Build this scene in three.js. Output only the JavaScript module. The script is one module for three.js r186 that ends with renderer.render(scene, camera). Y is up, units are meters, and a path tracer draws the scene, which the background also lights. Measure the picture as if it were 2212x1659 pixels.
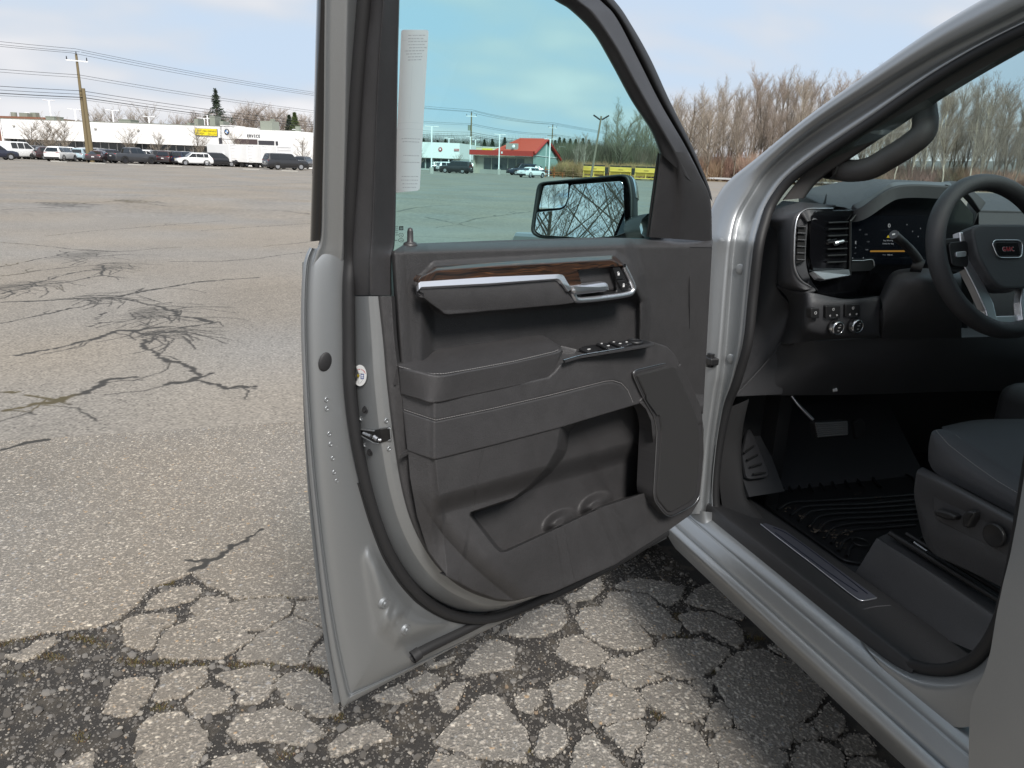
import * as THREE from 'three';
import { mergeGeometries } from 'three/addons/utils/BufferGeometryUtils.js';
import { RoundedBoxGeometry } from 'three/addons/geometries/RoundedBoxGeometry.js';

// ---------------------------------------------------------------- camera
const W = 2212, H = 1659, FOC = 1600, CH = 1.6;
const V3 = (x, y, z) => new THREE.Vector3(x, y, z);
const rollA = Math.atan(0.039), pitchA = Math.atan((H / 2 - 357) * Math.cos(rollA) / FOC), yawA = 18.5 * Math.PI / 180;
const cF = V3(Math.sin(yawA) * Math.cos(pitchA), -Math.sin(pitchA), -Math.cos(yawA) * Math.cos(pitchA));
const r0 = V3(Math.cos(yawA), 0, Math.sin(yawA)), u0 = r0.clone().cross(cF);
const cR = r0.clone().multiplyScalar(Math.cos(rollA)).addScaledVector(u0, Math.sin(rollA));
const cU = u0.clone().multiplyScalar(Math.cos(rollA)).addScaledVector(r0, -Math.sin(rollA));
const CP = V3(0, CH, 0);
const scene = new THREE.Scene();
const camera = new THREE.PerspectiveCamera(2 * Math.atan(H / 2 / FOC) * 180 / Math.PI, 4 / 3, 0.05, 3000);
camera.position.copy(CP);
camera.quaternion.setFromRotationMatrix(new THREE.Matrix4().makeBasis(cR, cU, cF.clone().negate()));
scene.add(camera);

// ---------------------------------------------------------------- seeded noise
function rng(seed) { let s = seed >>> 0; return () => { s = (s + 0x6D2B79F5) | 0; let t = Math.imul(s ^ (s >>> 15), 1 | s); t = (t + Math.imul(t ^ (t >>> 7), 61 | t)) ^ t; return ((t ^ (t >>> 14)) >>> 0) / 4294967296; }; }
const PERM = new Uint8Array(512), GRAD = new Float32Array(256);
{ const r = rng(7); const p = [...Array(256).keys()]; for (let i = 255; i > 0; i--) { const j = Math.floor(r() * (i + 1)); [p[i], p[j]] = [p[j], p[i]]; } for (let i = 0; i < 512; i++) PERM[i] = p[i & 255]; for (let i = 0; i < 256; i++) GRAD[i] = r(); }
function vn(x, y) { const xi = Math.floor(x), yi = Math.floor(y); let fx = x - xi, fy = y - yi; fx = fx * fx * (3 - 2 * fx); fy = fy * fy * (3 - 2 * fy); const X = xi & 255, Y = yi & 255; const a = GRAD[PERM[PERM[X] + Y]], b = GRAD[PERM[PERM[X + 1] + Y]], c = GRAD[PERM[PERM[X] + ((Y + 1) & 255)]], d = GRAD[PERM[PERM[X + 1] + ((Y + 1) & 255)]]; return (a + (b - a) * fx) * (1 - fy) + (c + (d - c) * fx) * fy; }
function fbm(x, y, o = 4) { let s = 0, a = 0.5, t = 0; for (let i = 0; i < o; i++) { s += a * vn(x, y); t += a; x = x * 2.03 + 17.1; y = y * 2.03 + 5.7; a *= 0.5; } return s / t; }
const clamp = (x, a, b) => x < a ? a : x > b ? b : x, lerp = (a, b, t) => a + (b - a) * t;
const sst = (a, b, x) => { const t = clamp((x - a) / (b - a), 0, 1); return t * t * (3 - 2 * t); };

// ---------------------------------------------------------------- sky and sun
{
  const w = 1024, h = 512, d = new Float32Array(w * h * 4);
  for (let j = 0; j < h; j++) for (let i = 0; i < w; i++) {
    const el = ((j + 0.5) / h - 0.5) * Math.PI, az = ((i + 0.5) / w - 0.5) * 2 * Math.PI;
    const y = Math.sin(el), cx = Math.cos(el) * Math.cos(az), cz = Math.cos(el) * Math.sin(az);
    let c;
    if (y < -0.02) c = [0.3, 0.3, 0.3];
    else {
      const yy = Math.max(y, 0), k = 1 / (yy + 0.22), u = cx * k, v = cz * k;
      let n = fbm(u * 0.75 + 3.1, v * 2.3 + 9.2, 5) * 0.65 + fbm(u * 2.6 + 30, v * 5.2 + 4, 4) * 0.35;
      const cover = sst(0.33, 0.60, n);
      const pale = Math.exp(-yy * 3.2);
      const blue = [lerp(0.38, 0.52, pale), lerp(0.585, 0.69, pale), lerp(0.86, 0.88, pale)];
      const g = lerp(0.66, 0.86, sst(0.42, 0.72, n));
      const cl = [g * 1.0, g * 1.0, g * 1.03];
      c = [0, 1, 2].map(q => lerp(blue[q], cl[q], 0.34 + 0.63 * cover) * 0.88);
    }
    const o = (j * w + i) * 4; d[o] = c[0]; d[o + 1] = c[1]; d[o + 2] = c[2]; d[o + 3] = 1;
  }
  const t = new THREE.DataTexture(d, w, h, THREE.RGBAFormat, THREE.FloatType);
  t.mapping = THREE.EquirectangularReflectionMapping; t.magFilter = THREE.LinearFilter; t.minFilter = THREE.LinearFilter; t.wrapS = THREE.RepeatWrapping; t.needsUpdate = true;
  scene.background = t; scene.environment = t;
}
const sun = new THREE.DirectionalLight(new THREE.Color().setRGB(1, 0.955, 0.9), 3.9);
{ const az = -1 * Math.PI / 180, el = 43 * Math.PI / 180; sun.position.set(Math.sin(az) * Math.cos(el) * 60, Math.sin(el) * 60, Math.cos(az) * Math.cos(el) * 60); }
sun.shadow.radius = 30; sun.castShadow = true; sun.shadow.mapSize.set(4096, 4096);
Object.assign(sun.shadow.camera, { left: -15, right: 15, top: 15, bottom: -15, near: 1, far: 200 });
scene.add(sun); scene.add(sun.target);
const EXPOSURE = 1.27;

// ---------------------------------------------------------------- photo pixel -> place helpers (a pixel gives a direction, the surface gives the distance)
function ray(x, y) { return cF.clone().addScaledVector(cR, (x - W / 2) / FOC).addScaledVector(cU, -(y - H / 2) / FOC); }
const atDepth = (x, y, d) => CP.clone().addScaledVector(ray(x, y), d);
const onY = (x, y, Y = 0) => { const d = ray(x, y); return CP.clone().addScaledVector(d, (Y - CH) / d.y); };
const onX = (x, y, X) => { const d = ray(x, y); return CP.clone().addScaledVector(d, X / d.x); };
const onZ = (x, y, Z) => { const d = ray(x, y); return CP.clone().addScaledVector(d, Z / d.z); };
const onPlane = (x, y, p, n) => { const d = ray(x, y); return CP.clone().addScaledVector(d, p.clone().sub(CP).dot(n) / d.dot(n)); };
const depthOf = p => p.clone().sub(CP).dot(cF);

// ---------------------------------------------------------------- object helpers
const taken = {};
function numbered(n) { taken[n] = (taken[n] || 0) + 1; return taken[n] > 1 ? n + '_' + String(taken[n] - 1).padStart(3, '0') : n; }
function tag(o, label, category, group) { o.userData.label = label; o.userData.category = category; if (group) o.userData.group = group; return o; }
function thing(name, label, category, pos = [0, 0, 0], turn = 0, group) { const g = new THREE.Group(); g.name = numbered(name); g.position.set(...pos); g.rotation.y = turn; tag(g, label, category, group); scene.add(g); return g; }
function part(name, geo, mat, parent, label) { const m = new THREE.Mesh(geo, mat); m.name = name; if (label) m.userData.label = label; m.castShadow = m.receiveShadow = true; parent.add(m); return m; }
function solo(name, geo, mat, label, category, group) { const m = part(numbered(name), geo, mat, scene); return tag(m, label, category, group); }
function struct(name, geo, mat) { const m = part(numbered(name), geo, mat, scene); m.userData.kind = 'structure'; return m; }
function dup(root, pos, turn, label, name) { const r = root.clone(); r.name = numbered(name || root.name.replace(/_\d{3}$/, '')); r.userData = { ...root.userData }; if (label) r.userData.label = label; r.position.set(...pos); r.rotation.y = turn; scene.add(r); return r; }
const box = (w, h, d, x = 0, y = 0, z = 0, r = 0) => { const g = r ? new RoundedBoxGeometry(w, h, d, 2, r) : new THREE.BoxGeometry(w, h, d); g.translate(x, y, z); return g; };
const cyl = (r1, r2, h, n = 12) => new THREE.CylinderGeometry(r1, r2, h, n);
function merge(list) { return mergeGeometries(list.map(g => { let q = g.index ? g.toNonIndexed() : g; for (const k of Object.keys(q.attributes)) if (!['position', 'normal', 'uv'].includes(k)) q.deleteAttribute(k); if (!q.attributes.uv) q.setAttribute('uv', new THREE.BufferAttribute(new Float32Array(q.attributes.position.count * 2), 2)); if (!q.attributes.normal) q.computeVertexNormals(); return q; })); }
function bar(a, b, r, n = 6, r2 = r) { const d = b.clone().sub(a), L = d.length(); const g = new THREE.CylinderGeometry(r2, r, L, n); g.translate(0, L / 2, 0); g.applyQuaternion(new THREE.Quaternion().setFromUnitVectors(V3(0, 1, 0), d.normalize())); g.translate(a.x, a.y, a.z); return g; }
function tube(pts, r, seg = 40, n = 8, closed = false) { return new THREE.TubeGeometry(new THREE.CatmullRomCurve3(pts, closed, 'centripetal'), seg, r, n, closed); }

// polyline sampling
function poly(pts, t, smooth) {
  if (smooth) { const n = pts.length - 1, f = clamp(t, 0, 1) * n, i = Math.min(n - 1, Math.floor(f)), s = f - i; const P = k => pts[clamp(k, 0, n)]; const a = P(i - 1), b = P(i), c = P(i + 1), d = P(i + 2); return b.map((_, q) => 0.5 * ((2 * b[q]) + (-a[q] + c[q]) * s + (2 * a[q] - 5 * b[q] + 4 * c[q] - d[q]) * s * s + (-a[q] + 3 * b[q] - 3 * c[q] + d[q]) * s * s * s)); }
  let L = 0; const ls = [0]; for (let i = 1; i < pts.length; i++) { L += Math.hypot(pts[i][0] - pts[i - 1][0], pts[i][1] - pts[i - 1][1]); ls.push(L); }
  const d = clamp(t, 0, 1) * L; let i = 1; while (i < pts.length - 1 && ls[i] < d) i++; const s = (d - ls[i - 1]) / (ls[i] - ls[i - 1] || 1); return pts[i].map((q, k) => lerp(pts[i - 1][k], q, s));
}
function roundPoly(pts, r = 6, closed = false) { // chamfer-round the corners of a pixel outline
  const out = []; const n = pts.length; for (let i = 0; i < n; i++) { if (!closed && (i === 0 || i === n - 1)) { out.push(pts[i]); continue; } const p = pts[i], a = pts[(i + n - 1) % n], b = pts[(i + 1) % n]; const da = Math.hypot(p[0] - a[0], p[1] - a[1]), db = Math.hypot(p[0] - b[0], p[1] - b[1]); const ra = Math.min(r, da * 0.45), rb = Math.min(r, db * 0.45); const A = [0, 1].map(k => lerp(p[k], a[k], ra / da)), B = [0, 1].map(k => lerp(p[k], b[k], rb / db)); for (const t of [0, 0.33, 0.67, 1]) out.push([0, 1].map(k => (1 - t) * (1 - t) * A[k] + 2 * t * (1 - t) * p[k] + t * t * B[k])); } return out;
}
function sdf(P, x, y) { let d = 1e9, s = 1; const n = P.length; for (let i = 0, j = n - 1; i < n; j = i++) { const ex = P[j][0] - P[i][0], ey = P[j][1] - P[i][1], wx = x - P[i][0], wy = y - P[i][1]; const t = clamp((wx * ex + wy * ey) / (ex * ex + ey * ey), 0, 1); const bx = wx - ex * t, by = wy - ey * t; d = Math.min(d, bx * bx + by * by); const c1 = y >= P[i][1], c2 = y < P[j][1], c3 = ex * wy > ey * wx; if ((c1 && c2 && c3) || (!c1 && !c2 && !c3)) s = -s; } return s * Math.sqrt(d); }
const lineDist = (P, x, y) => { let d = 1e9; for (let i = 1; i < P.length; i++) { const ex = P[i][0] - P[i - 1][0], ey = P[i][1] - P[i - 1][1], wx = x - P[i - 1][0], wy = y - P[i - 1][1]; const t = clamp((wx * ex + wy * ey) / (ex * ex + ey * ey), 0, 1); d = Math.min(d, Math.hypot(wx - ex * t, wy - ey * t)); } return d; };

// a surface from a grid of points, with an edge that rolls back into the gap behind it
function gridGeo(G, { roll = 0, depth = 0.008, uvs = 1, flip = null } = {}) {
  let nu = G.length, nv = G[0].length;
  if (roll) {
    const nrm = (i, j) => { const a = G[Math.min(i + 1, nu - 1)][j].clone().sub(G[Math.max(i - 1, 0)][j]), b = G[i][Math.min(j + 1, nv - 1)].clone().sub(G[i][Math.max(j - 1, 0)]); const n = a.cross(b).normalize(); return n; };
    const mid = nrm(nu >> 1, nv >> 1), sgn = mid.dot(CP.clone().sub(G[nu >> 1][nv >> 1])) < 0 ? -1 : 1;
    const E = []; const st = [[0.55, 0.12], [0.9, 0.45], [1, 1], [1, 1 + depth / roll]];
    for (let i = -4; i < nu + 4; i++) { const row = []; for (let j = -4; j < nv + 4; j++) {
      const ci = clamp(i, 0, nu - 1), cj = clamp(j, 0, nv - 1), p = G[ci][cj]; if (ci === i && cj === j) { row.push(p); continue; }
      const n = nrm(ci, cj).multiplyScalar(sgn), out = V3(0, 0, 0); const ki = Math.max(-i, i - nu + 1, 0), kj = Math.max(-j, j - nv + 1, 0), k = Math.max(ki, kj) - 1;
      if (ki) out.addScaledVector(p.clone().sub(G[ci === 0 ? 1 : nu - 2][cj]).normalize(), st[ki - 1][0]); if (kj) out.addScaledVector(p.clone().sub(G[ci][cj === 0 ? 1 : nv - 2]).normalize(), st[kj - 1][0]);
      row.push(p.clone().addScaledVector(out, roll * (ki && kj ? 0.7 : 1)).addScaledVector(n, -roll * st[k][1]));
    } E.push(row); }
    G = E; nu = G.length; nv = G[0].length;
  }
  const pos = new Float32Array(nu * nv * 3), uv = new Float32Array(nu * nv * 2), idx = [];
  let su = 0; for (let i = 0; i < nu; i++) { if (i) su += G[i][nv >> 1].distanceTo(G[i - 1][nv >> 1]); let sv = 0; for (let j = 0; j < nv; j++) { if (j) sv += G[i][j].distanceTo(G[i][j - 1]); const o = i * nv + j; pos[o * 3] = G[i][j].x; pos[o * 3 + 1] = G[i][j].y; pos[o * 3 + 2] = G[i][j].z; uv[o * 2] = su * uvs; uv[o * 2 + 1] = sv * uvs; } }
  const a = G[nu >> 1][nv >> 1], n = G[Math.min((nu >> 1) + 1, nu - 1)][nv >> 1].clone().sub(G[(nu >> 1) - 1 < 0 ? 0 : (nu >> 1) - 1][nv >> 1]).cross(G[nu >> 1][Math.min((nv >> 1) + 1, nv - 1)].clone().sub(G[nu >> 1][Math.max((nv >> 1) - 1, 0)]));
  let f = n.dot(CP.clone().sub(a)) < 0; if (flip !== null) f = flip;
  for (let i = 0; i < nu - 1; i++) for (let j = 0; j < nv - 1; j++) { const p = i * nv + j, q = p + nv; if (f) idx.push(p, p + 1, q, q, p + 1, q + 1); else idx.push(p, q, p + 1, q, q + 1, p + 1); }
  const g = new THREE.BufferGeometry(); g.setAttribute('position', new THREE.BufferAttribute(pos, 3)); g.setAttribute('uv', new THREE.BufferAttribute(uv, 2)); g.setIndex(idx); g.computeVertexNormals(); return g;
}
// control grid of vectors -> smooth surface
function patch(C, nu, nv, o = {}) {
  const rows = C.length, cols = C[0].length, G = []; const arr = C.map(r => r.map(p => [p.x, p.y, p.z]));
  for (let i = 0; i < nu; i++) { const t = i / (nu - 1); const row = []; for (let j = 0; j < nv; j++) { const s = j / (nv - 1); const col = arr.map(r => poly(r, s, true)); const p = o.linear ? (() => { const f = t * (rows - 1), k = Math.min(rows - 2, Math.floor(f)), q = f - k; return col[k].map((c, z) => lerp(c, col[k + 1][z], q)); })() : poly(col, t, true); row.push(V3(...p)); } G.push(row); }
  return gridGeo(G, o);
}
// sheet between an upper and a lower pixel outline whose depth is given per pixel
function sheet(top, bot, nu, nv, conv, o = {}) {
  const G = []; for (let i = 0; i < nu; i++) { const t = i / (nu - 1), a = poly(top, t), b = poly(bot, t); const row = []; for (let j = 0; j < nv; j++) { const s = j / (nv - 1); row.push(conv(lerp(a[0], b[0], s), lerp(a[1], b[1], s))); } G.push(row); } return gridGeo(G, o);
}
// solid with a polygon outline (points given front and back)
function prism(front, back) {
  const n = front.length, c = THREE.ShapeUtils; const N = V3(0, 0, 0); for (let i = 0; i < n; i++) { const a = front[i], b = front[(i + 1) % n]; N.x += (a.y - b.y) * (a.z + b.z); N.y += (a.z - b.z) * (a.x + b.x); N.z += (a.x - b.x) * (a.y + b.y); } N.normalize();
  const e1 = Math.abs(N.y) < 0.9 ? V3(0, 1, 0).cross(N).normalize() : V3(1, 0, 0).cross(N).normalize(), e2 = N.clone().cross(e1);
  const f2 = front.map(p => new THREE.Vector2(p.dot(e1), p.dot(e2))); const tri = c.triangulateShape(f2, []);
  const pos = [], uv = []; const put = (...ps) => ps.forEach(p => { pos.push(p.x, p.y, p.z); uv.push(p.dot(e1), p.dot(e2)); });
  for (const [a, b, d] of tri) { put(front[a], front[b], front[d]); put(back[a], back[d], back[b]); }
  for (let i = 0; i < n; i++) { const j = (i + 1) % n; put(front[i], back[i], front[j], back[i], back[j], front[j]); }
  const g = new THREE.BufferGeometry(); g.setAttribute('position', new THREE.BufferAttribute(new Float32Array(pos), 3)); g.setAttribute('uv', new THREE.BufferAttribute(new Float32Array(uv), 2)); g.computeVertexNormals(); return g;
}
// rolled-edge slab: front outline, then shrunk steps, so that edges catch light
function pillow(front, N, thick, bev = 0.004, flat = true) {
  const n = front.length, c = front.reduce((s, p) => s.add(p), V3(0, 0, 0)).multiplyScalar(1 / n);
  const inset = k => front.map((p, i) => { const a = front[(i + n - 1) % n], b = front[(i + 1) % n]; const t = b.clone().sub(a).normalize(); const o = t.cross(N).normalize(); if (o.dot(p.clone().sub(c)) < 0) o.negate(); return p.clone().addScaledVector(o, -k); });
  const rings = [[0, -thick], [0, -bev], [bev * 0.3, -bev * 0.3], [bev, 0]].map(([k, d]) => inset(k).map(p => p.addScaledVector(N, d)));
  const pos = [], uv = []; const e1 = Math.abs(N.y) < 0.9 ? V3(0, 1, 0).cross(N).normalize() : V3(1, 0, 0).cross(N).normalize(), e2 = N.clone().cross(e1);
  const put = (...ps) => ps.forEach(p => { pos.push(p.x, p.y, p.z); uv.push(p.dot(e1), p.dot(e2)); });
  const idx = []; const base = []; rings.forEach(r => { base.push(pos.length / 3); put(...r); });
  for (let k = 0; k < rings.length - 1; k++) for (let i = 0; i < n; i++) { const j = (i + 1) % n; const a = base[k] + i, b = base[k] + j, d = base[k + 1] + i, e = base[k + 1] + j; idx.push(a, b, d, b, e, d); }
  const top = rings[3], tri = THREE.ShapeUtils.triangulateShape(top.map(p => new THREE.Vector2(p.dot(e1), p.dot(e2))), []);
  const tb = pos.length / 3; put(...top); for (const t of tri) idx.push(tb + t[0], tb + t[1], tb + t[2]);
  const g = new THREE.BufferGeometry(); g.setAttribute('position', new THREE.BufferAttribute(new Float32Array(pos), 3)); g.setAttribute('uv', new THREE.BufferAttribute(new Float32Array(uv), 2)); g.setIndex(idx); g.computeVertexNormals(); return g;
}

// ---------------------------------------------------------------- textures and materials
const lin = (r, g, b) => new THREE.Color().setRGB(r, g, b);
function dataTex(n, m, f, srgb, rep) { const d = new Uint8Array(n * m * 4); const to = v => { v = clamp(v, 0, 1); return 255 * (srgb ? (v <= 0.0031308 ? v * 12.92 : 1.055 * Math.pow(v, 1 / 2.4) - 0.055) : v); }; for (let j = 0; j < m; j++) for (let i = 0; i < n; i++) { const c = f(i, j); const o = (j * n + i) * 4; d[o] = to(c[0]); d[o + 1] = to(c[1]); d[o + 2] = to(c[2]); d[o + 3] = 255; } const t = new THREE.DataTexture(d, n, m); t.wrapS = t.wrapT = THREE.RepeatWrapping; t.magFilter = THREE.LinearFilter; t.minFilter = THREE.LinearMipmapLinearFilter; t.generateMipmaps = true; if (srgb) t.colorSpace = THREE.SRGBColorSpace; if (rep) t.repeat.set(rep[0], rep[1]); t.needsUpdate = true; return t; }
const std = (c, roughness = 0.8, metalness = 0, o = {}) => new THREE.MeshStandardMaterial({ color: c instanceof THREE.Color ? c : lin(...c), roughness, metalness, ...o });
const phy = (c, o = {}) => new THREE.MeshPhysicalMaterial({ color: lin(...c), ...o });
// leather-like grain (one tile = 64 mm)
const grainTex = (() => { const n = 256, r = rng(21), pts = []; for (let i = 0; i < 900; i++) pts.push([r() * n, r() * n]); const cell = 16, B = {}; pts.forEach(p => { const k = (p[0] / cell | 0) + ',' + (p[1] / cell | 0); (B[k] = B[k] || []).push(p); }); const m = n / cell;
  return dataTex(n, n, (i, j) => { let d1 = 1e9, d2 = 1e9; const ci = i / cell | 0, cj = j / cell | 0; for (let a = -1; a <= 1; a++) for (let b = -1; b <= 1; b++) { const x = (ci + a + m) % m, y = (cj + b + m) % m; for (const p of B[x + ',' + y] || []) { let dx = Math.abs(p[0] - i); dx = Math.min(dx, n - dx); let dy = Math.abs(p[1] - j); dy = Math.min(dy, n - dy); const d = Math.hypot(dx, dy); if (d < d1) { d2 = d1; d1 = d; } else if (d < d2) d2 = d; } } const v = sst(0, 3.4, d2 - d1); return [v, v, v]; }, false, [16, 16]); })();
const speckTex = dataTex(256, 256, (i, j) => { const r = (GRAD[PERM[(PERM[i & 255] + j) & 255]] + GRAD[PERM[(PERM[(i * 7 + 3) & 255] + j * 5) & 255]]) / 2; return [r, r, r]; }, false, [40, 40]);
const dustTex = (() => { const r = rng(63), n = 512; const t = dataTex(n, n, (i, j) => { const a = i / n, b = j / n; const tl = (f, o) => { const g = (x, y) => fbm(x * f + o, y * f + o, 3); return g(a, b) * (1 - a) * (1 - b) + g(a - 1, b) * a * (1 - b) + g(a, b - 1) * (1 - a) * b + g(a - 1, b - 1) * a * b; }; const v = 0.72 + 0.16 * (tl(6, 9) - 0.5) * 2 + 0.1 * (tl(30, 4) - 0.5) * 2 + 0.24 * (r() - 0.5) + (r() > 0.997 ? 0.25 : 0); return [v, v, v * 0.985]; }, true, [2.4, 2.4]); return t; })();
const trimMat = std([0.052, 0.0505, 0.053], 0.48, 0, { map: dustTex, bumpMap: grainTex, bumpScale: 0.0003 });
const trimSmooth = std([0.047, 0.046, 0.049], 0.44, 0, { map: dustTex, bumpMap: speckTex, bumpScale: 0.00006 });
const vinyl = std([0.058, 0.0565, 0.0595], 0.5, 0, { map: dustTex, bumpMap: grainTex, bumpScale: 0.0002 });
const rubber = std([0.012, 0.012, 0.013], 0.62);
const blackGloss = phy([0.004, 0.004, 0.005], { roughness: 0.12, clearcoat: 0.6, clearcoatRoughness: 0.05 });
const blackPlastic = std([0.012, 0.012, 0.013], 0.45);
const chrome = std([0.8, 0.81, 0.83], 0.2, 1);
const satin = std([0.8, 0.81, 0.84], 0.4, 1);
const steel = std([0.42, 0.43, 0.45], 0.38, 1);
const flakeTex = dataTex(512, 512, (() => { const r = rng(5); return () => { const v = 0.82 + 0.18 * r(); return [v, v, v]; }; })(), true, [9, 9]);
const paint = phy([0.35, 0.365, 0.375], { map: flakeTex, metalness: 0.7, roughness: 0.42, clearcoat: 0.4, clearcoatRoughness: 0.12 });
const paintIn = phy([0.35, 0.365, 0.375], { map: flakeTex, metalness: 0.75, roughness: 0.4, clearcoat: 0.3, clearcoatRoughness: 0.15 });
const screenGlass = phy([0.76, 0.92, 0.9], { roughness: 0, metalness: 0, transmission: 1, thickness: 0, ior: 1.5 });
const tintGlass = phy([0.58, 0.9, 0.89], { roughness: 0, metalness: 0, transmission: 1, thickness: 0, ior: 1.5 });
// ================================================================ the parking lot
const q7 = (x, y) => [0.3472 * x, 1097.2 + 0.3472 * y], q9 = (x, y) => [0.36368 * x, 384 + 0.36368 * y], qr = (x, y) => [1042.3 + 0.3968 * x, 1152 + 0.3968 * y];
const gXZ = p => { const q = onY(p[0], p[1], 0); return [q.x, q.z]; };
const NR = { x0: -3, x1: 3.3, z0: -4.6, z1: -0.2 };
const texPlain = (w, h, col, bump) => { const d = new Uint8Array(w * h * 4), b = new Uint8Array(w * h * 4); const lut = new Uint8Array(4096); for (let i = 0; i < 4096; i++) { const v = i / 4095; lut[i] = 255 * (v <= 0.0031308 ? v * 12.92 : 1.055 * Math.pow(v, 1 / 2.4) - 0.055); } for (let i = 0; i < w * h; i++) { for (let k = 0; k < 3; k++) { d[i * 4 + k] = lut[clamp(col[i * 3 + k] * 4095 | 0, 0, 4095)]; b[i * 4 + k] = clamp(bump[i] * 255, 0, 255); } d[i * 4 + 3] = b[i * 4 + 3] = 255; } return [d, b].map((a, k) => { const t = new THREE.DataTexture(a, w, h); t.wrapS = t.wrapT = THREE.RepeatWrapping; t.magFilter = THREE.LinearFilter; t.minFilter = THREE.LinearMipmapLinearFilter; t.generateMipmaps = true; if (!k) t.colorSpace = THREE.SRGBColorSpace; t.needsUpdate = true; return t; }); };
const tones = [[0.33, 0.295, 0.25], [0.285, 0.255, 0.217], [0.37, 0.335, 0.285], [0.24, 0.217, 0.187], [0.5, 0.455, 0.38], [0.13, 0.12, 0.107], [0.36, 0.26, 0.165], [0.27, 0.262, 0.25]], toneP = [0.26, 0.48, 0.64, 0.78, 0.86, 0.93, 0.955, 1];
// cracks seen in the photograph, as lines on the ground
const crackPx = [[[0, 190], [200, 180], [420, 165], [500, 150], [700, 140], [820, 148], [1000, 170]], [[150, 88], [480, 102], [700, 105], [1310, 102]], [[260, 345], [560, 315], [760, 300], [1000, 280], [1330, 255]], [[0, 385], [220, 400], [380, 420], [500, 430], [640, 440], [740, 435], [1080, 412]], [[0, 585], [230, 550], [470, 525], [600, 520], [620, 550], [590, 585]], [[0, 660], [180, 630], [400, 570], [560, 545]], [[0, 690], [200, 640], [420, 615], [590, 580]], [[0, 740], [280, 730], [420, 720], [560, 715], [700, 710], [830, 680], [1030, 645], [1170, 620], [1520, 592]], [[0, 865], [190, 825], [400, 780], [560, 750], [720, 742]], [[600, 580], [760, 595]], [[710, 715], [820, 740], [880, 755], [1020, 740]], [[880, 755], [960, 770], [1050, 800], [1040, 825], [1180, 835], [1200, 850], [1275, 860], [1090, 890], [1000, 885], [870, 895], [800, 910], [700, 905], [620, 940], [500, 970], [340, 1010], [170, 1045], [90, 1055]], [[540, 885], [600, 860], [730, 855]], [[560, 840], [610, 800]], [[800, 910], [870, 940], [1050, 905]], [[870, 960], [830, 1000], [920, 1050], [1000, 1090], [1060, 1095], [1150, 1145], [1185, 1185], [1130, 1205], [980, 1225]], [[1185, 1185], [1265, 1162]], [[1160, 1205], [1290, 1230], [1350, 1258], [1420, 1240], [1520, 1245]], [[0, 1390], [170, 1355], [350, 1330], [380, 1310], [500, 1280], [590, 1235], [640, 1200], [820, 1180]], [[0, 1272], [110, 1275]], [[150, 1290], [250, 1310], [350, 1325], [410, 1348]], [[0, 1625], [80, 1595], [170, 1575], [290, 1550]], [[1000, 500], [1330, 495], [1560, 478], [1700, 455], [1840, 440]], [[1560, 410], [1840, 380]], [[1560, 190], [1700, 200], [1840, 215]], [[0, 45], [300, 52], [800, 48], [1300, 40]], [[1050, 62], [1840, 30]], [[1180, 315], [1840, 270]], [[0, 530], [300, 470], [420, 440]], [[860, 655], [800, 690]]].map((c, i) => ({ w: [11, 15, 18, 7].includes(i) ? 0.024 : 0.014, pts: c.map(p => gXZ(q9(...p))) }));
crackPx.push(...[[[100, 1440], [250, 1410], [480, 1395]], [[210, 1350], [600, 1380]], [[350, 1550], [520, 1530], [620, 1490], [830, 1465], [1010, 1440]], [[220, 1610], [420, 1615], [640, 1625]], [[100, 1290], [500, 1300], [1000, 1290]], [[300, 1480], [700, 1560]]].map(c => ({ w: 0.012, pts: c.map(p => gXZ([823 + 0.31742 * p[0], 0.31742 * p[1]])) })));
const darkSpots0 = [[850, 810, 110, 40], [480, 460, 150, 26], [350, 160, 130, 14], [760, 140, 90, 8], [600, 530, 50, 20], [60, 650, 130, 26], [520, 715, 90, 14], [880, 930, 50, 18]].map(([x, y, a, b]) => { const c = gXZ(q9(x, y)), e = gXZ(q9(x + a, y)), f = gXZ(q9(x, y - b)); return { c, a: Math.hypot(e[0] - c[0], e[1] - c[1]), b: Math.hypot(f[0] - c[0], f[1] - c[1]), ang: Math.atan2(e[1] - c[1], e[0] - c[0]) }; });
const darkSpots = darkSpots0;
{ const r = rng(515), extra = []; for (const c of crackPx) for (let i = 1; i < c.pts.length; i++) { const [ax, az] = c.pts[i - 1], [bx, bz] = c.pts[i], L = Math.hypot(bx - ax, bz - az); if (L > 6 || az < -30) continue; const n = Math.ceil(L * 1.1); for (let k = 0; k < n; k++) { if (r() < 0.62) continue; const t = r(), a = Math.atan2(bz - az, bx - ax) + (r() < 0.5 ? 1 : -1) * (0.4 + 0.9 * r()), l = 0.15 + 0.5 * r(); const p = [lerp(ax, bx, t), lerp(az, bz, t)]; extra.push({ w: 0.0045, pts: [p, [p[0] + Math.cos(a) * l * 0.5, p[1] + Math.sin(a) * l * 0.5], [p[0] + Math.cos(a + 0.3) * l, p[1] + Math.sin(a + 0.3) * l]] }); } }
  for (const d of darkSpots0) for (let k = 0; k < 26; k++) { const a = r() * 6.28, q = Math.sqrt(r()) * 1.25, u = Math.cos(a) * q * d.a, v = Math.sin(a) * q * d.b, x = d.c[0] + u * Math.cos(d.ang) - v * Math.sin(d.ang), z = d.c[1] + u * Math.sin(d.ang) + v * Math.cos(d.ang), b = d.ang + (r() - 0.5) * 2.4, l = 0.2 + 0.6 * r(); extra.push({ w: 0.005, pts: [[x, z], [x + Math.cos(b) * l * 0.5, z + Math.sin(b) * l * 0.5], [x + Math.cos(b + 0.5) * l, z + Math.sin(b + 0.5) * l]] }); } crackPx.push(...extra); }
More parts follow.
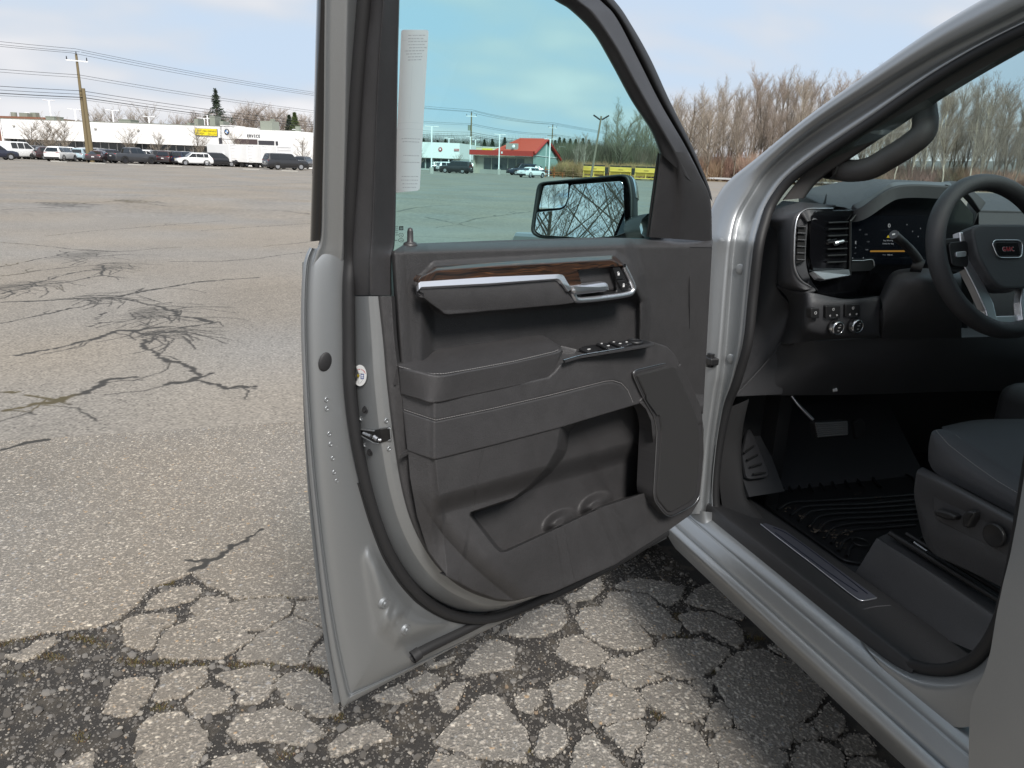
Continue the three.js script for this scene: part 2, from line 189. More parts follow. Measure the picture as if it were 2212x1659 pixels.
const nearCracks = [{ near: 1, w: 0.011, pts: [[1200, 395], [1280, 345], [1340, 310], [1450, 240], [1540, 190], [1620, 125]].map(p => gXZ(q7(...p))) }, { near: 1, w: 0.008, pts: [[1250, 335], [1150, 318]].map(p => gXZ(q7(...p))) }];
function drawCracks(col, bump, w, h, R, list, minPx) {
  const sx = w / (R.x1 - R.x0), sz = h / (R.z1 - R.z0), r = rng(404);
  for (const c of list) for (let i = 1; i < c.pts.length; i++) { const [ax, az] = c.pts[i - 1], [bx, bz] = c.pts[i], L = Math.hypot(bx - ax, bz - az), n = Math.ceil(L * Math.max(sx, sz) * 1.5) + 1; if (n > 40000) continue;
    for (let k = 0; k <= n; k++) { const t = k / n, X = lerp(ax, bx, t), Z = lerp(az, bz, t); const jx = (fbm(X * 2.2 + 5, Z * 2.2, 4) - 0.5) * 0.2 * Math.min(1, L), jz = (fbm(X * 2.2 + 60, Z * 2.2 + 9, 4) - 0.5) * 0.2 * Math.min(1, L); const f1 = ((vn(X * 31, Z * 31) - 0.5) + (c.near ? (vn(X * 95, Z * 95) - 0.5) * 0.7 : 0)) * 0.05 * Math.min(1, c.w * 60), f2 = ((vn(X * 31 + 70, Z * 31) - 0.5) + (c.near ? (vn(X * 95 + 9, Z * 95) - 0.5) * 0.7 : 0)) * 0.05 * Math.min(1, c.w * 60); const px = (X + jx + f1 - R.x0) * sx, pz = (R.z1 - (Z + jz + f2)) * sz; const wid = c.w * (0.1 + 1.1 * vn(X * 9, Z * 9 + 40) + 0.8 * vn(X * 60, Z * 60)) * sx; const rad = Math.max(minPx, wid); const moss = c.near ? 0 : sst(0.62, 0.8, vn(X * 1.3 + 70, Z * 1.3));
      for (let b = -Math.ceil(rad); b <= rad; b++) for (let a = -Math.ceil(rad); a <= rad; a++) { const x = Math.round(px + a), y = Math.round(pz + b); if (x < 0 || y < 0 || x >= w || y >= h) continue; const d = Math.hypot(a, b) / (rad + 0.4); if (d > 1) continue; const s = (1 - d * d) * Math.min(1, (wid + 0.3) / rad) * (0.55 + 0.5 * r()); const o = (y * w + x); col[o * 3] = lerp(col[o * 3], lerp(0.035, 0.07, moss), s); col[o * 3 + 1] = lerp(col[o * 3 + 1], lerp(0.032, 0.055, moss), s); col[o * 3 + 2] = lerp(col[o * 3 + 2], lerp(0.028, 0.025, moss), s); bump[o] = lerp(bump[o], 0.1, s); } } }
}
let meanCol = [0, 0, 0]; let nearMat, midMat, farMat, dirtMat;
{
  const w = 2048, h = Math.round(2048 * (NR.z1 - NR.z0) / (NR.x1 - NR.x0)), col = new Float32Array(w * h * 3), bump = new Float32Array(w * h), r = rng(11), px = (NR.x1 - NR.x0) / w;
  for (let j = 0; j < h; j++) for (let i = 0; i < w; i++) { const o = j * w + i, n = 0.5 + 0.5 * r(); col[o * 3] = 0.17 * n + 0.04; col[o * 3 + 1] = 0.153 * n + 0.036; col[o * 3 + 2] = 0.13 * n + 0.031; bump[o] = 0.2 + 0.15 * r(); }
  const N = 420000; for (let k = 0; k < N; k++) { const x = r() * w, y = r() * h, big = r(); const rad = (0.0016 + 0.0022 * r() + (big > 0.93 ? 0.0035 : 0)) / px, e = 0.6 + 0.7 * r(), an = r() * 3.14, ca = Math.cos(an), sa = Math.sin(an); const q = r(); let ti = toneP.findIndex(p => q < p); const t = tones[ti], g = 0.82 + 0.36 * r(); const R = Math.ceil(rad * 1.3);
    for (let b = -R; b <= R; b++) for (let a = -R; a <= R; a++) { const X = Math.round(x) + a, Y = Math.round(y) + b; if (X < 0 || Y < 0 || X >= w || Y >= h) continue; const u = (a * ca + b * sa) / rad, v = (-a * sa + b * ca) / rad / e; const d = u * u + v * v; if (d > 1) continue; const o = Y * w + X; for (let c = 0; c < 3; c++) col[o * 3 + c] = t[c] * g; bump[o] = Math.max(bump[o], 0.4 + 0.6 * (1 - d) * (0.5 + 0.5 * (big > 0.8))); } }
  for (let j = 0; j < h; j++) for (let i = 0; i < w; i++) { const X = i * px, Z = j * px, o = j * w + i; const m = 0.86 + 0.32 * fbm(X * 1.1, Z * 1.1, 4) + 0.06 * (vn(X * 14, Z * 14) - 0.5); const wr = fbm(X * 0.8 + 30, Z * 0.8, 3); for (let c = 0; c < 3; c++) { col[o * 3 + c] *= m * (1 + (wr - 0.5) * [0.12, 0, -0.16][c]); meanCol[c] += col[o * 3 + c]; } }
  meanCol = meanCol.map(v => v / (w * h));
  drawCracks(col, bump, w, h, NR, [...nearCracks, ...crackPx], 1.2);
  const [t, b] = texPlain(w, h, col, bump); nearMat = std([1, 1, 1], 0.92, 0, { map: t, bumpMap: b, bumpScale: 0.006 });
}
const MR = { x0: -13, x1: 9, z0: -21, z1: 1 }, WR = { x0: -75, x1: 55, z0: -120, z1: 10 };
function band(R, seed, spots, minPx, grain) {
  const w = 2048, h = 2048, col = new Float32Array(w * h * 3), bump = new Float32Array(w * h), r = rng(seed), s = (R.x1 - R.x0) / w;
  for (let j = 0; j < h; j++) for (let i = 0; i < w; i++) { const o = j * w + i, X = R.x0 + i * s, Z = R.z1 - j * s; const n1 = r(), n2 = r(); let m = 0.83 + 0.3 * fbm(X * 0.5 + 9, Z * 0.5, 3) + 0.08 * (vn(X * 8, Z * 8) - 0.5) + grain * (n1 - 0.5) + (n2 > 0.93 ? grain * 0.8 : n2 < 0.07 ? -grain * 0.7 : 0); const wr = vn(X * 0.6 + 50, Z * 0.6) - 0.5; let dk = 0; for (const d of darkSpots) { const dx = X - d.c[0], dz = Z - d.c[1]; if (Math.abs(dx) > 4 || Math.abs(dz) > 4) continue; const u = (dx * Math.cos(d.ang) + dz * Math.sin(d.ang)) / d.a, v = (-dx * Math.sin(d.ang) + dz * Math.cos(d.ang)) / d.b; dk = Math.max(dk, sst(1.15, 0.3, Math.hypot(u, v) + 0.8 * (fbm(X * 4, Z * 4, 3) - 0.5)) * (0.45 + 0.35 * n2)); } m *= 1 - 0.5 * dk; for (let c = 0; c < 3; c++) col[o * 3 + c] = meanCol[c] * m * (1 + wr * [0.1, 0.01, -0.12][c]); bump[o] = 0.5 + 0.5 * (n1 - 0.5) - 0.25 * dk; }
  drawCracks(col, bump, w, h, R, crackPx, minPx); return texPlain(w, h, col, bump);
}
{ const [t, b] = band(MR, 12, true, 0.8, 0.55); midMat = std([1, 1, 1], 0.93, 0, { map: t, bumpMap: b, bumpScale: 0.006 }); }
let wideMat; { const [t, b] = band(WR, 15, true, 0.55, 0.3); wideMat = std([1, 1, 1], 0.94, 0, { map: t }); }
{
  const w = 1024, h = 1024, col = new Float32Array(w * h * 3), bump = new Float32Array(w * h), r = rng(13); const R = { x0: 0, x1: 60, z0: 0, z1: 60 };
  for (let j = 0; j < h; j++) for (let i = 0; i < w; i++) { const o = j * w + i; const a = i / w, b = j / h; const tile = (f, ox) => { const g = (x, y) => fbm(x * f + ox, y * f, 3); return g(a, b) * (1 - a) * (1 - b) + g(a - 1, b) * a * (1 - b) + g(a, b - 1) * (1 - a) * b + g(a - 1, b - 1) * a * b; }; const m = 0.82 + 0.32 * tile(14, 3) + 0.2 * (tile(60, 8) - 0.5) + 0.2 * (r() - 0.5); for (let c = 0; c < 3; c++) col[o * 3 + c] = meanCol[c] * m; bump[o] = 0.5; }
  const L = []; for (let k = 0; k < 16; k++) { const x = r() * 60, z = r() * 60, an = r() * 0.9 - 0.2, p = [[x, z]]; for (let q = 1; q < 6; q++) p.push([p[q - 1][0] + 3 * Math.cos(an) + r() - 0.5, p[q - 1][1] + 3 * Math.sin(an) + r() - 0.5]); L.push({ w: 0.05, pts: p }); } drawCracks(col, bump, w, h, R, L, 0.7);
  const [t, b] = texPlain(w, h, col, bump); farMat = std([1, 1, 1], 0.95, 0, { map: t });
}
{ const n = 512, r = rng(14); dirtMat = std([1, 1, 1], 0.97, 0, { map: dataTex(n, n, (i, j) => { const v = 0.6 + 0.8 * r(), m = sst(0.5, 0.75, fbm(i / 40, j / 40, 3)); return [lerp(0.045, 0.088, m) * v, lerp(0.04, 0.075, m) * v, lerp(0.035, 0.059, m) * v]; }, true, [1.6, 1.6]), bumpMap: speckTex, bumpScale: 0.002 }); }
function flatGeo(shape, y, uvf) { const g = new THREE.ShapeGeometry(shape); const p = g.attributes.position, uv = g.attributes.uv; for (let i = 0; i < p.count; i++) { const x = p.getX(i), z = p.getY(i); p.setXYZ(i, x, y, z); const u = uvf(x, z); uv.setXY(i, u[0], u[1]); } const idx = [...g.index.array]; for (let i = 0; i < idx.length; i += 3) [idx[i + 1], idx[i + 2]] = [idx[i + 2], idx[i + 1]]; g.setIndex(idx); g.computeVertexNormals(); const nn = g.attributes.normal; if (nn.getY(0) < 0) { g.setIndex([...g.index.array].reverse()); g.computeVertexNormals(); } return g; }
const rect = (R, e = 0) => new THREE.Shape([[R.x0 - e, R.z0 - e], [R.x1 + e, R.z0 - e], [R.x1 + e, R.z1 + e], [R.x0 - e, R.z1 + e]].map(p => new THREE.Vector2(...p))); const hole = R => new THREE.Path([[R.x0, R.z0], [R.x0, R.z1], [R.x1, R.z1], [R.x1, R.z0]].map(p => new THREE.Vector2(...p)));
const nearUV = (x, z) => [(x - NR.x0) / (NR.x1 - NR.x0), (NR.z1 - z) / (NR.z1 - NR.z0)], midUV = (x, z) => [(x - MR.x0) / (MR.x1 - MR.x0), (MR.z1 - z) / (MR.z1 - MR.z0)];
{ const big = rect({ x0: -400, x1: 500, z0: -700, z1: 120 }); big.holes.push(hole(WR)); struct('ground', flatGeo(big, 0, (x, z) => [x / 60, z / 60]), farMat); const wide = rect(WR); wide.holes.push(hole(MR)); struct('outer_lot', flatGeo(wide, 0, (x, z) => [(x - WR.x0) / (WR.x1 - WR.x0), (WR.z1 - z) / (WR.z1 - WR.z0)]), wideMat); const mid = rect(MR); mid.holes.push(hole(NR)); struct('parking_lot', flatGeo(mid, 0, midUV), midMat); struct('lot_subsoil', flatGeo(rect(NR, 0.05), -0.009, (x, z) => [x, z]), dirtMat); }
const lot = scene.getObjectByName('parking_lot');
// ---- broken asphalt
const wob = (x, z, a = 0.012) => [x + (fbm(x * 22 + 3, z * 22, 3) - 0.5) * 2 * a, z + (fbm(x * 22 + 90, z * 22 + 7, 3) - 0.5) * 2 * a];
const densify = (P, step, closed = true) => { const o = []; for (let i = 0; i < P.length - (closed ? 0 : 1); i++) { const a = P[i], b = P[(i + 1) % P.length], n = Math.max(1, Math.round(Math.hypot(b[0] - a[0], b[1] - a[1]) / step)); for (let k = 0; k < n; k++) o.push([lerp(a[0], b[0], k / n), lerp(a[1], b[1], k / n)]); } if (!closed) o.push(P[P.length - 1]); return o; };
const chaikin = P => { const o = []; for (let i = 0; i < P.length; i++) { const a = P[i], b = P[(i + 1) % P.length]; o.push([lerp(a[0], b[0], 0.13), lerp(a[1], b[1], 0.13)], [lerp(a[0], b[0], 0.87), lerp(a[1], b[1], 0.87)]); } return o; };
function slab(P, y, tx = 0, tz = 0) { // flat-topped piece with a crumbled edge
  let A = 0; for (let i = 0; i < P.length; i++) { const a = P[i], b = P[(i + 1) % P.length]; A += a[0] * b[1] - b[0] * a[1]; } if (A < 0) P = [...P].reverse(); const n = P.length, cx = P.reduce((s, p) => s + p[0], 0) / n, cz = P.reduce((s, p) => s + p[1], 0) / n;
  const out = k => P.map((p, i) => { const a = P[(i + n - 1) % n], b = P[(i + 1) % n], dx = b[0] - a[0], dz = b[1] - a[1], l = Math.hypot(dx, dz) || 1; return [p[0] + dz / l * k, p[1] - dx / l * k]; });
  const pos = [], uv = [], idx = []; const put = (p, h) => { const uu = nearUV(p[0], p[1]); pos.push(p[0], h + tx * (p[0] - cx) + tz * (p[1] - cz), p[1]); uv.push(...uu); }; const rings = [[P, y], [out(0.0015), y - 0.0015], [out(0.003), y - 0.005], [out(0.0035), y - 0.014]]; rings.forEach(([r, h]) => r.forEach(p => put(p, h)));
  for (const t of THREE.ShapeUtils.triangulateShape(P.map(p => new THREE.Vector2(...p)), [])) idx.push(t[0], t[2], t[1]); for (let k = 0; k < 3; k++) for (let i = 0; i < n; i++) { const j = (i + 1) % n, a = k * n + i, b = k * n + j; idx.push(a, b, a + n, b, b + n, a + n); }
  const g = new THREE.BufferGeometry(); g.setAttribute('position', new THREE.BufferAttribute(new Float32Array(pos), 3)); g.setAttribute('uv', new THREE.BufferAttribute(new Float32Array(uv), 2)); g.setIndex(idx); g.computeVertexNormals(); return g;
}
const edgeLine = [...[[-500, 880], [-200, 850], [0, 820], [230, 770], [430, 750], [600, 730], [750, 670], [850, 590], [920, 500], [1050, 450], [1190, 395], [1240, 430], [1330, 490], [1430, 530], [1500, 560], [1640, 548], [1760, 535], [1850, 548], [2000, 545]].map(p => gXZ(q7(...p))), ...[[850, 1262], [1050, 1240], [1270, 1208], [1400, 1180]].map(gXZ)];
{ const e = densify(edgeLine, 0.03, false).map(p => wob(p[0], p[1], 0.014)); const last = e[e.length - 1], first = e[0]; const P = [[NR.x0 - 0.001, NR.z0], [NR.x0 - 0.001, first[1]], ...e.filter(p => p[0] > NR.x0), [last[0] + 0.3, last[1] - 0.2], [NR.x1, last[1] - 0.3], [NR.x1, NR.z0]]; part('asphalt_sheet', slab(P, 0), nearMat, lot); }
const qs = (x, y) => [658.3 + 0.35944 * x, 1316.6 + 0.35944 * y];
const traced = [
  ...[[[20, 900], [150, 880], [320, 800], [340, 830], [260, 890], [150, 930], [40, 910]], [[920, 610], [960, 560], [1080, 500], [1200, 470], [1240, 500], [1200, 560], [1060, 590]], [[1190, 610], [1290, 540], [1420, 560], [1430, 590], [1350, 640], [1230, 660]], [[770, 720], [830, 660], [960, 640], [1080, 650], [1090, 690], [1030, 740], [950, 860], [870, 880], [780, 830]], [[960, 910], [1040, 800], [1100, 740], [1210, 680], [1420, 610], [1500, 640], [1520, 740], [1560, 790], [1440, 880], [1380, 920], [1100, 930]], [[1440, 600], [1560, 570], [1780, 550], [1820, 600], [1800, 660], [1740, 700], [1600, 740], [1530, 730]], [[1500, 900], [1580, 800], [1700, 730], [1830, 690], [1920, 720], [1990, 760], [1960, 820], [1900, 900], [1860, 950], [1520, 950]], [[1920, 930], [2000, 860], [2080, 810], [2160, 900], [2120, 1000], [1960, 970]], [[1860, 580], [2000, 560], [2120, 560], [2160, 700], [2060, 780], [1980, 720], [1850, 670]], [[980, 1180], [1000, 1060], [1100, 1010], [1260, 990], [1280, 1030], [1220, 1110], [1120, 1160], [1020, 1190]], [[620, 1250], [690, 1110], [820, 1040], [940, 1040], [950, 1080], [910, 1180], [870, 1250], [760, 1280]], [[1330, 1050], [1420, 1010], [1600, 1000], [1690, 1040], [1680, 1120], [1600, 1190], [1480, 1200], [1440, 1100]], [[1150, 1220], [1200, 1150], [1290, 1120], [1380, 1140], [1430, 1210], [1390, 1260], [1250, 1270]], [[1700, 1100], [1760, 1040], [1880, 1020], [1990, 1060], [2090, 1180], [2080, 1260], [2000, 1290], [1900, 1250], [1760, 1190]], [[840, 1460], [860, 1360], [930, 1300], [1100, 1270], [1230, 1310], [1290, 1400], [1270, 1480], [1180, 1620], [1000, 1690], [900, 1640]], [[1410, 1380], [1480, 1300], [1600, 1250], [1740, 1230], [1850, 1270], [1940, 1330], [1990, 1390], [1900, 1440], [1650, 1430], [1480, 1450]], [[1290, 1640], [1330, 1560], [1480, 1520], [1620, 1530], [1680, 1640], [1500, 1720]]].map(P => P.map(p => q7(...p))),
  ...[[[440, 350], [560, 280], [650, 250], [660, 300], [600, 350], [500, 375]], [[130, 510], [250, 430], [360, 385], [450, 390], [460, 450], [410, 510], [300, 550], [200, 550]], [[510, 450], [560, 410], [680, 395], [790, 430], [860, 490], [920, 570], [900, 600], [770, 630], [650, 600], [560, 530]], [[670, 380], [700, 320], [780, 310], [900, 340], [1000, 420], [1060, 480], [1050, 530], [1010, 560], [930, 545], [860, 470], [760, 410]], [[740, 280], [820, 250], [980, 250], [1090, 300], [1080, 360], [1000, 380], [900, 330]], [[1120, 360], [1160, 310], [1260, 270], [1380, 340], [1460, 430], [1440, 470], [1300, 430], [1200, 400]], [[1080, 450], [1130, 415], [1230, 430], [1400, 490], [1430, 540], [1390, 600], [1300, 580], [1250, 540], [1130, 530]], [[390, 640], [430, 560], [520, 530], [600, 590], [690, 660], [620, 730], [500, 710]], [[790, 670], [880, 630], [1000, 580], [1160, 570], [1330, 620], [1350, 650], [1260, 740], [1180, 780], [1030, 775], [900, 720]], [[660, 740], [700, 680], [790, 680], [900, 740], [970, 770], [880, 830], [810, 840], [720, 790]], [[560, 890], [620, 810], [720, 810], [830, 860], [880, 920], [870, 980], [760, 1000], [620, 1030], [570, 960]], [[860, 870], [960, 820], [1040, 790], [1130, 830], [1210, 900], [1210, 950], [1130, 1010], [1020, 1020], [920, 950]], [[1140, 800], [1200, 780], [1260, 820], [1250, 880], [1180, 870]], [[1270, 800], [1330, 700], [1400, 640], [1520, 620], [1700, 710], [1780, 800], [1880, 890], [1810, 950], [1730, 1020], [1650, 1140], [1560, 1130], [1420, 1050], [1330, 900]], [[200, 890], [260, 850], [330, 850], [330, 920], [280, 960], [220, 950]], [[370, 830], [470, 770], [540, 810], [530, 880], [470, 950], [410, 930]], [[270, 1170], [330, 1060], [400, 1020], [470, 1060], [480, 1130], [400, 1200], [310, 1210]], [[1190, 1050], [1230, 930], [1300, 900], [1370, 990], [1390, 1050], [1300, 1060]], [[660, 1060], [740, 1010], [860, 1020], [880, 1110], [820, 1180], [740, 1130]], [[880, 1290], [890, 1080], [960, 1020], [1100, 1040], [1210, 1130], [1280, 1210], [1300, 1320], [1100, 1380]], [[470, 1290], [560, 1120], [620, 1100], [720, 1190], [790, 1300], [600, 1370]], [[1240, 1130], [1280, 1080], [1420, 1070], [1560, 1140], [1640, 1190], [1640, 1290], [1500, 1360], [1340, 1300]], [[1690, 1110], [1730, 1040], [1790, 1020], [1850, 1080], [1840, 1120], [1740, 1130]], [[1820, 1010], [1890, 930], [1970, 1000], [1960, 1060], [1920, 1100], [1860, 1080]], [[1670, 1180], [1760, 1140], [1890, 1140], [1950, 1200], [1940, 1300], [1690, 1300]], [[1950, 1130], [2000, 1090], [2080, 1090], [2150, 1180], [2080, 1200], [1990, 1200]], [[1560, 600], [1640, 590], [1760, 700], [1700, 690]], [[1990, 1230], [2090, 1220], [2200, 1240], [2200, 1340], [2000, 1340]]].map(P => P.map(p => qr(...p))),
  ...[[[420, 520], [560, 440], [620, 480], [640, 540], [540, 545]], [[610, 430], [740, 390], [820, 420], [790, 470], [720, 490], [640, 460]], [[740, 350], [840, 300], [890, 280], [860, 330], [800, 360]], [[940, 370], [990, 280], [1080, 200], [1180, 170], [1260, 220], [1230, 360], [1100, 350], [1000, 390]], [[130, 800], [250, 730], [420, 690], [530, 740], [520, 770], [400, 800], [270, 840], [160, 860]], [[820, 510], [900, 440], [970, 430], [960, 490], [900, 590], [840, 590]], [[800, 770], [900, 680], [1000, 600], [1080, 520], [1160, 520], [1221, 560], [1320, 700], [1330, 800], [1280, 900], [1150, 890], [1000, 870], [860, 800]], [[700, 990], [820, 850], [900, 870], [1000, 910], [1040, 1010], [860, 1080]]].map(P => P.map(p => qs(...p)))].map(P => P.map(gXZ));
const inImage = (x, z) => { const v = V3(x, 0, z).sub(CP), d = v.dot(cF); if (d < 0.2) return false; const px = W / 2 + FOC * v.dot(cR) / d, py = H / 2 - FOC * v.dot(cU) / d; return px > -60 && px < 2050 && py > 1100 && py < 1700; };
const seeds = []; const cenOf = P => [P.reduce((s, p) => s + p[0], 0) / P.length, P.reduce((s, p) => s + p[1], 0) / P.length];
function edgeAt(x) { for (let i = 1; i < edgeLine.length; i++) { const a = edgeLine[i - 1], b = edgeLine[i]; if ((a[0] - x) * (b[0] - x) <= 0) return lerp(a[1], b[1], (x - a[0]) / (b[0] - a[0] || 1)); } return x < edgeLine[0][0] ? edgeLine[0][1] : edgeLine[edgeLine.length - 1][1] - 0.2; }
{ const r = rng(77); for (let x = NR.x0; x < NR.x1; x += 0.26) for (let z = NR.z0; z < NR.z1; z += 0.26) { const q = [x + (r() - 0.5) * 0.2, z + (r() - 0.5) * 0.2]; if (q[1] < edgeAt(q[0]) - 0.05) continue; seeds.push([...q, inImage(...q) ? 0 : q[0] < -0.9 && r() < 0.6 ? 0 : 1]); } }
const fray = (x, z) => { const q = [x + (vn(x * 11 + 5, z * 11) - 0.5) * 0.03, z + (vn(x * 11 + 55, z * 11 + 3) - 0.5) * 0.03], p = wob(q[0], q[1], 0.009); return [p[0] + (vn(x * 130, z * 130) - 0.5) * 0.012, p[1] + (vn(x * 130 + 40, z * 130 + 9) - 0.5) * 0.012]; };
const outlines = [];
{
  const r = rng(55); traced.forEach((T, ti) => { const k = ti < 17 ? 1.035 : ti < 45 ? 1.015 : 1.05; const c = cenOf(T); const P = densify(T, 0.009).map(p => fray(c[0] + (p[0] - c[0]) * k, c[1] + (p[1] - c[1]) * k)); part('asphalt_piece', slab(P, -0.0006 - 0.002 * r(), (r() - 0.5) * 0.01, (r() - 0.5) * 0.01), nearMat, lot); outlines.push(P); });
  for (let i = 0; i < seeds.length; i++) { const s = seeds[i]; if (!s[2]) continue; let P = [[s[0] - 0.34, s[1] - 0.34], [s[0] + 0.34, s[1] - 0.34], [s[0] + 0.34, s[1] + 0.34], [s[0] - 0.34, s[1] + 0.34]];
    for (let j = 0; j < seeds.length && P.length > 2; j++) { if (j === i) continue; const t = seeds[j], dx = t[0] - s[0], dz = t[1] - s[1], L = Math.hypot(dx, dz); if (L > 1 || L < 1e-4) continue; const gap = 0.0055 + 0.0105 * vn((s[0] + t[0]) * 5 + 11, (s[1] + t[1]) * 5) + (t[2] ? 0 : 0.012), lim = L / 2 - gap; const nx = dx / L, nz = dz / L, Q = []; for (let k = 0; k < P.length; k++) { const a = P[k], b = P[(k + 1) % P.length], da = (a[0] - s[0]) * nx + (a[1] - s[1]) * nz - lim, db = (b[0] - s[0]) * nx + (b[1] - s[1]) * nz - lim; if (da <= 0) Q.push(a); if (da * db < 0) { const u = da / (da - db); Q.push([lerp(a[0], b[0], u), lerp(a[1], b[1], u)]); } } P = Q; }
    if (P.length < 3) continue; if (traced.some(T => T.some(p => sdf(P, p[0], p[1]) < 0.02)) || traced.some(T => sdf(T, s[0], s[1]) < 0.05)) continue; P = densify(chaikin(P), 0.014).map(p => fray(p[0], p[1])); part('asphalt_piece', slab(P, -0.001 - 0.003 * r(), (r() - 0.5) * 0.012, (r() - 0.5) * 0.012), nearMat, lot); outlines.push(P); }
}
const boxes = outlines.map(P => [Math.min(...P.map(p => p[0])), Math.max(...P.map(p => p[0])), Math.min(...P.map(p => p[1])), Math.max(...P.map(p => p[1]))]);
const onPiece = (x, z, e = 0) => { for (let i = 0; i < boxes.length; i++) { const b = boxes[i]; if (x > b[0] - 0.02 && x < b[1] + 0.02 && z > b[2] - 0.02 && z < b[3] + 0.02 && sdf(outlines[i], x, z) < e) return true; } return false; };
{ // loose stones in the joints and over the bare patches
  const r = rng(99), g = new THREE.IcosahedronGeometry(1, 0); { const p = g.attributes.position; for (let i = 0; i < p.count; i++) { const k = 0.75 + 0.5 * vn(p.getX(i) * 3 + 9, p.getY(i) * 3 + p.getZ(i)); p.setXYZ(i, p.getX(i) * k, p.getY(i) * k * 0.65, p.getZ(i) * k); } g.computeVertexNormals(); }
  const list = []; let guard = 0; while (list.length < 30000 && guard++ < 600000) { const x = lerp(-2.2, 1.6, r()), z = lerp(-3.4, -0.95, r()); if (z < edgeAt(x) - 0.01) continue; if (onPiece(x, z, 0.002)) continue; const big = r(); list.push([x, z, 0.0014 + 0.0026 * r() + (big > 0.85 ? 0.005 * r() : 0) + (big > 0.97 ? 0.008 * r() : 0), r(), r(), 0]); }
  for (const P of outlines) for (const p of P) for (let k = 0; k < 1; k++) { const x = p[0] + (r() + r() - 1) * 0.016, z = p[1] + (r() + r() - 1) * 0.016; list.push([x, z, 0.0014 + 0.0024 * r(), r(), r(), 1]); }
  for (const q of densify(edgeLine, 0.006, false)) { const p = [q[0] + (r() - 0.5) * 0.04, q[1] + (r() - 0.5) * 0.04]; list.push([p[0], p[1], 0.0014 + 0.0026 * r(), r(), r(), 1]); }
  const im = new THREE.InstancedMesh(g, std([1, 1, 1], 0.9), list.length); const M = new THREE.Matrix4(), Q = new THREE.Quaternion(), E = new THREE.Euler(), c = new THREE.Color(); list.forEach(([x, z, s, a, b, edge], i) => { E.set(a * 0.8, b * 6.28, b * 0.7); Q.setFromEuler(E); M.compose(V3(x, (edge ? -0.003 : -0.0085) + s * 0.25, z), Q, V3(s * (0.9 + 0.6 * a), s * (0.6 + 0.4 * b), s)); im.setMatrixAt(i, M); const t = edge ? (a < 0.35 ? [0.11, 0.103, 0.093] : tones[Math.floor(a * 3.99)]) : a < 0.12 ? [0.26, 0.235, 0.2] : a < 0.55 ? [0.15, 0.139, 0.125] : a < 0.58 ? [0.19, 0.14, 0.095] : [0.085, 0.077, 0.068]; c.setRGB(...t.map(v => v * (0.75 + 0.5 * b))); im.setColorAt(i, c); });
  im.name = 'gravel'; im.userData.kind = 'stuff'; tag(im, 'loose dark gravel lying in the cracks of the broken asphalt', 'gravel'); scene.add(im);
}
{ // dry moss and grass along the joints
  const r = rng(123), lines = [[[-40, 850], [60, 825], [160, 800], [230, 790]], [[220, 910], [320, 915], [420, 935]], [[430, 790], [520, 810], [600, 830], [680, 860]], [[740, 940], [860, 955], [960, 960], [1080, 955], [1180, 945], [1290, 970]], [[1430, 965], [1540, 975], [1640, 980], [1740, 960], [1840, 965], [1960, 1000], [2060, 1040], [2090, 1070]], [[2080, 1290], [2130, 1300]], [[940, 1240], [1000, 1230], [1060, 1215]], [[480, 1400], [520, 1420]], [[1480, 570], [1620, 560], [1760, 545], [1850, 530]], [[1740, 1540], [1860, 1510]], [[60, 1010], [200, 1030]], [[1000, 480], [1080, 455]]].map(l => l.map(p => gXZ(q7(...p)))); lines.push(...[[[960, 1010], [940, 960]], [[1220, 745], [1260, 740]], [[1020, 560], [1130, 555]], [[1440, 560], [1540, 570]], [[1200, 1010], [1180, 1000]], [[240, 1180], [290, 1170]], [[1060, 430], [1040, 490]]].map(l => l.map(p => gXZ(qr(...p)))));
  const pos = [], col = []; for (const l of lines) { let L = 0; for (let i = 1; i < l.length; i++) L += Math.hypot(l[i][0] - l[i - 1][0], l[i][1] - l[i - 1][1]); const n = Math.ceil(L * 1500) + 40; for (let k = 0; k < n; k++) { const p = poly(l, r()); const dens = vn(p[0] * 16, p[1] * 16); if (r() > dens * 1.5) continue; const x = p[0] + (r() + r() - 1) * 0.022, z = p[1] + (r() + r() - 1) * 0.022, h = 0.004 + 0.014 * r() * dens, a = r() * 6.28, w = 0.0009 + 0.0006 * r(), lx = (r() - 0.5) * 0.022, lz = (r() - 0.5) * 0.022; pos.push(x - w * Math.cos(a), -0.009, z - w * Math.sin(a), x + w * Math.cos(a), -0.009, z + w * Math.sin(a), x + lx, -0.006 + h, z + lz); const t = r() < 0.4 ? [0.17, 0.13, 0.045] : r() < 0.5 ? [0.10, 0.055, 0.03] : [0.1, 0.095, 0.035]; for (let q = 0; q < 3; q++) col.push(...t.map(v => v * 0.8)); } }
  const g = new THREE.BufferGeometry(); g.setAttribute('position', new THREE.BufferAttribute(new Float32Array(pos), 3)); g.setAttribute('color', new THREE.BufferAttribute(new Float32Array(col), 3)); g.computeVertexNormals(); const m = part('dry_grass', g, std([1, 1, 1], 0.95, 0, { vertexColors: true, side: THREE.DoubleSide }), scene); m.userData.kind = 'stuff'; tag(m, 'low dry moss and grass growing along the asphalt cracks', 'grass');
}
// ================================================================ the pickup truck
const TB = V3(2.2, 0, -1.0);
const truck = thing('pickup_truck', 'silver grey crew cab pickup truck standing with its driver door wide open', 'truck', [TB.x, TB.y, TB.z]);
const tp = (name, geo, mat, parent = truck, label) => { geo.translate(-TB.x, -TB.y, -TB.z); return part(name, geo, mat, parent, label); };

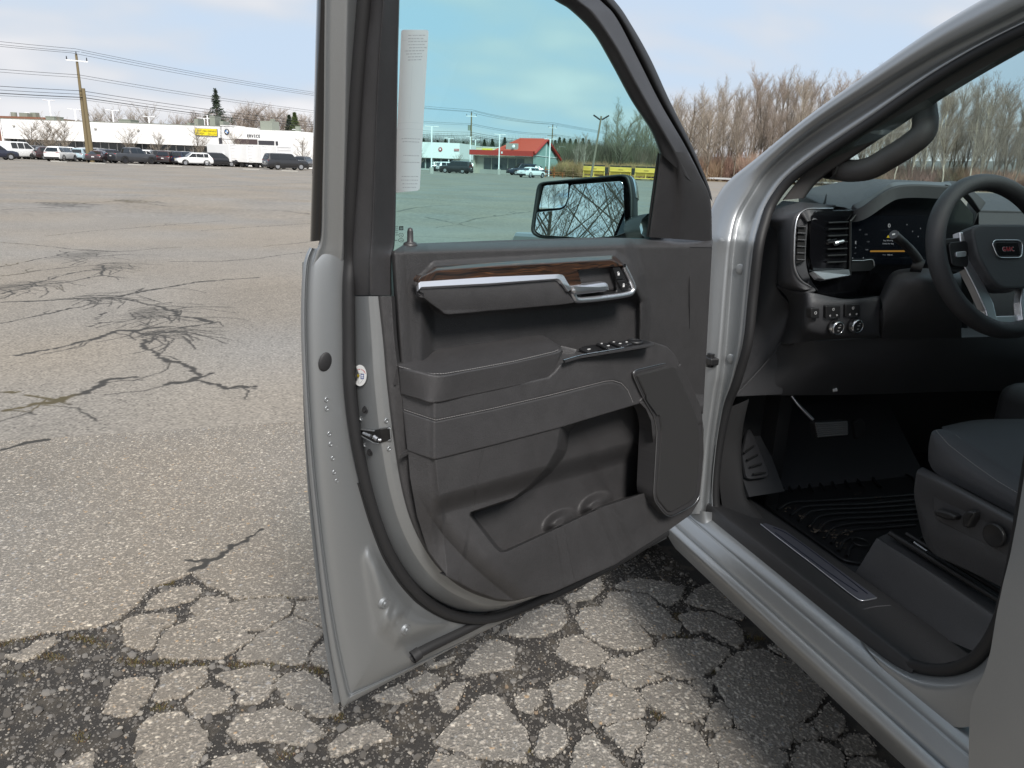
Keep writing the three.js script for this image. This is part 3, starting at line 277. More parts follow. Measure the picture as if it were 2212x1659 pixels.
// ---------------------------------------------------------------- open driver door: (u along the door towards its hinge, v height, w towards the cab)
const dA = onY(740, 1525, 0.55), dB = onY(1440, 1160, 0.55);
const dU = dB.clone().sub(dA).normalize(), dN = V3(-dU.z, 0, dU.x); if (dN.dot(CP.clone().sub(dA)) < 0) dN.negate();
const Dw = (x, y, w) => onPlane(x, y, dA.clone().addScaledVector(dN, w), dN);
const Dl = (x, y, w) => { const p = Dw(x, y, w); return [p.clone().sub(dA).dot(dU), p.y]; };
const Dp = (u, v, w) => dA.clone().addScaledVector(dU, u).addScaledVector(dN, w).setY(v);
const gT = 0.27, gN = dN.clone().multiplyScalar(Math.cos(gT)).add(V3(0, -Math.sin(gT), 0)), gO = Dp(0, 1.475, 0.06);
const Gw = (x, y, o = 0) => onPlane(x, y, gO.clone().addScaledVector(gN, o), gN);
const z1 = (x, y) => [823 + 0.3373 * x, 493.7 + 0.3373 * y], z2 = (x, y) => [823 + 0.3373 * x, 877.8 + 0.3373 * y], z3 = (x, y) => [823 + 0.31742 * x, 0.31742 * y], zj = (x, y) => [636.4 + 0.2977 * x, 548.6 + 0.2977 * y], zk = (x, y) => [636.4 + 0.3307 * x, 987.5 + 0.3307 * y];
const Z1 = a => a.map(p => z1(...p)), Z2 = a => a.map(p => z2(...p)), Z3 = a => a.map(p => z3(...p));
function pxPatch(rows, nu, nv, o = {}, dw = null, conv = Dw) { const G = []; for (let i = 0; i < nu; i++) { const t = i / (nu - 1), row = []; for (let j = 0; j < nv; j++) { const s = j / (nv - 1); const col = rows.map(r => poly(r, s, true)); const f = t * (rows.length - 1), k = Math.min(rows.length - 2, Math.floor(f)), q = f - k; const p = o.linear ? col[k].map((c, z) => lerp(c, col[k + 1][z], q)) : poly(col, t, true); row.push(conv(p[0], p[1], p[2] + (dw ? dw(p[0], p[1]) : 0))); } G.push(row); } return gridGeo(G, o); }
const withW = (pts, w) => pts.map((p, i) => [p[0], p[1], Array.isArray(w) ? w[i] : w]);
const mixP = (a, b, t, w) => a.map((p, i) => [lerp(p[0], b[i][0], t), lerp(p[1], b[i][1], t), w]);

// painted shell and jamb
const hem = [[668, 535], [655, 575], [650, 680], [654, 820], [666, 1000], [682, 1160], [697, 1290], [715, 1410], [731, 1490], [740, 1525], [754, 1519], [800, 1494], [900, 1441], [1050, 1362], [1240, 1268], [1440, 1163]];
const sealOut = [[742, 545], [742, 590], [745, 690], [749, 820], [762, 960], [782, 1065], [810, 1160], [840, 1222], [862, 1258], [880, 1280], [897, 1294], [925, 1318], [985, 1345], [1090, 1338], [1260, 1262], [1440, 1152]];
const bossA = [[480, 640], [520, 900], [560, 1120], [660, 1215], [820, 1160], [960, 1090], [760, 1000], [640, 860], [540, 700]].map(p => zk(...p));
const bossB = [[575, 1040], [600, 1010], [680, 1020], [705, 1030], [640, 1100], [590, 1110]].map(p => zk(...p));
const jambBump = (x, y) => { let h = 0; h += 0.018 * sst(16, -16, sdf(bossA, x, y)); h += 0.005 * sst(5, -5, sdf(bossB, x, y)); return h; };
const door = tp('front_door', pxPatch([withW(hem, -0.02), withW(hem, 0), mixP(hem, sealOut, 0.045, 0.007), mixP(hem, sealOut, 0.085, 0.008), mixP(hem, sealOut, 0.11, 0.002), mixP(hem, sealOut, 0.15, 0.008), mixP(hem, sealOut, 0.3, 0.018), mixP(hem, sealOut, 0.65, 0.026), mixP(hem, sealOut, 1.0, 0.03), mixP(hem, sealOut, 1.08, 0.03)], 64, 150, {}, jambBump), paintIn, truck, 'open driver door in silver grey paint with charcoal trim');
const dp = (name, geo, mat, label) => tp(name, geo, mat, door, label);
{ // outer skin: a shallow curved shell behind the hem
  const rows = []; const uL = v => { const t = clamp((v - 0.55) / 0.93, 0, 1); return -0.056 * Math.sin(Math.PI * Math.min(1, t * 0.62 + 0.1)) + 0.006; };
  for (let i = 0; i <= 14; i++) { const v = lerp(0.55, 1.435, i / 14), bul = -0.02 - 0.035 * Math.sin(Math.PI * clamp((v - 0.5) / 1.0, 0, 1)) - (v > 1.15 && v < 1.3 ? 0.006 : 0); const r = []; for (let j = 0; j <= 8; j++) { const s = j / 8; r.push(Dp(lerp(uL(v), 1.13, s), v, j === 0 || j === 8 ? -0.012 : bul)); } rows.push(r); }
  dp('outer_skin', patch(rows, 40, 24), paint);
}
{ // jamb wall that carries the latch
  const a = [[762, 640], [764, 740], [766, 820], [776, 930], [793, 1030], [818, 1120], [850, 1195], [893, 1258], [940, 1295], [1000, 1318], [1075, 1318], [1185, 1280]], b = [[818, 640], [829, 740], [836, 820], [849, 930], [864, 1030], [882, 1105], [907, 1165], [942, 1220], [987, 1262], [1042, 1289], [1102, 1299], [1190, 1276]];
  dp('jamb', pxPatch([withW(a, 0.028), mixP(a, b, 0.05, 0.046), mixP(a, b, 0.3, 0.075), mixP(a, b, 0.5, 0.098), mixP(a, b, 0.6, 0.108), mixP(a, b, 0.8, 0.114), withW(b, 0.118)], 43, 110, { linear: true }), paintIn);
  const c = [[846, 640], [853, 740], [866, 840], [877, 930], [891, 1030], [906, 1095], [931, 1155], [963, 1205], [1006, 1250], [1056, 1282], [1106, 1294], [1190, 1272]];
  dp('trim_edge', pxPatch([mixP(b, c, -0.08, 0.108), mixP(b, c, 0.0, 0.122), mixP(b, c, 0.3, 0.128), mixP(b, c, 0.9, 0.131), withW(c, 0.131), mixP(b, c, 1.25, 0.12)], 24, 110), trimMat);
}
{ // weatherstrip
  const low = [[754, 610], [754, 740], [755, 820], [767, 930], [787, 1030], [813, 1120], [846, 1203], [885, 1262], [930, 1304], [985, 1331], [1060, 1336], [1180, 1292], [1320, 1222], [1440, 1150]].map(p => Dw(p[0], p[1], 0.042));
  const up = [[795, -170], [792, -60], [783, 60], [772, 200], [764, 350], [758, 480], [757, 560]].map(p => Gw(p[0], p[1], -0.012));
  dp('weatherstrip', merge([tube([...up, ...low], 0.0105, 160, 10), tube([...low].slice(4).map((p, i) => p.clone().addScaledVector(dN, -0.016).add(V3(0, -0.012, 0))), 0.009, 90, 8)]), rubber);
  dp('sill_seal', (() => { const pts = [[890, 1421], [905, 1410], [1000, 1362], [1120, 1302], [1280, 1224], [1430, 1150]].map(p => Dw(p[0], p[1], 0.03)); return merge([tube(pts, 0.011, 40, 8), tube(pts.slice(0, 2), 0.0135, 6, 10)]); })(), rubber);
}
const jambA = [[762, 640], [764, 740], [766, 820], [776, 930], [793, 1030], [818, 1120]], jambB = [[818, 640], [829, 740], [836, 820], [849, 930], [864, 1030], [882, 1105]];
const jw = (x, y) => { const at = L => { for (let i = 1; i < L.length; i++) if (y <= L[i][1] || i === L.length - 1) return lerp(L[i - 1][0], L[i][0], clamp((y - L[i - 1][1]) / (L[i][1] - L[i - 1][1]), 0, 1)); }; const f = clamp((x - at(jambA)) / (at(jambB) - at(jambA)), 0, 1), F = [0, 0.05, 0.3, 0.5, 0.6, 0.8, 1], Wv = [0.028, 0.046, 0.075, 0.098, 0.108, 0.114, 0.118]; for (let i = 1; i < 7; i++) if (f <= F[i]) return lerp(Wv[i - 1], Wv[i], (f - F[i - 1]) / (F[i] - F[i - 1])); return 0.118; };
{ // fixings on the jamb
  const bolt = (x, y, w, r, n = dN) => { const g = merge([cyl(r * 0.75, r, 0.006, 20), cyl(r * 0.35, r * 0.4, 0.004, 6).translate(0, 0.004, 0)]); g.applyQuaternion(new THREE.Quaternion().setFromUnitVectors(V3(0, 1, 0), n)); const p = Dw(x, y, w); g.translate(p.x, p.y, p.z); return g; };
  for (const [x, y] of [[588, 955], [730, 1127]]) { const [a, b] = zk(x, y); dp('jamb_bolt', bolt(a, b, 0.0475, 0.0125), paintIn); }
  const nw = dU.clone().negate().multiplyScalar(0.9).addScaledVector(dN, 0.43).normalize();
  for (const [x, y, w] of [[448, 1112, 0.066], [515, 1132, 0.088], [550, 1440, 0.082]]) { const [a, b] = zj(x, y); dp('latch_screw', bolt(a, b, jw(a, b) + 0.002, 0.0075, nw), blackPlastic); }
  { const [a, b] = zj(227, 780); dp('grommet', (() => { const g = new THREE.SphereGeometry(0.0135, 20, 10, 0, 7, 0, 1.57); g.scale(1, 0.3, 1.3); g.applyQuaternion(new THREE.Quaternion().setFromUnitVectors(V3(0, 1, 0), dN)); const p = Dw(a, b, 0.0235); g.translate(p.x, p.y, p.z); return g; })(), rubber); }
  for (const [x, y, w] of [[227, 193, 0.02], [225, 262, 0.02], [236, 335, 0.02], [232, 1057, 0.023], [235, 1122, 0.023], [253, 1305, 0.023], [262, 1380, 0.023], [278, 1482, 0.023], [288, 1583, 0.023], [308, 1645, 0.023], [485, 1195, 0.078], [514, 1385, 0.08], [666, 1210, 0.114], [686, 1413, 0.115]]) { const [a, b] = zj(x, y); const g = new THREE.TorusGeometry(0.0032, 0.0012, 6, 14); g.applyQuaternion(new THREE.Quaternion().setFromUnitVectors(V3(0, 0, 1), w > 0.05 && w < 0.1 ? nw : dN)); const p = Dw(a, b, w > 0.05 ? jw(a, b) + 0.001 : w + 0.001); g.translate(p.x, p.y, p.z); dp('weld_dimple', g, paintIn); }
  const densV = L => { const o = []; for (let i = 1; i < L.length; i++) for (let k = 0; k < 5; k++) o.push(L[i - 1].clone().lerp(L[i], k / 5)); o.push(L[L.length - 1]); return o; };
  // latch
  const lp = [[470, 1280], [480, 1272], [570, 1282], [690, 1262], [697, 1345], [600, 1375], [570, 1368], [490, 1325]].map(p => zj(...p)); const lw = [0.072, 0.074, 0.099, 0.113, 0.114, 0.108, 0.1, 0.078];
  const lf = lp.map((p, i) => Dw(p[0], p[1], jw(p[0], p[1]) + 0.0035)); const zz = a => a.map(p => zj(...p)); dp('latch_opening', sheet(zz([[468, 1282], [482, 1273], [570, 1283], [630, 1274], [692, 1262]]), zz([[472, 1300], [492, 1326], [570, 1368], [602, 1376], [698, 1346]]), 30, 10, (x, y) => Dw(x, y, jw(x, y) + 0.003), { roll: 0.001, depth: 0.004 }), std([0.003, 0.003, 0.003], 0.5));
  dp('latch_rim', tube(densV([...lf, lf[0]].map(p => p)).map(p => p.addScaledVector(dN, 0.0015)), 0.0014, 90, 5), paintIn);
  { const q = (x, y, w) => { const [a, b] = zj(x, y); return Dw(a, b, w); }; dp('latch_claw', merge([bar(q(500, 1300, 0.078), q(555, 1322, 0.1), 0.0028), bar(q(575, 1325, 0.11), q(600, 1345, 0.117), 0.004), bar(q(605, 1350, 0.118), q(626, 1350, 0.12), 0.003)]), steel); }
  // factory sticker
  const cv = document.createElement('canvas'); cv.width = 256; cv.height = 384; const x = cv.getContext('2d'); x.fillStyle = '#f4f4f2'; x.fillRect(0, 0, 256, 384); x.fillStyle = '#c02020'; x.font = 'bold 26px sans-serif'; x.textAlign = 'center';
  const str = 'FORT WAYNE ASSEMBLY'; for (let i = 0; i < str.length; i++) { const a = -Math.PI * 0.9 + (i / (str.length - 1)) * Math.PI * 0.8; x.save(); x.translate(128 + 92 * Math.cos(a), 190 + 92 * Math.sin(a)); x.rotate(a + Math.PI / 2); x.fillText(str[i], 0, 0); x.restore(); }
  x.strokeStyle = '#222'; x.lineWidth = 3; x.beginPath(); for (const [a, b] of [[100, 160], [170, 160], [172, 280], [150, 300], [140, 320], [100, 325], [108, 280], [100, 160]]) x.lineTo(a, b); x.stroke();
  x.fillStyle = '#e8c81c'; x.beginPath(); x.arc(90, 200, 30, 0, 7); x.fill(); x.lineWidth = 5; x.strokeStyle = '#333'; x.stroke(); x.fillStyle = '#333'; x.font = 'bold 20px sans-serif'; x.fillText('UAW', 90, 207);
  x.fillStyle = '#16388c'; x.fillRect(140, 165, 60, 90); x.fillStyle = '#fff'; x.fillRect(150, 180, 40, 60); x.fillStyle = '#16388c'; x.font = 'bold 26px sans-serif'; x.fillText('GM', 170, 218); x.fillRect(152, 226, 34, 5);
  const t = new THREE.CanvasTexture(cv); t.colorSpace = THREE.SRGBColorSpace;
  const cx = 777.5, cy = 811, G = []; for (let k = 0; k < 40; k++) { const a = k / 40 * 2 * Math.PI; G.push([cx + 14.5 * Math.cos(a), cy + 23 * Math.sin(a)]); }
  const wAt = px => jw(px, 811); const pos = [], uv = []; const c0 = Dw(cx, cy, wAt(cx) + 0.0035); for (let k = 0; k < 40; k++) { const p = G[k], q = G[(k + 1) % 40]; for (const [g, z] of [[null, c0], [q, Dw(q[0], q[1], wAt(q[0]) + 0.0035)], [p, Dw(p[0], p[1], wAt(p[0]) + 0.0035)]]) { pos.push(z.x, z.y, z.z); const gx = g || [cx, cy]; uv.push(0.5 + (gx[0] - cx) / 29 * 0.94, 0.5 - (gx[1] - cy) / 46 * 0.94); } }
  const sg = new THREE.BufferGeometry(); sg.setAttribute('position', new THREE.BufferAttribute(new Float32Array(pos), 3)); sg.setAttribute('uv', new THREE.BufferAttribute(new Float32Array(uv), 2)); sg.computeVertexNormals(); dp('round_sticker', sg, std([0.85, 0.85, 0.85], 0.4, 0, { map: t }), 'oval white assembly plant sticker with red lettering');
}

// ---- interior trim
const backing = dp('trim_backing', sheet(Z1([[80, 170], [1000, 110], [2100, 90]]), [...Z2([[195, 300], [260, 740], [400, 1000], [640, 1160], [850, 1215], [1820, 770], [2040, 500]])], 30, 20, (x, y) => Dw(x, y, 0.075)), rubber);
const podLine = Z1([[250, 330], [345, 235], [1500, 165], [1580, 230], [1640, 380], [1600, 440], [1230, 480], [430, 548], [250, 430]]);
const recess = Z1([[300, 470], [300, 850], [480, 1000], [1690, 1000], [1672, 700], [1668, 470], [1600, 420], [430, 520]]);
const sail = Z1([[1575, 40], [1620, 180], [1660, 300], [1684, 450], [1680, 1100], [2300, 1100], [2300, 20]]);
const wUpper = (x, y) => {
  let w = 0.127; const glass = 493.7 + 0.3373 * lerp(100, 60, clamp((x - 850) / 500, 0, 1)); // top ledge
  const d = y - glass; w -= 0.055 * Math.pow(clamp(1 - d / 22, 0, 1), 2.2);
  w -= 0.032 * sst(13, -13, sdf(sail, x, y)); w -= 0.04 * sst(16, -16, sdf(recess, x, y)) * (1 - 0.7 * sst(1372, 1392, x));
  w += 0.012 * sst(10, -8, sdf(podLine, x, y)); const lx = lerp(844, 861, (y - 540) / 250); w -= 0.02 * Math.pow(clamp(1 - (x - lx) / 10, 0, 1), 2); return w;
};
dp('upper_trim', sheet(Z1([[66, 152], [92, 138], [150, 98], [700, 78], [1400, 58], [1700, 62], [1960, 66], [2122, 70]]), Z1([[110, 862], [250, 900], [400, 930], [1160, 930], [1700, 930], [1905, 1010], [2000, 1090], [2062, 1180]]), 210, 110, (x, y) => Dw(x, y, wUpper(x, y)), { roll: 0.003, depth: 0.03 }), trimMat);
dp('trim_seam', merge([tube(Z1([[1977, 66], [1977, 300], [1976, 640]]).map(p => Dw(p[0], p[1], wUpper(...p))), 0.0011, 20, 5), tube(Z1([[1978, 120], [2118, 122]]).map(p => Dw(p[0], p[1], wUpper(...p))), 0.0011, 8, 5)]), rubber);
// padded insert, chrome strip and wood
dp('door_pad', sheet(roundPoly(Z1([[256, 420], [252, 398], [275, 374], [700, 350], [1136, 320], [1158, 336], [1190, 400]]), 4), roundPoly(Z1([[256, 424], [330, 482], [408, 536], [432, 542], [800, 514], [1180, 480], [1232, 472]]), 6), 90, 26, (x, y) => Dw(x, y, 0.152 + 0.006 * Math.sin(clamp((y - 590) / 80, 0, 1) * 3.14)), { roll: 0.003, depth: 0.006 }), vinyl);
dp('chrome_strip', sheet(Z1([[243, 350], [250, 343], [700, 311], [1135, 293], [1168, 300], [1218, 385]]), Z1([[246, 385], [258, 372], [700, 349], [1132, 319], [1152, 330], [1200, 402]]), 80, 6, (x, y) => { const a = poly(Z1([[243, 347], [700, 311], [1135, 293], [1220, 330]]), clamp((x - 905) / 330, 0, 1))[1]; return Dw(x, y, 0.1585 + 0.0005 * clamp(y - a, 0, 14)); }, { roll: 0.001, depth: 0.006 }), satin);
dp('handle_bezel', (() => { const a = Z1([[1196, 375], [1218, 425], [1238, 462], [1250, 468], [1590, 432], [1612, 420], [1630, 392], [1628, 370], [1562, 238]]), b = Z1([[1216, 370], [1236, 415], [1250, 440], [1262, 446], [1580, 405], [1594, 398], [1602, 384], [1600, 368], [1544, 240]]); return tube(a.map((p, i) => Dw((p[0] + b[i][0]) / 2, (p[1] + b[i][1]) / 2, 0.152)), 0.0062, 90, 10); })(), satin);
const woodTex = (() => { const n = 1024, m = 256; return dataTex(n, m, (i, j) => { const x = i / n, y = j / m; const wob = fbm(x * 6, y * 3, 3) * 0.12; const yy = y + wob; const g1 = vn(x * 9 + 40, yy * 95), g2 = vn(x * 26 + 7, yy * 190 + 3), g3 = fbm(x * 5 + 2, yy * 30, 3); const k = clamp(sst(0.34, 0.64, g1 * 0.55 + g2 * 0.25 + g3 * 0.3), 0, 1); const hot = sst(0.62, 0.9, vn(x * 14 + 90, yy * 120)); return [lerp(0.005, 0.034, k) + 0.07 * hot * k, lerp(0.004, 0.016, k) + 0.03 * hot * k, lerp(0.0035, 0.009, k) + 0.01 * hot * k]; }, true, [2.2, 9]); })();
const wood = phy([1, 1, 1], { map: woodTex, roughness: 0.42, clearcoat: 1, clearcoatRoughness: 0.04 });
const foldLine = Z1([[280, 300], [345, 268], [800, 236], [1490, 200], [1540, 232]]);
const wWood = (x, y) => { const yf = poly(foldLine, clamp((x - foldLine[0][0]) / (foldLine[4][0] - foldLine[0][0]), 0, 1))[1]; return y < yf ? 0.158 - 0.0016 * (yf - y) : 0.158; };
dp('wood_trim', sheet(Z1([[246, 326], [280, 294], [346, 240], [800, 210], [1200, 187], [1470, 173], [1500, 176], [1552, 228]]), Z1([[246, 341], [330, 335], [700, 309], [1140, 290], [1200, 278], [1258, 262], [1400, 250], [1553, 236]]), 100, 18, (x, y) => Dw(x, y, wWood(x, y)), { roll: 0.0015, depth: 0.012 }), wood, 'glossy dark wood strip with fine horizontal grain');
dp('wood_trim', sheet(Z1([[1145, 291], [1200, 279], [1256, 264]]), Z1([[1214, 366], [1245, 364], [1282, 352]]), 20, 16, (x, y) => Dw(x, y, 0.1575), { roll: 0.0015, depth: 0.012 }), wood);
// handle cup and lever
dp('handle_cup', sheet(Z1([[1262, 268], [1400, 250], [1552, 238]]), Z1([[1240, 440], [1420, 425], [1610, 395]]), 30, 20, (x, y) => { const q = sdf(Z1([[1265, 268], [1480, 246], [1500, 400], [1285, 430]]), x, y); return Dw(x, y, 0.15 - 0.05 * sst(4, -10, q)); }, {}), blackPlastic);
dp('door_handle', (() => { const w = 0.166; const f = roundPoly(Z1([[1214, 372], [1290, 362], [1448, 344], [1464, 352], [1470, 392], [1460, 404], [1300, 424], [1246, 428], [1232, 410]]), 5, true).map(p => Dw(p[0], p[1], w)); return pillow(f, dN, 0.016, 0.008); })(), satin, 'bright pull lever');
for (const [a, sym] of [[[[1486, 250], [1530, 245], [1562, 322], [1512, 328]], 0], [[[1514, 334], [1563, 328], [1590, 385], [1552, 396]], 1]]) {
  const f = roundPoly(Z1(a), 3, true).map(p => Dw(p[0], p[1], 0.155)); dp('lock_button', pillow(f, dN, 0.01, 0.0012), blackPlastic);
  const c = Z1(a).reduce((s, p) => [s[0] + p[0] / 4, s[1] + p[1] / 4], [0, 0]); const p = Dw(c[0], c[1], 0.1565); const g = merge([bx3(0.006, 0.005, 0.0006, 0, -0.002), (() => { const t = new THREE.TorusGeometry(0.0024, 0.0006, 5, 12, Math.PI); t.translate(sym ? 0 : -0.002, 0.0005, 0); return t; })()]); g.applyMatrix4(new THREE.Matrix4().makeBasis(dU, V3(0, 1, 0), dN).setPosition(p)); dp('lock_symbol', g, std([0.6, 0.6, 0.6], 0.6));
}
function bx3(w, h, d, x, y) { const g = new THREE.BoxGeometry(w, h, d); g.translate(x, y, 0); return g; }
// armrest
const stitchMat = std([0.16, 0.155, 0.155], 0.7);
function stitches(pts, w, conv, pitch = 0.0052, len = 0.0036) { // pts px polyline
  const N = 400, P = []; for (let i = 0; i <= N; i++) { const q = poly(pts, i / N); P.push(conv(q[0], q[1], w)); } const L = [0]; for (let i = 1; i <= N; i++) L.push(L[i - 1] + P[i].distanceTo(P[i - 1])); const out = []; let k = 1; const at = d => { while (k < N && L[k] < d) k++; const s = (d - L[k - 1]) / (L[k] - L[k - 1] || 1); return P[k - 1].clone().lerp(P[k], s); };
  for (let d = 0; d < L[N] - pitch; d += pitch) { const a = at(d), b = at(d + len); out.push(bar(a, b, 0.0009, 4)); } return merge(out);
}
{
  const r0 = [[112, 857, 0.118], [240, 834, 0.115], [300, 814, 0.1], [400, 764, 0.085], [700, 720, 0.083], [985, 678, 0.083], [1062, 698, 0.088], [1100, 726, 0.1]], r1 = [[114, 880, 0.135], [230, 905, 0.17], [380, 930, 0.196], [560, 901, 0.197], [850, 846, 0.196], [1115, 782, 0.19], [1150, 764, 0.183], [1150, 752, 0.165]], r2 = [[116, 892, 0.137], [230, 918, 0.175], [380, 944, 0.203], [560, 914, 0.204], [850, 859, 0.203], [1118, 796, 0.197], [1158, 778, 0.188], [1164, 790, 0.16]], r3 = [[130, 1055, 0.136], [230, 1081, 0.172], [345, 1107, 0.2], [560, 1065, 0.199], [850, 1005, 0.198], [1072, 957, 0.192], [1106, 930, 0.186], [1130, 905, 0.16]];
  const mp = r => r.map(p => [...z1(p[0], p[1]), p[2]]); const mixr = (a, b, t, dw = 0) => a.map((p, i) => p.map((q, k) => lerp(q, b[i][k], t) + (k === 2 ? dw : 0)));
  dp('armrest', pxPatch([mp(r0), mp(mixr(r0, r1, 0.5, 0.003)), mp(mixr(r0, r1, 0.9)), mp(r1), mp(r2), mp(mixr(r2, r3, 0.15, 0.001)), mp(mixr(r2, r3, 0.85)), mp(r3)], 60, 120, { roll: 0.003, depth: 0.03 }), vinyl, 'padded charcoal armrest with pale stitching');
  dp('stitching', stitches(Z1([[116, 884], [230, 912], [330, 930], [400, 930], [560, 904], [850, 850], [1112, 788], [1148, 770]]), 0, (x, y) => { const t = clamp((x - z1(116, 0)[0]) / (z1(380, 0)[0] - z1(116, 0)[0]), 0, 1); return Dw(x, y, lerp(0.139, 0.2025, Math.pow(t, 0.85)) - 0.006 * sst(1000, 1150, (x - 823) / 0.3373)); }), stitchMat).userData.kind = 'stuff';
}
// band below the armrest
const wLeft = (x, y, full, xf = 340) => { const X = (x - 823) / 0.3373; const t = clamp((X - 140) / (xf - 140), 0, 1); return lerp(0.134, full, t - 0.25 * sst(0.72, 1, t) * (1 - t)); };
const bandStitch = Z1([[148, 1165], [350, 1232], [700, 1160], [1100, 1067], [1440, 982], [1490, 980], [1540, 996], [1580, 1040], [1610, 1110], [1616, 1128]]);
const wBand = (x, y) => { const X = (x - 823) / 0.3373; let w = wLeft(x, y, 0.197); const d = lineDist(bandStitch, x, y); w -= 0.003 * sst(3.2, 0, d); if (X > 1000) w -= 0.01 * sst(1000, 1900, X); return w; };
dp('middle_trim', sheet(Z1([[135, 1060], [345, 1113], [560, 1071], [850, 1011], [1078, 963], [1120, 925], [1182, 846], [1275, 818], [1560, 770], [1690, 738], [1745, 735], [1830, 762], [1880, 810], [1908, 858]]), Z1([[172, 1418], [332, 1470], [365, 1468], [700, 1385], [1150, 1268], [1400, 1192], [1690, 1106], [1720, 1080], [1760, 1000], [1800, 960], [1850, 930], [1890, 900], [1905, 880], [1910, 862]]), 190, 70, (x, y) => Dw(x, y, wBand(x, y)), { roll: 0.003, depth: 0.03 }), vinyl);
dp('stitching', stitches(bandStitch.map(p => [p[0], p[1] - 1.6]), 0, (x, y) => Dw(x, y, wBand(x, y) + 0.0012)), stitchMat).userData.kind = 'stuff';
{ // switch pod
  const vS = Dl(...z1(1400, 782), 0.192)[1]; const P = (x, y, dv = 0) => { const q = z1(x, y); return onY(q[0], q[1], vS + dv); };
  const out = roundPoly([[1272, 772], [1290, 752], [1420, 732], [1640, 706], [1690, 712], [1742, 730], [1700, 745], [1560, 764], [1276, 812]], 8, true).map(p => P(...p)); dp('switch_panel', pillow(out, V3(0, 1, 0), 0.008, 0.003), blackPlastic);
  dp('ledge_top', (() => { const f = Z1([[1165, 842], [1180, 850], [1275, 822], [1560, 776], [1750, 745], [1750, 730], [1560, 762], [1276, 806]]).map(p => onY(p[0], p[1], vS + 0.001)); return prism(f, f.map(p => p.clone().add(V3(0, -0.003, 0)))); })(), trimSmooth);
  for (const [x, y, s] of [[1330, 785, 1.2], [1412, 748, 0.7], [1455, 762, 1], [1490, 738, 0.7], [1530, 748, 1], [1572, 738, 0.8]]) { const g = new RoundedBoxGeometry(0.022 * s, 0.007, 0.026 * s, 2, 0.003); g.rotateX(0.15); g.applyMatrix4(new THREE.Matrix4().makeBasis(dU, V3(0, 1, 0), dN)); const p = P(x, y, 0.003); g.translate(p.x, p.y, p.z); const b = dp('window_switch', g, blackPlastic); const h = new THREE.BoxGeometry(0.006 * s, 0.0008, 0.003); h.applyMatrix4(new THREE.Matrix4().makeBasis(dU, V3(0, 1, 0), dN)); h.translate(p.x, p.y + 0.004, p.z); dp('switch_symbol', h, std([0.65, 0.65, 0.65], 0.6)); }
  { const g = merge([new THREE.TorusGeometry(0.014, 0.0035, 8, 28).rotateX(Math.PI / 2), cyl(0.0115, 0.0115, 0.004, 20)]); const p = P(1628, 724, 0.003); g.translate(p.x, p.y, p.z); dp('mirror_dial', g, blackPlastic); }
  dp('window_bright_edge', tube(Z1([[1168, 842], [1275, 812], [1400, 790], [1555, 763]]).map(p => onY(p[0], p[1], vS + 0.003)), 0.0012, 30, 6), chrome);
}
// lower panel with map pocket
const pocket = Z2([[1152, 120], [1300, 72], [1540, 8], [1650, -20], [1690, 20], [1725, 100], [1742, 300], [1718, 540], [1420, 640], [1100, 790], [800, 928], [770, 930], [735, 900], [650, 790], [575, 700], [580, 680], [850, 590], [930, 530], [1060, 390], [1125, 270]]);
const wLower = (x, y) => {
  const X = (x - 823) / 0.3373, Y = (y - 877.8) / 0.3373; let w = wLeft(x, y, 0.193, lerp(348, 420, clamp((Y - 330) / 700, 0, 1)));
  const left = lerp(175, 850, Math.pow(clamp((Y - 290) / 950, 0, 1), 1.9)); w -= 0.02 * Math.pow(clamp(1 - (X - left) / 200, 0, 1), 2.4) * sst(500, 900, Y);
  w -= 0.03 * sst(560, 700, Y - (X - 380) * -0.28) * sst(1200, 500, Y + 0.0 * X) * sst(300, 420, X); // bulge tucks in above the lower facet
  w -= 0.012 * sst(880, 1240, Y + 0.42 * (X - 850)); if (X > 1500) w -= 0.012 * sst(1500, 2060, X);
  const d = sdf(pocket, x, y); w -= 0.08 * sst(1.5, -3 - 26 * sst(780, 1000, X) * sst(640, 200, Y) * sst(1300, 1150, X), d);
  if (d < 0) for (const [bx, by] of [[1105, 740], [1335, 630]]) { const r = Math.hypot((X - bx - 40) / 125, (Y - by) / 85 - (X - bx - 40) / -260); w += 0.032 * sst(1, 0.2, r); }
  return w;
};
dp('lower_trim', sheet(Z2([[173, 287], [330, 335], [365, 333], [700, 248], [1150, 126], [1400, 56], [1690, -28], [1760, -130], [1840, -200], [1918, -262]]), Z2([[174, 292], [187, 450], [232, 700], [302, 920], [422, 1078], [602, 1178], [742, 1228], [850, 1240], [1100, 1188], [1500, 1008], [1830, 800], [1985, 690], [2040, 600], [2060, 400], [2066, 150], [2046, 0], [1980, -150], [1922, -258]]), 400, 300, (x, y) => Dw(x, y, wLower(x, y)), { roll: 0.0035, depth: 0.02 }), trimMat);
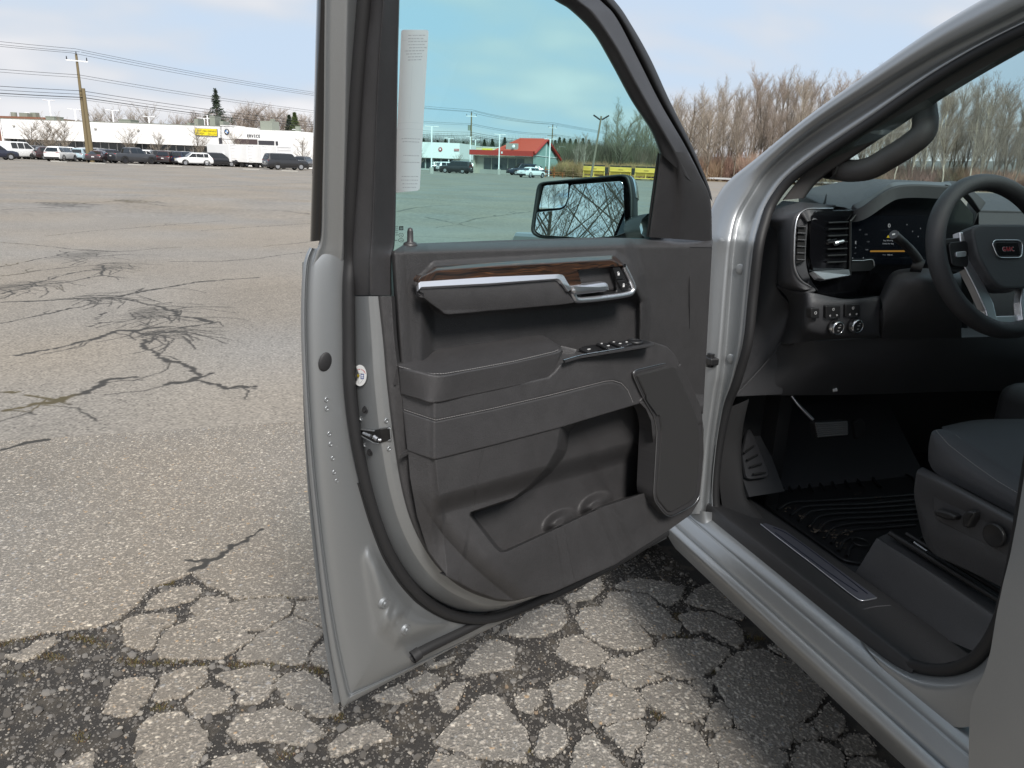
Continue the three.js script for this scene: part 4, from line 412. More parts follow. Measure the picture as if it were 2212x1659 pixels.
// speaker
const dotTex = dataTex(64, 64, (i, j) => { const a = Math.hypot((i % 32) - 16, (j % 32) - 16), b = Math.hypot(((i + 16) % 32) - 16, ((j + 16) % 32) - 16); const v = sst(5, 9, Math.min(a, b)); return [v, v, v]; }, false, [170, 170]);
{
  const gr = roundPoly(Z2([[1640, -192], [1650, -205], [1868, -262], [1886, -256], [2000, 0], [2036, 95], [2046, 300], [2024, 560], [1996, 606], [1862, 682], [1836, 676], [1775, 600], [1768, 560], [1798, 150], [1780, 55], [1700, -60]]), 8, true);
  const wS = x => 0.203 - 0.02 * sst(1500, 2060, (x - 823) / 0.3373);
  const f = gr.map(p => Dw(p[0], p[1], wS(p[0]))); dp('speaker_grille', pillow(f, dN, 0.05, 0.004), std([0.02, 0.0195, 0.02], 0.85, 0, { bumpMap: dotTex, bumpScale: 0.0012 }), 'black perforated speaker grille');
  const oc = Z2([[1612, -206], [1625, -232], [1870, -288], [1896, -278], [2028, 20], [2058, 110], [2066, 300], [2040, 580], [2004, 632], [1864, 706], [1826, 700], [1755, 612], [1746, 560], [1768, 160], [1752, 70], [1672, -70]]); const ocr = roundPoly(oc, 9, true);
  dp('speaker_bezel', pillow(ocr.map(p => Dw(p[0], p[1], wS(p[0]) - 0.0045)), dN, 0.05, 0.004), trimSmooth);
  dp('speaker_ring', tube(ocr.map(p => Dw(p[0], p[1], wS(p[0]) - 0.0045)), 0.0011, 160, 6, true), steel);
}
{ const p = Dw(...z1(187, 98), 0.085); const g = new THREE.LatheGeometry([[0.012, 0], [0.011, 0.004], [0.0055, 0.006], [0.005, 0.022], [0.004, 0.027], [0.0001, 0.029]].map(q => new THREE.Vector2(...q)), 16); g.translate(p.x, p.y - 0.002, p.z); dp('lock_pin', g, trimSmooth); }
// ---- window frame, glass and mirror of the open door
{
  const left = (f) => f;
  const inner = [[863, -110], [868, -110], [940, -106], [1040, -86], [1130, -48], [1197, 0], [1232, 22], [1280, 70], [1318, 133], [1363, 216], [1404, 279], [1425, 330]];
  const outer = [[800, -168], [820, -172], [960, -170], [1100, -140], [1215, -78], [1296, 0], [1331, 38], [1378, 127], [1426, 222], [1481, 317], [1515, 385], [1535, 430]];
  const seal = [[795, -182], [830, -186], [970, -184], [1120, -152], [1238, -88], [1325, 0], [1363, 54], [1404, 127], [1445, 216], [1495, 316], [1530, 400], [1539, 436]];
  dp('window_frame', pxPatch([withW(inner, -0.004), mixP(inner, outer, 0.04, 0.02), mixP(inner, outer, 0.35, 0.03), mixP(inner, outer, 0.5, 0.034), mixP(inner, outer, 0.62, 0.03), mixP(inner, outer, 0.95, 0.012), mixP(inner, outer, 1.0, 0.004), withW(outer, -0.01)], 36, 80, {}, null, Gw), trimSmooth);
  dp('frame_seal', pxPatch([mixP(outer, seal, -0.1, -0.012), mixP(outer, seal, 0.2, 0), mixP(outer, seal, 0.6, 0.003), mixP(outer, seal, 1, -0.012), mixP(outer, seal, 1.05, -0.04)], 14, 80, {}, null, Gw), rubber);
  // rear upright of the frame: trim, paint, and glass run
  const c0 = [[801, -168], [800, 0], [788, 120], [778, 260], [770, 400], [765, 500], [763, 570], [763, 638]], c1 = [[862, -112], [862, 0], [859, 120], [857, 260], [855, 400], [852, 520], [845, 560], [845, 638]];
  const w0 = [-0.005, -0.005, -0.005, -0.005, -0.005, 0, 0.004, 0.006], wm = [0.03, 0.03, 0.03, 0.03, 0.035, 0.045, 0.055, 0.06], w1 = [0.012, 0.012, 0.012, 0.012, 0.014, 0.024, 0.045, 0.062];
  dp('frame_trim', pxPatch([c0.map((p, i) => [p[0], p[1], w0[i] - 0.02]), c0.map((p, i) => [p[0], p[1], w0[i]]), mixP(c0, c1, 0.4, 0).map((p, i) => [p[0], p[1], wm[i] * 0.8]), mixP(c0, c1, 0.48, 0).map((p, i) => [p[0], p[1], wm[i]]), mixP(c0, c1, 0.9, 0).map((p, i) => [p[0], p[1], w1[i] + 0.004]), c1.map((p, i) => [p[0], p[1], w1[i]]), c1.map((p, i) => [p[0] + 1, p[1], w1[i] - 0.03])], 30, 60, {}, null, Gw), trimSmooth);
  const g0 = [[699, -170], [698, 0], [697, 120], [696, 260], [694, 400], [692, 510], [682, 545], [672, 575]], g1 = [[757, -170], [755, 0], [752, 120], [750, 260], [747, 400], [745, 510], [744, 545], [743, 580]];
  dp('frame_upright', pxPatch([g0.map(p => [p[0], p[1], -0.07]), g0.map(p => [p[0], p[1], -0.035]), mixP(g0, g1, 0.3, -0.03), mixP(g0, g1, 0.8, -0.022), mixP(g0, g1, 1, -0.02), mixP(g0, g1, 1.5, -0.03)], 20, 40, {}, null, Gw), paintIn);
  const k0 = [[686, -170], [684, 0], [681, 120], [678, 260], [674, 400], [671, 500], [670, 522]], k1 = [[703, -170], [701, 0], [700, 120], [699, 260], [696, 400], [693, 500], [690, 520]];
  dp('pillar_cap', pxPatch([k0.map(p => [p[0], p[1], -0.08]), k0.map(p => [p[0], p[1], -0.05]), mixP(k0, k1, 0.5, -0.035), mixP(k0, k1, 1, -0.03)], 10, 30, {}, null, Gw), blackGloss);
  { const p = Dw(688, 553, 0.012); const g = new THREE.SphereGeometry(0.008, 14, 10); g.scale(1, 0.7, 0.6); g.translate(p.x, p.y, p.z); dp('bump_stop', g, rubber); }
  // sail cover
  const s0 = [[1425, 326], [1423, 345], [1413, 420], [1400, 512]], s1 = [[1488, 330], [1512, 378], [1534, 430], [1538, 522]];
  dp('sail_cover', pxPatch([s0.map(p => [p[0], p[1], -0.02]), s0.map(p => [p[0], p[1], 0.004]), mixP(s0, s1, 0.06, 0.015), mixP(s0, s1, 0.35, 0.022), mixP(s0, s1, 0.55, 0.034), mixP(s0, s1, 0.95, 0.018), mixP(s0, s1, 1, 0.0), mixP(s0, s1, 1.0, -0.04)], 30, 30, {}, null, Gw), trimSmooth);
  dp('sail_edge', tube([[1424, 332], [1421, 350], [1411, 420], [1399, 510]].map(p => Gw(p[0], p[1], 0.004)), 0.004, 20, 8), rubber);
  // glass
  const gl = [[848, 545], [852, 400], [856, 260], [860, 120], [862, 0], [866, -115], [945, -112], [1045, -92], [1135, -54], [1200, -4], [1236, 18], [1284, 66], [1322, 130], [1367, 212], [1408, 276], [1430, 330], [1415, 430], [1403, 540]].map(p => Gw(p[0], p[1], 0));
  { const tri = THREE.ShapeUtils.triangulateShape(gl.map(p => new THREE.Vector2(p.clone().sub(gO).dot(dU), p.y)), []); const g = new THREE.BufferGeometry(); g.setAttribute('position', new THREE.BufferAttribute(new Float32Array(gl.flatMap(p => [p.x, p.y, p.z])), 3)); g.setIndex(tri.flat()); g.computeVertexNormals(); dp('window_glass', g, tintGlass); }
  // paper label stuck inside the glass, print showing through from its face
  const cv = document.createElement('canvas'); cv.width = 256; cv.height = 1024; const x = cv.getContext('2d'); x.fillStyle = '#f6f1f0'; x.fillRect(0, 0, 256, 1024); x.fillStyle = 'rgba(120,105,110,0.3)'; const r = rng(31);
  for (const [a, b, n] of [[20, 180, 9], [650, 690, 2], [760, 850, 2], [900, 1000, 4]]) for (let k = 0; k < n; k++) { const y = lerp(a, b, k / n) + 10; let q = 40 + r() * 40; const e = 200 + r() * 30; while (q < e) { const w = 6 + r() * 26; x.fillRect(q, y, w, 6); q += w + 5; } }
  x.strokeStyle = 'rgba(120,105,110,0.14)'; x.lineWidth = 2; for (const y of [60, 560, 600]) { x.beginPath(); x.moveTo(6, y); x.lineTo(250, y); x.stroke(); } x.beginPath(); x.moveTo(118, 210); x.lineTo(118, 540); x.stroke();
  const t = new THREE.CanvasTexture(cv); t.colorSpace = THREE.SRGBColorSpace;
  const lp = roundPoly(Z3([[138, 202], [324, 203], [263, 1296], [92, 1312]]), 6, true); const f = lp.map(p => Gw(p[0], p[1], 0.004)), tri = THREE.ShapeUtils.triangulateShape(lp.map(p => new THREE.Vector2(...p)), []); const c = Z3([[138, 202], [324, 203], [263, 1296], [92, 1312]]);
  const g = new THREE.BufferGeometry(); g.setAttribute('position', new THREE.BufferAttribute(new Float32Array(f.flatMap(p => [p.x, p.y, p.z])), 3)); g.setAttribute('uv', new THREE.BufferAttribute(new Float32Array(f.flatMap((p, i) => { const ty = clamp((lp[i][1] - c[0][1]) / (c[3][1] - c[0][1]), 0, 1), xl = lerp(c[0][0], c[3][0], ty), xr = lerp(c[1][0], c[2][0], ty); return [(lp[i][0] - xl) / (xr - xl), 1 - ty]; })), 2)); g.setIndex(tri.flat()); g.computeVertexNormals();
  dp('paper_label', g, phy([0.97, 0.93, 0.92], { map: t, roughness: 1, transmission: 0.8, thickness: 0 }), 'tall white paper label stuck on the glass');
  // maker's marks etched on the glass, read from behind
  const c2 = document.createElement('canvas'); c2.width = 256; c2.height = 384; const m = c2.getContext('2d'); m.fillStyle = '#000'; m.fillRect(0, 0, 256, 384); m.translate(256, 0); m.scale(-1, 1); m.fillStyle = '#fff'; m.strokeStyle = '#fff'; m.fillRect(18, 12, 92, 92); m.fillStyle = '#000'; m.font = 'bold 40px sans-serif'; m.fillText('GM', 30, 66); m.fillRect(30, 76, 66, 7); m.fillStyle = '#fff'; m.font = 'bold 32px sans-serif';['TEMPERED', 'DOT 1', 'TRANSP', 'FUYAO', '43R'].forEach((s, i) => m.fillText(s, 125, 36 + i * 46)); m.lineWidth = 9; m.beginPath(); m.arc(66, 215, 46, 0, 7); m.stroke(); m.fillText('E3', 46, 228); m.beginPath(); m.ellipse(66, 335, 56, 40, 0, 0, 7); m.stroke(); m.fillText('CCC', 33, 347); m.fillText('L000', 140, 345);
  const t2 = new THREE.CanvasTexture(c2); const q = [[75, 1536], [158, 1536], [158, 1650], [75, 1650]].map(p => z3(...p)).map(p => Gw(p[0], p[1], 0.003)); const mg = new THREE.BufferGeometry(); mg.setAttribute('position', new THREE.BufferAttribute(new Float32Array([q[3], q[2], q[1], q[0]].flatMap(p => [p.x, p.y, p.z])), 3)); mg.setAttribute('uv', new THREE.BufferAttribute(new Float32Array([0, 0, 1, 0, 1, 1, 0, 1]), 2)); mg.setIndex([0, 1, 2, 0, 2, 3]); mg.computeVertexNormals();
  dp('glass_marking', mg, std([0.01, 0.01, 0.01], 0.6, 0, { alphaMap: t2, transparent: true }));
}
let mirrorDir, mirrorAt;
{ // wing mirror
  const M = atDepth(1270, 452, 2.02), toCam = CP.clone().sub(M).setY(0).normalize(); const ma = Math.atan2(toCam.x, toCam.z) - 16 * Math.PI / 180; const n = V3(Math.sin(ma), 0.13, Math.cos(ma)).normalize(); const vd = M.clone().sub(CP).normalize(); mirrorDir = vd.clone().addScaledVector(n, -2 * vd.dot(n)); mirrorAt = M;
  const on = (x, y, o = 0) => { const q = z3(x, y); return onPlane(q[0], q[1], M.clone().addScaledVector(n, o), n); };
  const outl = roundPoly([[1018, 1575], [1062, 1268], [1085, 1240], [1650, 1186], [1688, 1205], [1708, 1300], [1712, 1590], [1680, 1612], [1400, 1640], [1060, 1612]], 40, true).map(p => on(...p)); const cen = outl.reduce((s, p) => s.add(p), V3(0, 0, 0)).multiplyScalar(1 / outl.length);
  const ring = (k, d, up = 0) => outl.map(p => cen.clone().add(p.clone().sub(cen).multiplyScalar(k)).addScaledVector(n, -d).add(V3(0, up, 0)));
  const rows = [ring(0.93, 0.012), ring(0.95, 0.0), ring(0.99, -0.001), ring(1.02, 0.006), ring(1.03, 0.02), ring(1.02, 0.06), ring(0.9, 0.105), ring(0.6, 0.135), ring(0.05, 0.145)].map(r => [...r, r[0]]);
  dp('mirror_housing', gridGeo(rows), std([0.014, 0.0145, 0.015], 0.5, 0, { bumpMap: speckTex, bumpScale: 0.00008 }));
  // bright cap over the upper back
  const up = outl.map((p, i) => i).filter(i => outl[i].y > cen.y + 0.012); const first = up.findIndex((v, k) => k && v !== up[k - 1] + 1); const seq = first > 0 ? [...up.slice(first), ...up.slice(0, first)] : up;
  const cap = [[1.036, 0.026], [1.045, 0.04], [1.035, 0.07], [0.93, 0.11], [0.62, 0.142]].map(([k, d]) => { const r = ring(k, d); return seq.map(i => r[i]); }); dp('mirror_cap', gridGeo(cap), chrome);
  const glassM = std([0.86, 0.88, 0.9], 0.0, 1);
  const main = roundPoly([[1046, 1568], [1062, 1444], [1225, 1428], [1258, 1405], [1276, 1350], [1290, 1258], [1636, 1232], [1650, 1260], [1664, 1585], [1600, 1606], [1400, 1622], [1090, 1600]], 16, true).map(p => on(...p, 0.004)); dp('mirror_glass', pillow(main, n, 0.004, 0.0008), glassM);
  // convex spotter
  const sp = roundPoly([[1074, 1424], [1108, 1270], [1122, 1262], [1276, 1250], [1270, 1350], [1250, 1398], [1225, 1414]], 12, true).map(p => on(...p, 0.0045)); const sc = sp.reduce((s, p) => s.add(p), V3(0, 0, 0)).multiplyScalar(1 / sp.length); const rr = []; for (let k = 0; k <= 8; k++) { const f = 1 - k / 8; rr.push([...sp, sp[0]].map(p => sc.clone().add(p.clone().sub(sc).multiplyScalar(Math.max(f, 0.01))).addScaledVector(n, 0.0042 * (1 - f * f)))); } { const g = gridGeo(rr), p = g.attributes.position, nn = g.attributes.normal; for (let i = 0; i < p.count; i++) { const v = V3(p.getX(i), p.getY(i), p.getZ(i)).sub(sc); v.addScaledVector(n, -v.dot(n)); const m = n.clone().addScaledVector(v, 3.2).normalize(); nn.setXYZ(i, m.x, m.y, m.z); } dp('spotter_mirror', g, glassM); }
  // arm to the door
  const a = on(1690, 1560, -0.08), b = Gw(1412, 490, -0.03); dp('mirror_arm', merge([tube([a.clone().addScaledVector(n, -0.02), a.clone().lerp(b, 0.5).add(V3(0, 0.0, 0)), b], 0.034, 12, 12)]), std([0.014, 0.0145, 0.015], 0.5));
}
// ---------------------------------------------------------------- body
const sideX = y => 1.245 + Math.max(0, y - 1.42) * 0.42;
const Sd = (x, y, dx = 0) => { let X = 1.25 + dx, p; for (let k = 0; k < 14; k++) { p = onX(x, y, X); X = sideX(p.y) + dx; } return p; };
const zp = (x, y) => [1525.1 + 0.4965 * x, 384 + 0.4965 * y], z6 = (x, y) => [1426 + 0.3552 * x, 1097 + 0.3552 * y], z7 = (x, y) => [1755.5 + 0.2646 * x, 0.2646 * y], z8 = (x, y) => [1623.9 + 0.26586 * x, 351.1 + 0.26586 * y], zi = (x, y) => [1536 + 0.30555 * x, 768 + 0.30555 * y];
function extrudeZ(prof, z0, z1, n = 2) { const G = []; for (let i = 0; i < n; i++) G.push(prof.map(p => V3(p[0], p[1], lerp(z0, z1, i / (n - 1))))); return gridGeo(G); }
const fine = (pts, n = 60) => { const o = []; for (let i = 0; i < n; i++) o.push(poly(pts, i / (n - 1), true)); return o; };
{
  // hinge pillar and windscreen pillar
  const O = [[1488, 1110], [1490, 1050], [1495, 955], [1502, 880], [1508, 841], [1511, 806], [1517, 731], [1521, 622], [1524, 530], [1530, 470], [1566, 401], [1636, 341], [1752, 247], [1888, 151], [2020, 61], [2152, -16], [2330, -110]];
  const E = [[1522, 1110], [1527, 1050], [1535, 955], [1545, 880], [1551, 841], [1557, 806], [1564, 731], [1572, 622], [1580, 530], [1592, 470], [1619, 420], [1659, 364], [1752, 284], [1888, 196], [2020, 116], [2152, 48], [2330, -40]];
  const S = [[1548, 1110], [1545, 1050], [1555, 955], [1573, 872], [1590, 830], [1601, 795], [1616, 740], [1627, 640], [1640, 530], [1652, 482], [1666, 443], [1700, 395], [1760, 347], [1888, 260], [2020, 169], [2152, 93], [2330, 10]];
  const dxs = [0.10, 0.004, 0, 0.012, 0.04, 0.045, 0.05, 0.066, 0.072, 0.066, 0.085];
  const rows = [mixP(O, E, -0.02, 0.12), mixP(O, E, 0, 0.0), mixP(O, E, 0.3, -0.012), mixP(O, E, 0.7, 0.0), mixP(O, E, 0.92, 0.012), mixP(O, E, 1.0, 0.022), mixP(E, S, 0.12, 0.04), mixP(E, S, 0.45, 0.05), mixP(E, S, 0.6, 0.046), mixP(E, S, 0.78, 0.052), mixP(E, S, 1.02, 0.07)];
  tp('door_pillar', pxPatch(rows, 60, 110, {}, null, Sd), paint);
  // opening seal
  const lowS = [[1560, 1138], [1588, 1172], [1640, 1208], [1750, 1290], [1850, 1364], [1930, 1418], [1990, 1443], [2055, 1446], [2108, 1422], [2148, 1368], [2175, 1290], [2196, 1190], [2214, 1080], [2260, 800]];
  tp('opening_seal', tube([...lowS].reverse().map(p => Sd(p[0], p[1], 0.052)).concat(S.map(p => Sd(p[0], p[1], 0.06))), 0.0135, 260, 10), rubber);
  // rocker: one section drawn along the truck
  const prof = fine([[1.30, 0.38], [1.255, 0.385], [1.235, 0.405], [1.203, 0.455], [1.190, 0.482], [1.192, 0.495], [1.200, 0.503], [1.206, 0.503], [1.209, 0.497], [1.212, 0.502], [1.216, 0.514], [1.225, 0.530], [1.233, 0.540], [1.238, 0.536], [1.242, 0.537], [1.246, 0.546], [1.262, 0.557], [1.28, 0.562], [1.30, 0.565]], 160);
  tp('rocker_panel', extrudeZ(prof, -1.93, 2.1, 3), paint);
  tp('rocker_end', (() => { const G = []; for (const [k, z] of [[0, -1.93], [0.25, -1.955], [0.6, -1.97], [1, -1.975]]) G.push(prof.map(p => V3(lerp(p[0], 1.3, k), lerp(p[1], 0.47, k * 0.8), z))); return gridGeo(G); })(), paint);
  // pillar foot blending into the rocker
  tp('pillar_foot', pxPatch([[[1488, 1105, 0.0], [1520, 1105, 0.004], [1548, 1108, 0.06]], [[1484, 1130, 0.0], [1522, 1135, 0.006], [1560, 1140, 0.06]], [[1480, 1155, -0.005], [1535, 1165, 0.004], [1588, 1176, 0.055]], [[1470, 1165, -0.01], [1560, 1195, 0.0], [1640, 1212, 0.05]]], 24, 24, {}, null, Sd), paint);
  // lower rear of the opening
  const b0 = [[1850, 1372], [1930, 1430], [1990, 1456], [2060, 1460], [2118, 1436], [2160, 1378], [2188, 1300], [2208, 1195], [2226, 1080], [2270, 800]], b1 = [[1935, 1480], [1990, 1530], [2060, 1570], [2120, 1560], [2170, 1520], [2210, 1440], [2235, 1340], [2250, 1220], [2262, 1090], [2300, 800]];
  tp('centre_pillar', pxPatch([mixP(b0, b1, 0, 0.045), mixP(b0, b1, 0.2, 0.02), mixP(b0, b1, 0.5, 0.012), mixP(b0, b1, 1, 0.012)], 16, 50, {}, null, Sd), paint);
  // closed rear door
  const fe = [[2245, 1000], [2226, 1130], [2212, 1204], [2197, 1262], [2182, 1328], [2167, 1410], [2150, 1462], [2126, 1505], [2117, 1541], [2112, 1594], [2108, 1659], [2106, 1720]].map(p => onX(p[0], p[1], 1.196));
  const G = []; for (let i = 0; i < fe.length; i++) { const row = []; for (const [s, dx] of [[0, 0.03], [0.004, 0.004], [0.012, 0], [0.3, -0.01], [0.6, -0.01], [1, 0.004]]) { const z = lerp(fe[i].z, 0.22, s); const bulge = -0.02 * Math.sin(Math.PI * clamp((fe[i].y - 0.45) / 1.0, 0, 1)); row.push(V3(1.196 + dx + (s > 0 ? bulge : bulge), fe[i].y, z)); } G.push(row); }
  { const top = G[0]; G.unshift(top.map(p => V3(p.x + 0.005, 1.2, p.z)), top.map(p => V3(p.x + 0.03, 1.44, p.z))); const t = G.shift(); G.unshift(t); const q = G[0], r = G[1]; if (q[0].y < r[0].y) { G[0] = r; G[1] = q; } }
  const rd = tp('rear_door', patch(G, 60, 24, { linear: true }), paint);
  tp('hinge', (() => { const a = Sd(1538, 776, 0.0); const g = merge([box(0.03, 0.022, 0.05, 0, 0, 0, 0.005), cyl(0.011, 0.011, 0.04, 12)]); g.translate(a.x - 0.012, a.y, a.z + 0.01); return g; })(), blackPlastic);
  for (const [x, y] of [[147, 398], [107, 788]]) { const q = zp(x, y), p = Sd(q[0], q[1], 0.047); const g = new THREE.SphereGeometry(0.014, 18, 10); g.scale(0.25, 1.1, 1); g.rotateY(0.5); g.translate(p.x, p.y, p.z); tp('pillar_plug', g, paintIn); }
  // upper cab, built closed so that light enters only by the glass and the open door
    tp('roof', patch([[V3(1.44, 1.84, -0.98), V3(1.6, 1.925, -1.02), V3(2.2, 1.955, -1.06), V3(2.8, 1.925, -1.02), V3(2.96, 1.84, -0.98)], [V3(1.42, 1.86, -0.6), V3(1.56, 1.955, -0.6), V3(2.2, 1.985, -0.6), V3(2.84, 1.955, -0.6), V3(2.98, 1.86, -0.6)], [V3(1.42, 1.83, 0.4), V3(1.56, 1.93, 0.4), V3(2.2, 1.96, 0.4), V3(2.84, 1.93, 0.4), V3(2.98, 1.83, 0.4)], [V3(1.44, 1.78, 1.05), V3(1.6, 1.87, 1.05), V3(2.2, 1.9, 1.05), V3(2.8, 1.87, 1.05), V3(2.96, 1.78, 1.05)]], 24, 30), paint);
  tp('headliner', merge([box(1.36, 0.02, 1.98, 2.2, 1.86, 0.05)]), std([0.05, 0.05, 0.05], 0.95));
  tp('rear_side', merge([box(0.07, 0.5, 1.1, 1.27, 1.2, 0.5), box(0.06, 0.5, 0.16, 1.36, 1.62, -0.66), box(0.06, 0.5, 0.3, 1.37, 1.62, 0.95), box(0.06, 0.08, 1.9, 1.43, 1.81, 0.1), box(0.06, 0.85, 0.1, 1.28, 1.0, -0.7)]), blackPlastic);
  tp('rear_side_glass', box(0.004, 0.42, 0.95, 1.35, 1.62, 0.2), screenGlass);
  tp('far_side', merge([box(0.12, 1.0, 3.0, 3.15, 0.92, -0.4), box(0.06, 0.42, 0.14, 3.04, 1.62, -0.6), box(0.06, 0.42, 0.3, 3.04, 1.62, 0.95), box(0.06, 0.08, 2.1, 2.97, 1.81, 0)]), paint);
  tp('far_side_glass', merge([box(0.004, 0.42, 0.9, 3.04, 1.62, -1.0), box(0.004, 0.42, 1.0, 3.04, 1.62, 0.15)]), screenGlass);
  tp('cab_back', merge([box(1.9, 1.0, 0.06, 2.2, 0.92, 1.1), box(0.3, 0.4, 0.05, 1.55, 1.62, 1.08), box(0.3, 0.4, 0.05, 2.85, 1.62, 1.08)]), paint);
  tp('back_glass', box(1.0, 0.4, 0.004, 2.2, 1.62, 1.08), screenGlass);
  tp('floor_pan', box(1.9, 0.06, 3.5, 2.22, 0.44, -0.62), blackPlastic);
  tp('firewall', box(1.8, 1.0, 0.05, 2.25, 0.95, -2.32), blackPlastic);
  tp('far_windscreen_pillar', bar(V3(3.08, 1.42, -2.1), V3(2.92, 1.86, -1.15), 0.05, 8), paint);
  // windscreen
  const wa = [V3(1.4, 1.36, -2.28), V3(2.2, 1.36, -2.42), V3(3.0, 1.36, -2.3)], wb = [V3(1.42, 1.93, -1.02), V3(2.2, 1.95, -1.08), V3(2.9, 1.93, -1.02)];
  tp('windscreen', patch([wa, wa.map((p, i) => p.clone().lerp(wb[i], 0.5).add(V3(0, 0.02, 0))), wb], 12, 16), screenGlass);
  // hood, wings and nose
  tp('bonnet', patch([[V3(1.36, 1.36, -2.28), V3(1.6, 1.38, -2.4), V3(2.2, 1.4, -2.45), V3(2.8, 1.38, -2.4), V3(3.04, 1.36, -2.28)], [V3(1.3, 1.30, -3.1), V3(1.6, 1.36, -3.1), V3(2.2, 1.34, -3.1), V3(2.8, 1.36, -3.1), V3(3.1, 1.30, -3.1)], [V3(1.32, 1.22, -3.75), V3(1.6, 1.29, -3.8), V3(2.2, 1.28, -3.85), V3(2.8, 1.29, -3.8), V3(3.08, 1.22, -3.75)], [V3(1.34, 1.1, -3.85), V3(1.6, 1.12, -3.92), V3(2.2, 1.12, -3.95), V3(2.8, 1.12, -3.92), V3(3.06, 1.1, -3.85)]], 24, 24), paint);
  const wing = (x, s) => { const sh = new THREE.Shape(); sh.moveTo(-1.98, 0.5); sh.lineTo(-2.2, 0.5); sh.absarc(-2.78, 0.45, 0.5, 0.1, Math.PI - 0.1, false); sh.lineTo(-3.8, 0.5); sh.lineTo(-3.88, 1.1); sh.lineTo(-3.7, 1.25); sh.lineTo(-2.3, 1.36); sh.lineTo(-1.98, 1.38); const g = new THREE.ExtrudeGeometry(sh, { depth: 0.12, bevelSize: 0.02, bevelThickness: 0.02, bevelSegments: 2 }); g.rotateY(-Math.PI / 2); g.translate(x, 0, 0); return g; };
  tp('front_wing', wing(1.36), paint); tp('front_wing', wing(3.18), paint);
  tp('wheel_arch_liner', merge([box(0.05, 0.7, 0.9, 1.62, 0.75, -2.4), box(0.42, 0.5, 0.03, 1.46, 0.72, -2.04)]), rubber);
  tp('nose', merge([box(1.75, 0.62, 0.12, 2.2, 0.78, -3.86, 0.04)]), blackPlastic);
  tp('cowl', box(1.66, 0.03, 0.22, 2.2, 1.352, -2.28), blackPlastic);
  // bed
  tp('bed', merge([box(0.1, 0.85, 1.8, 1.25, 0.95, 2.05, 0.03), box(0.1, 0.85, 1.8, 3.15, 0.95, 2.05, 0.03), box(1.9, 0.8, 0.08, 2.2, 0.95, 2.93, 0.02), box(1.9, 0.06, 1.8, 2.2, 0.8, 2.05)]), paint);
  for (const [x, z] of [[1.36, -2.78], [3.04, -2.78], [1.36, 2.0], [3.04, 2.0]]) { const g = new THREE.TorusGeometry(0.31, 0.1, 14, 40); g.scale(1, 1, 1.3); g.rotateY(Math.PI / 2); g.translate(x, 0.41, z); const w = tp('wheel', g, rubber); const r = cyl(0.24, 0.24, 0.16, 24).rotateZ(Math.PI / 2); r.translate(x, 0.41, z); tp('rim', r, steel, w); }
}
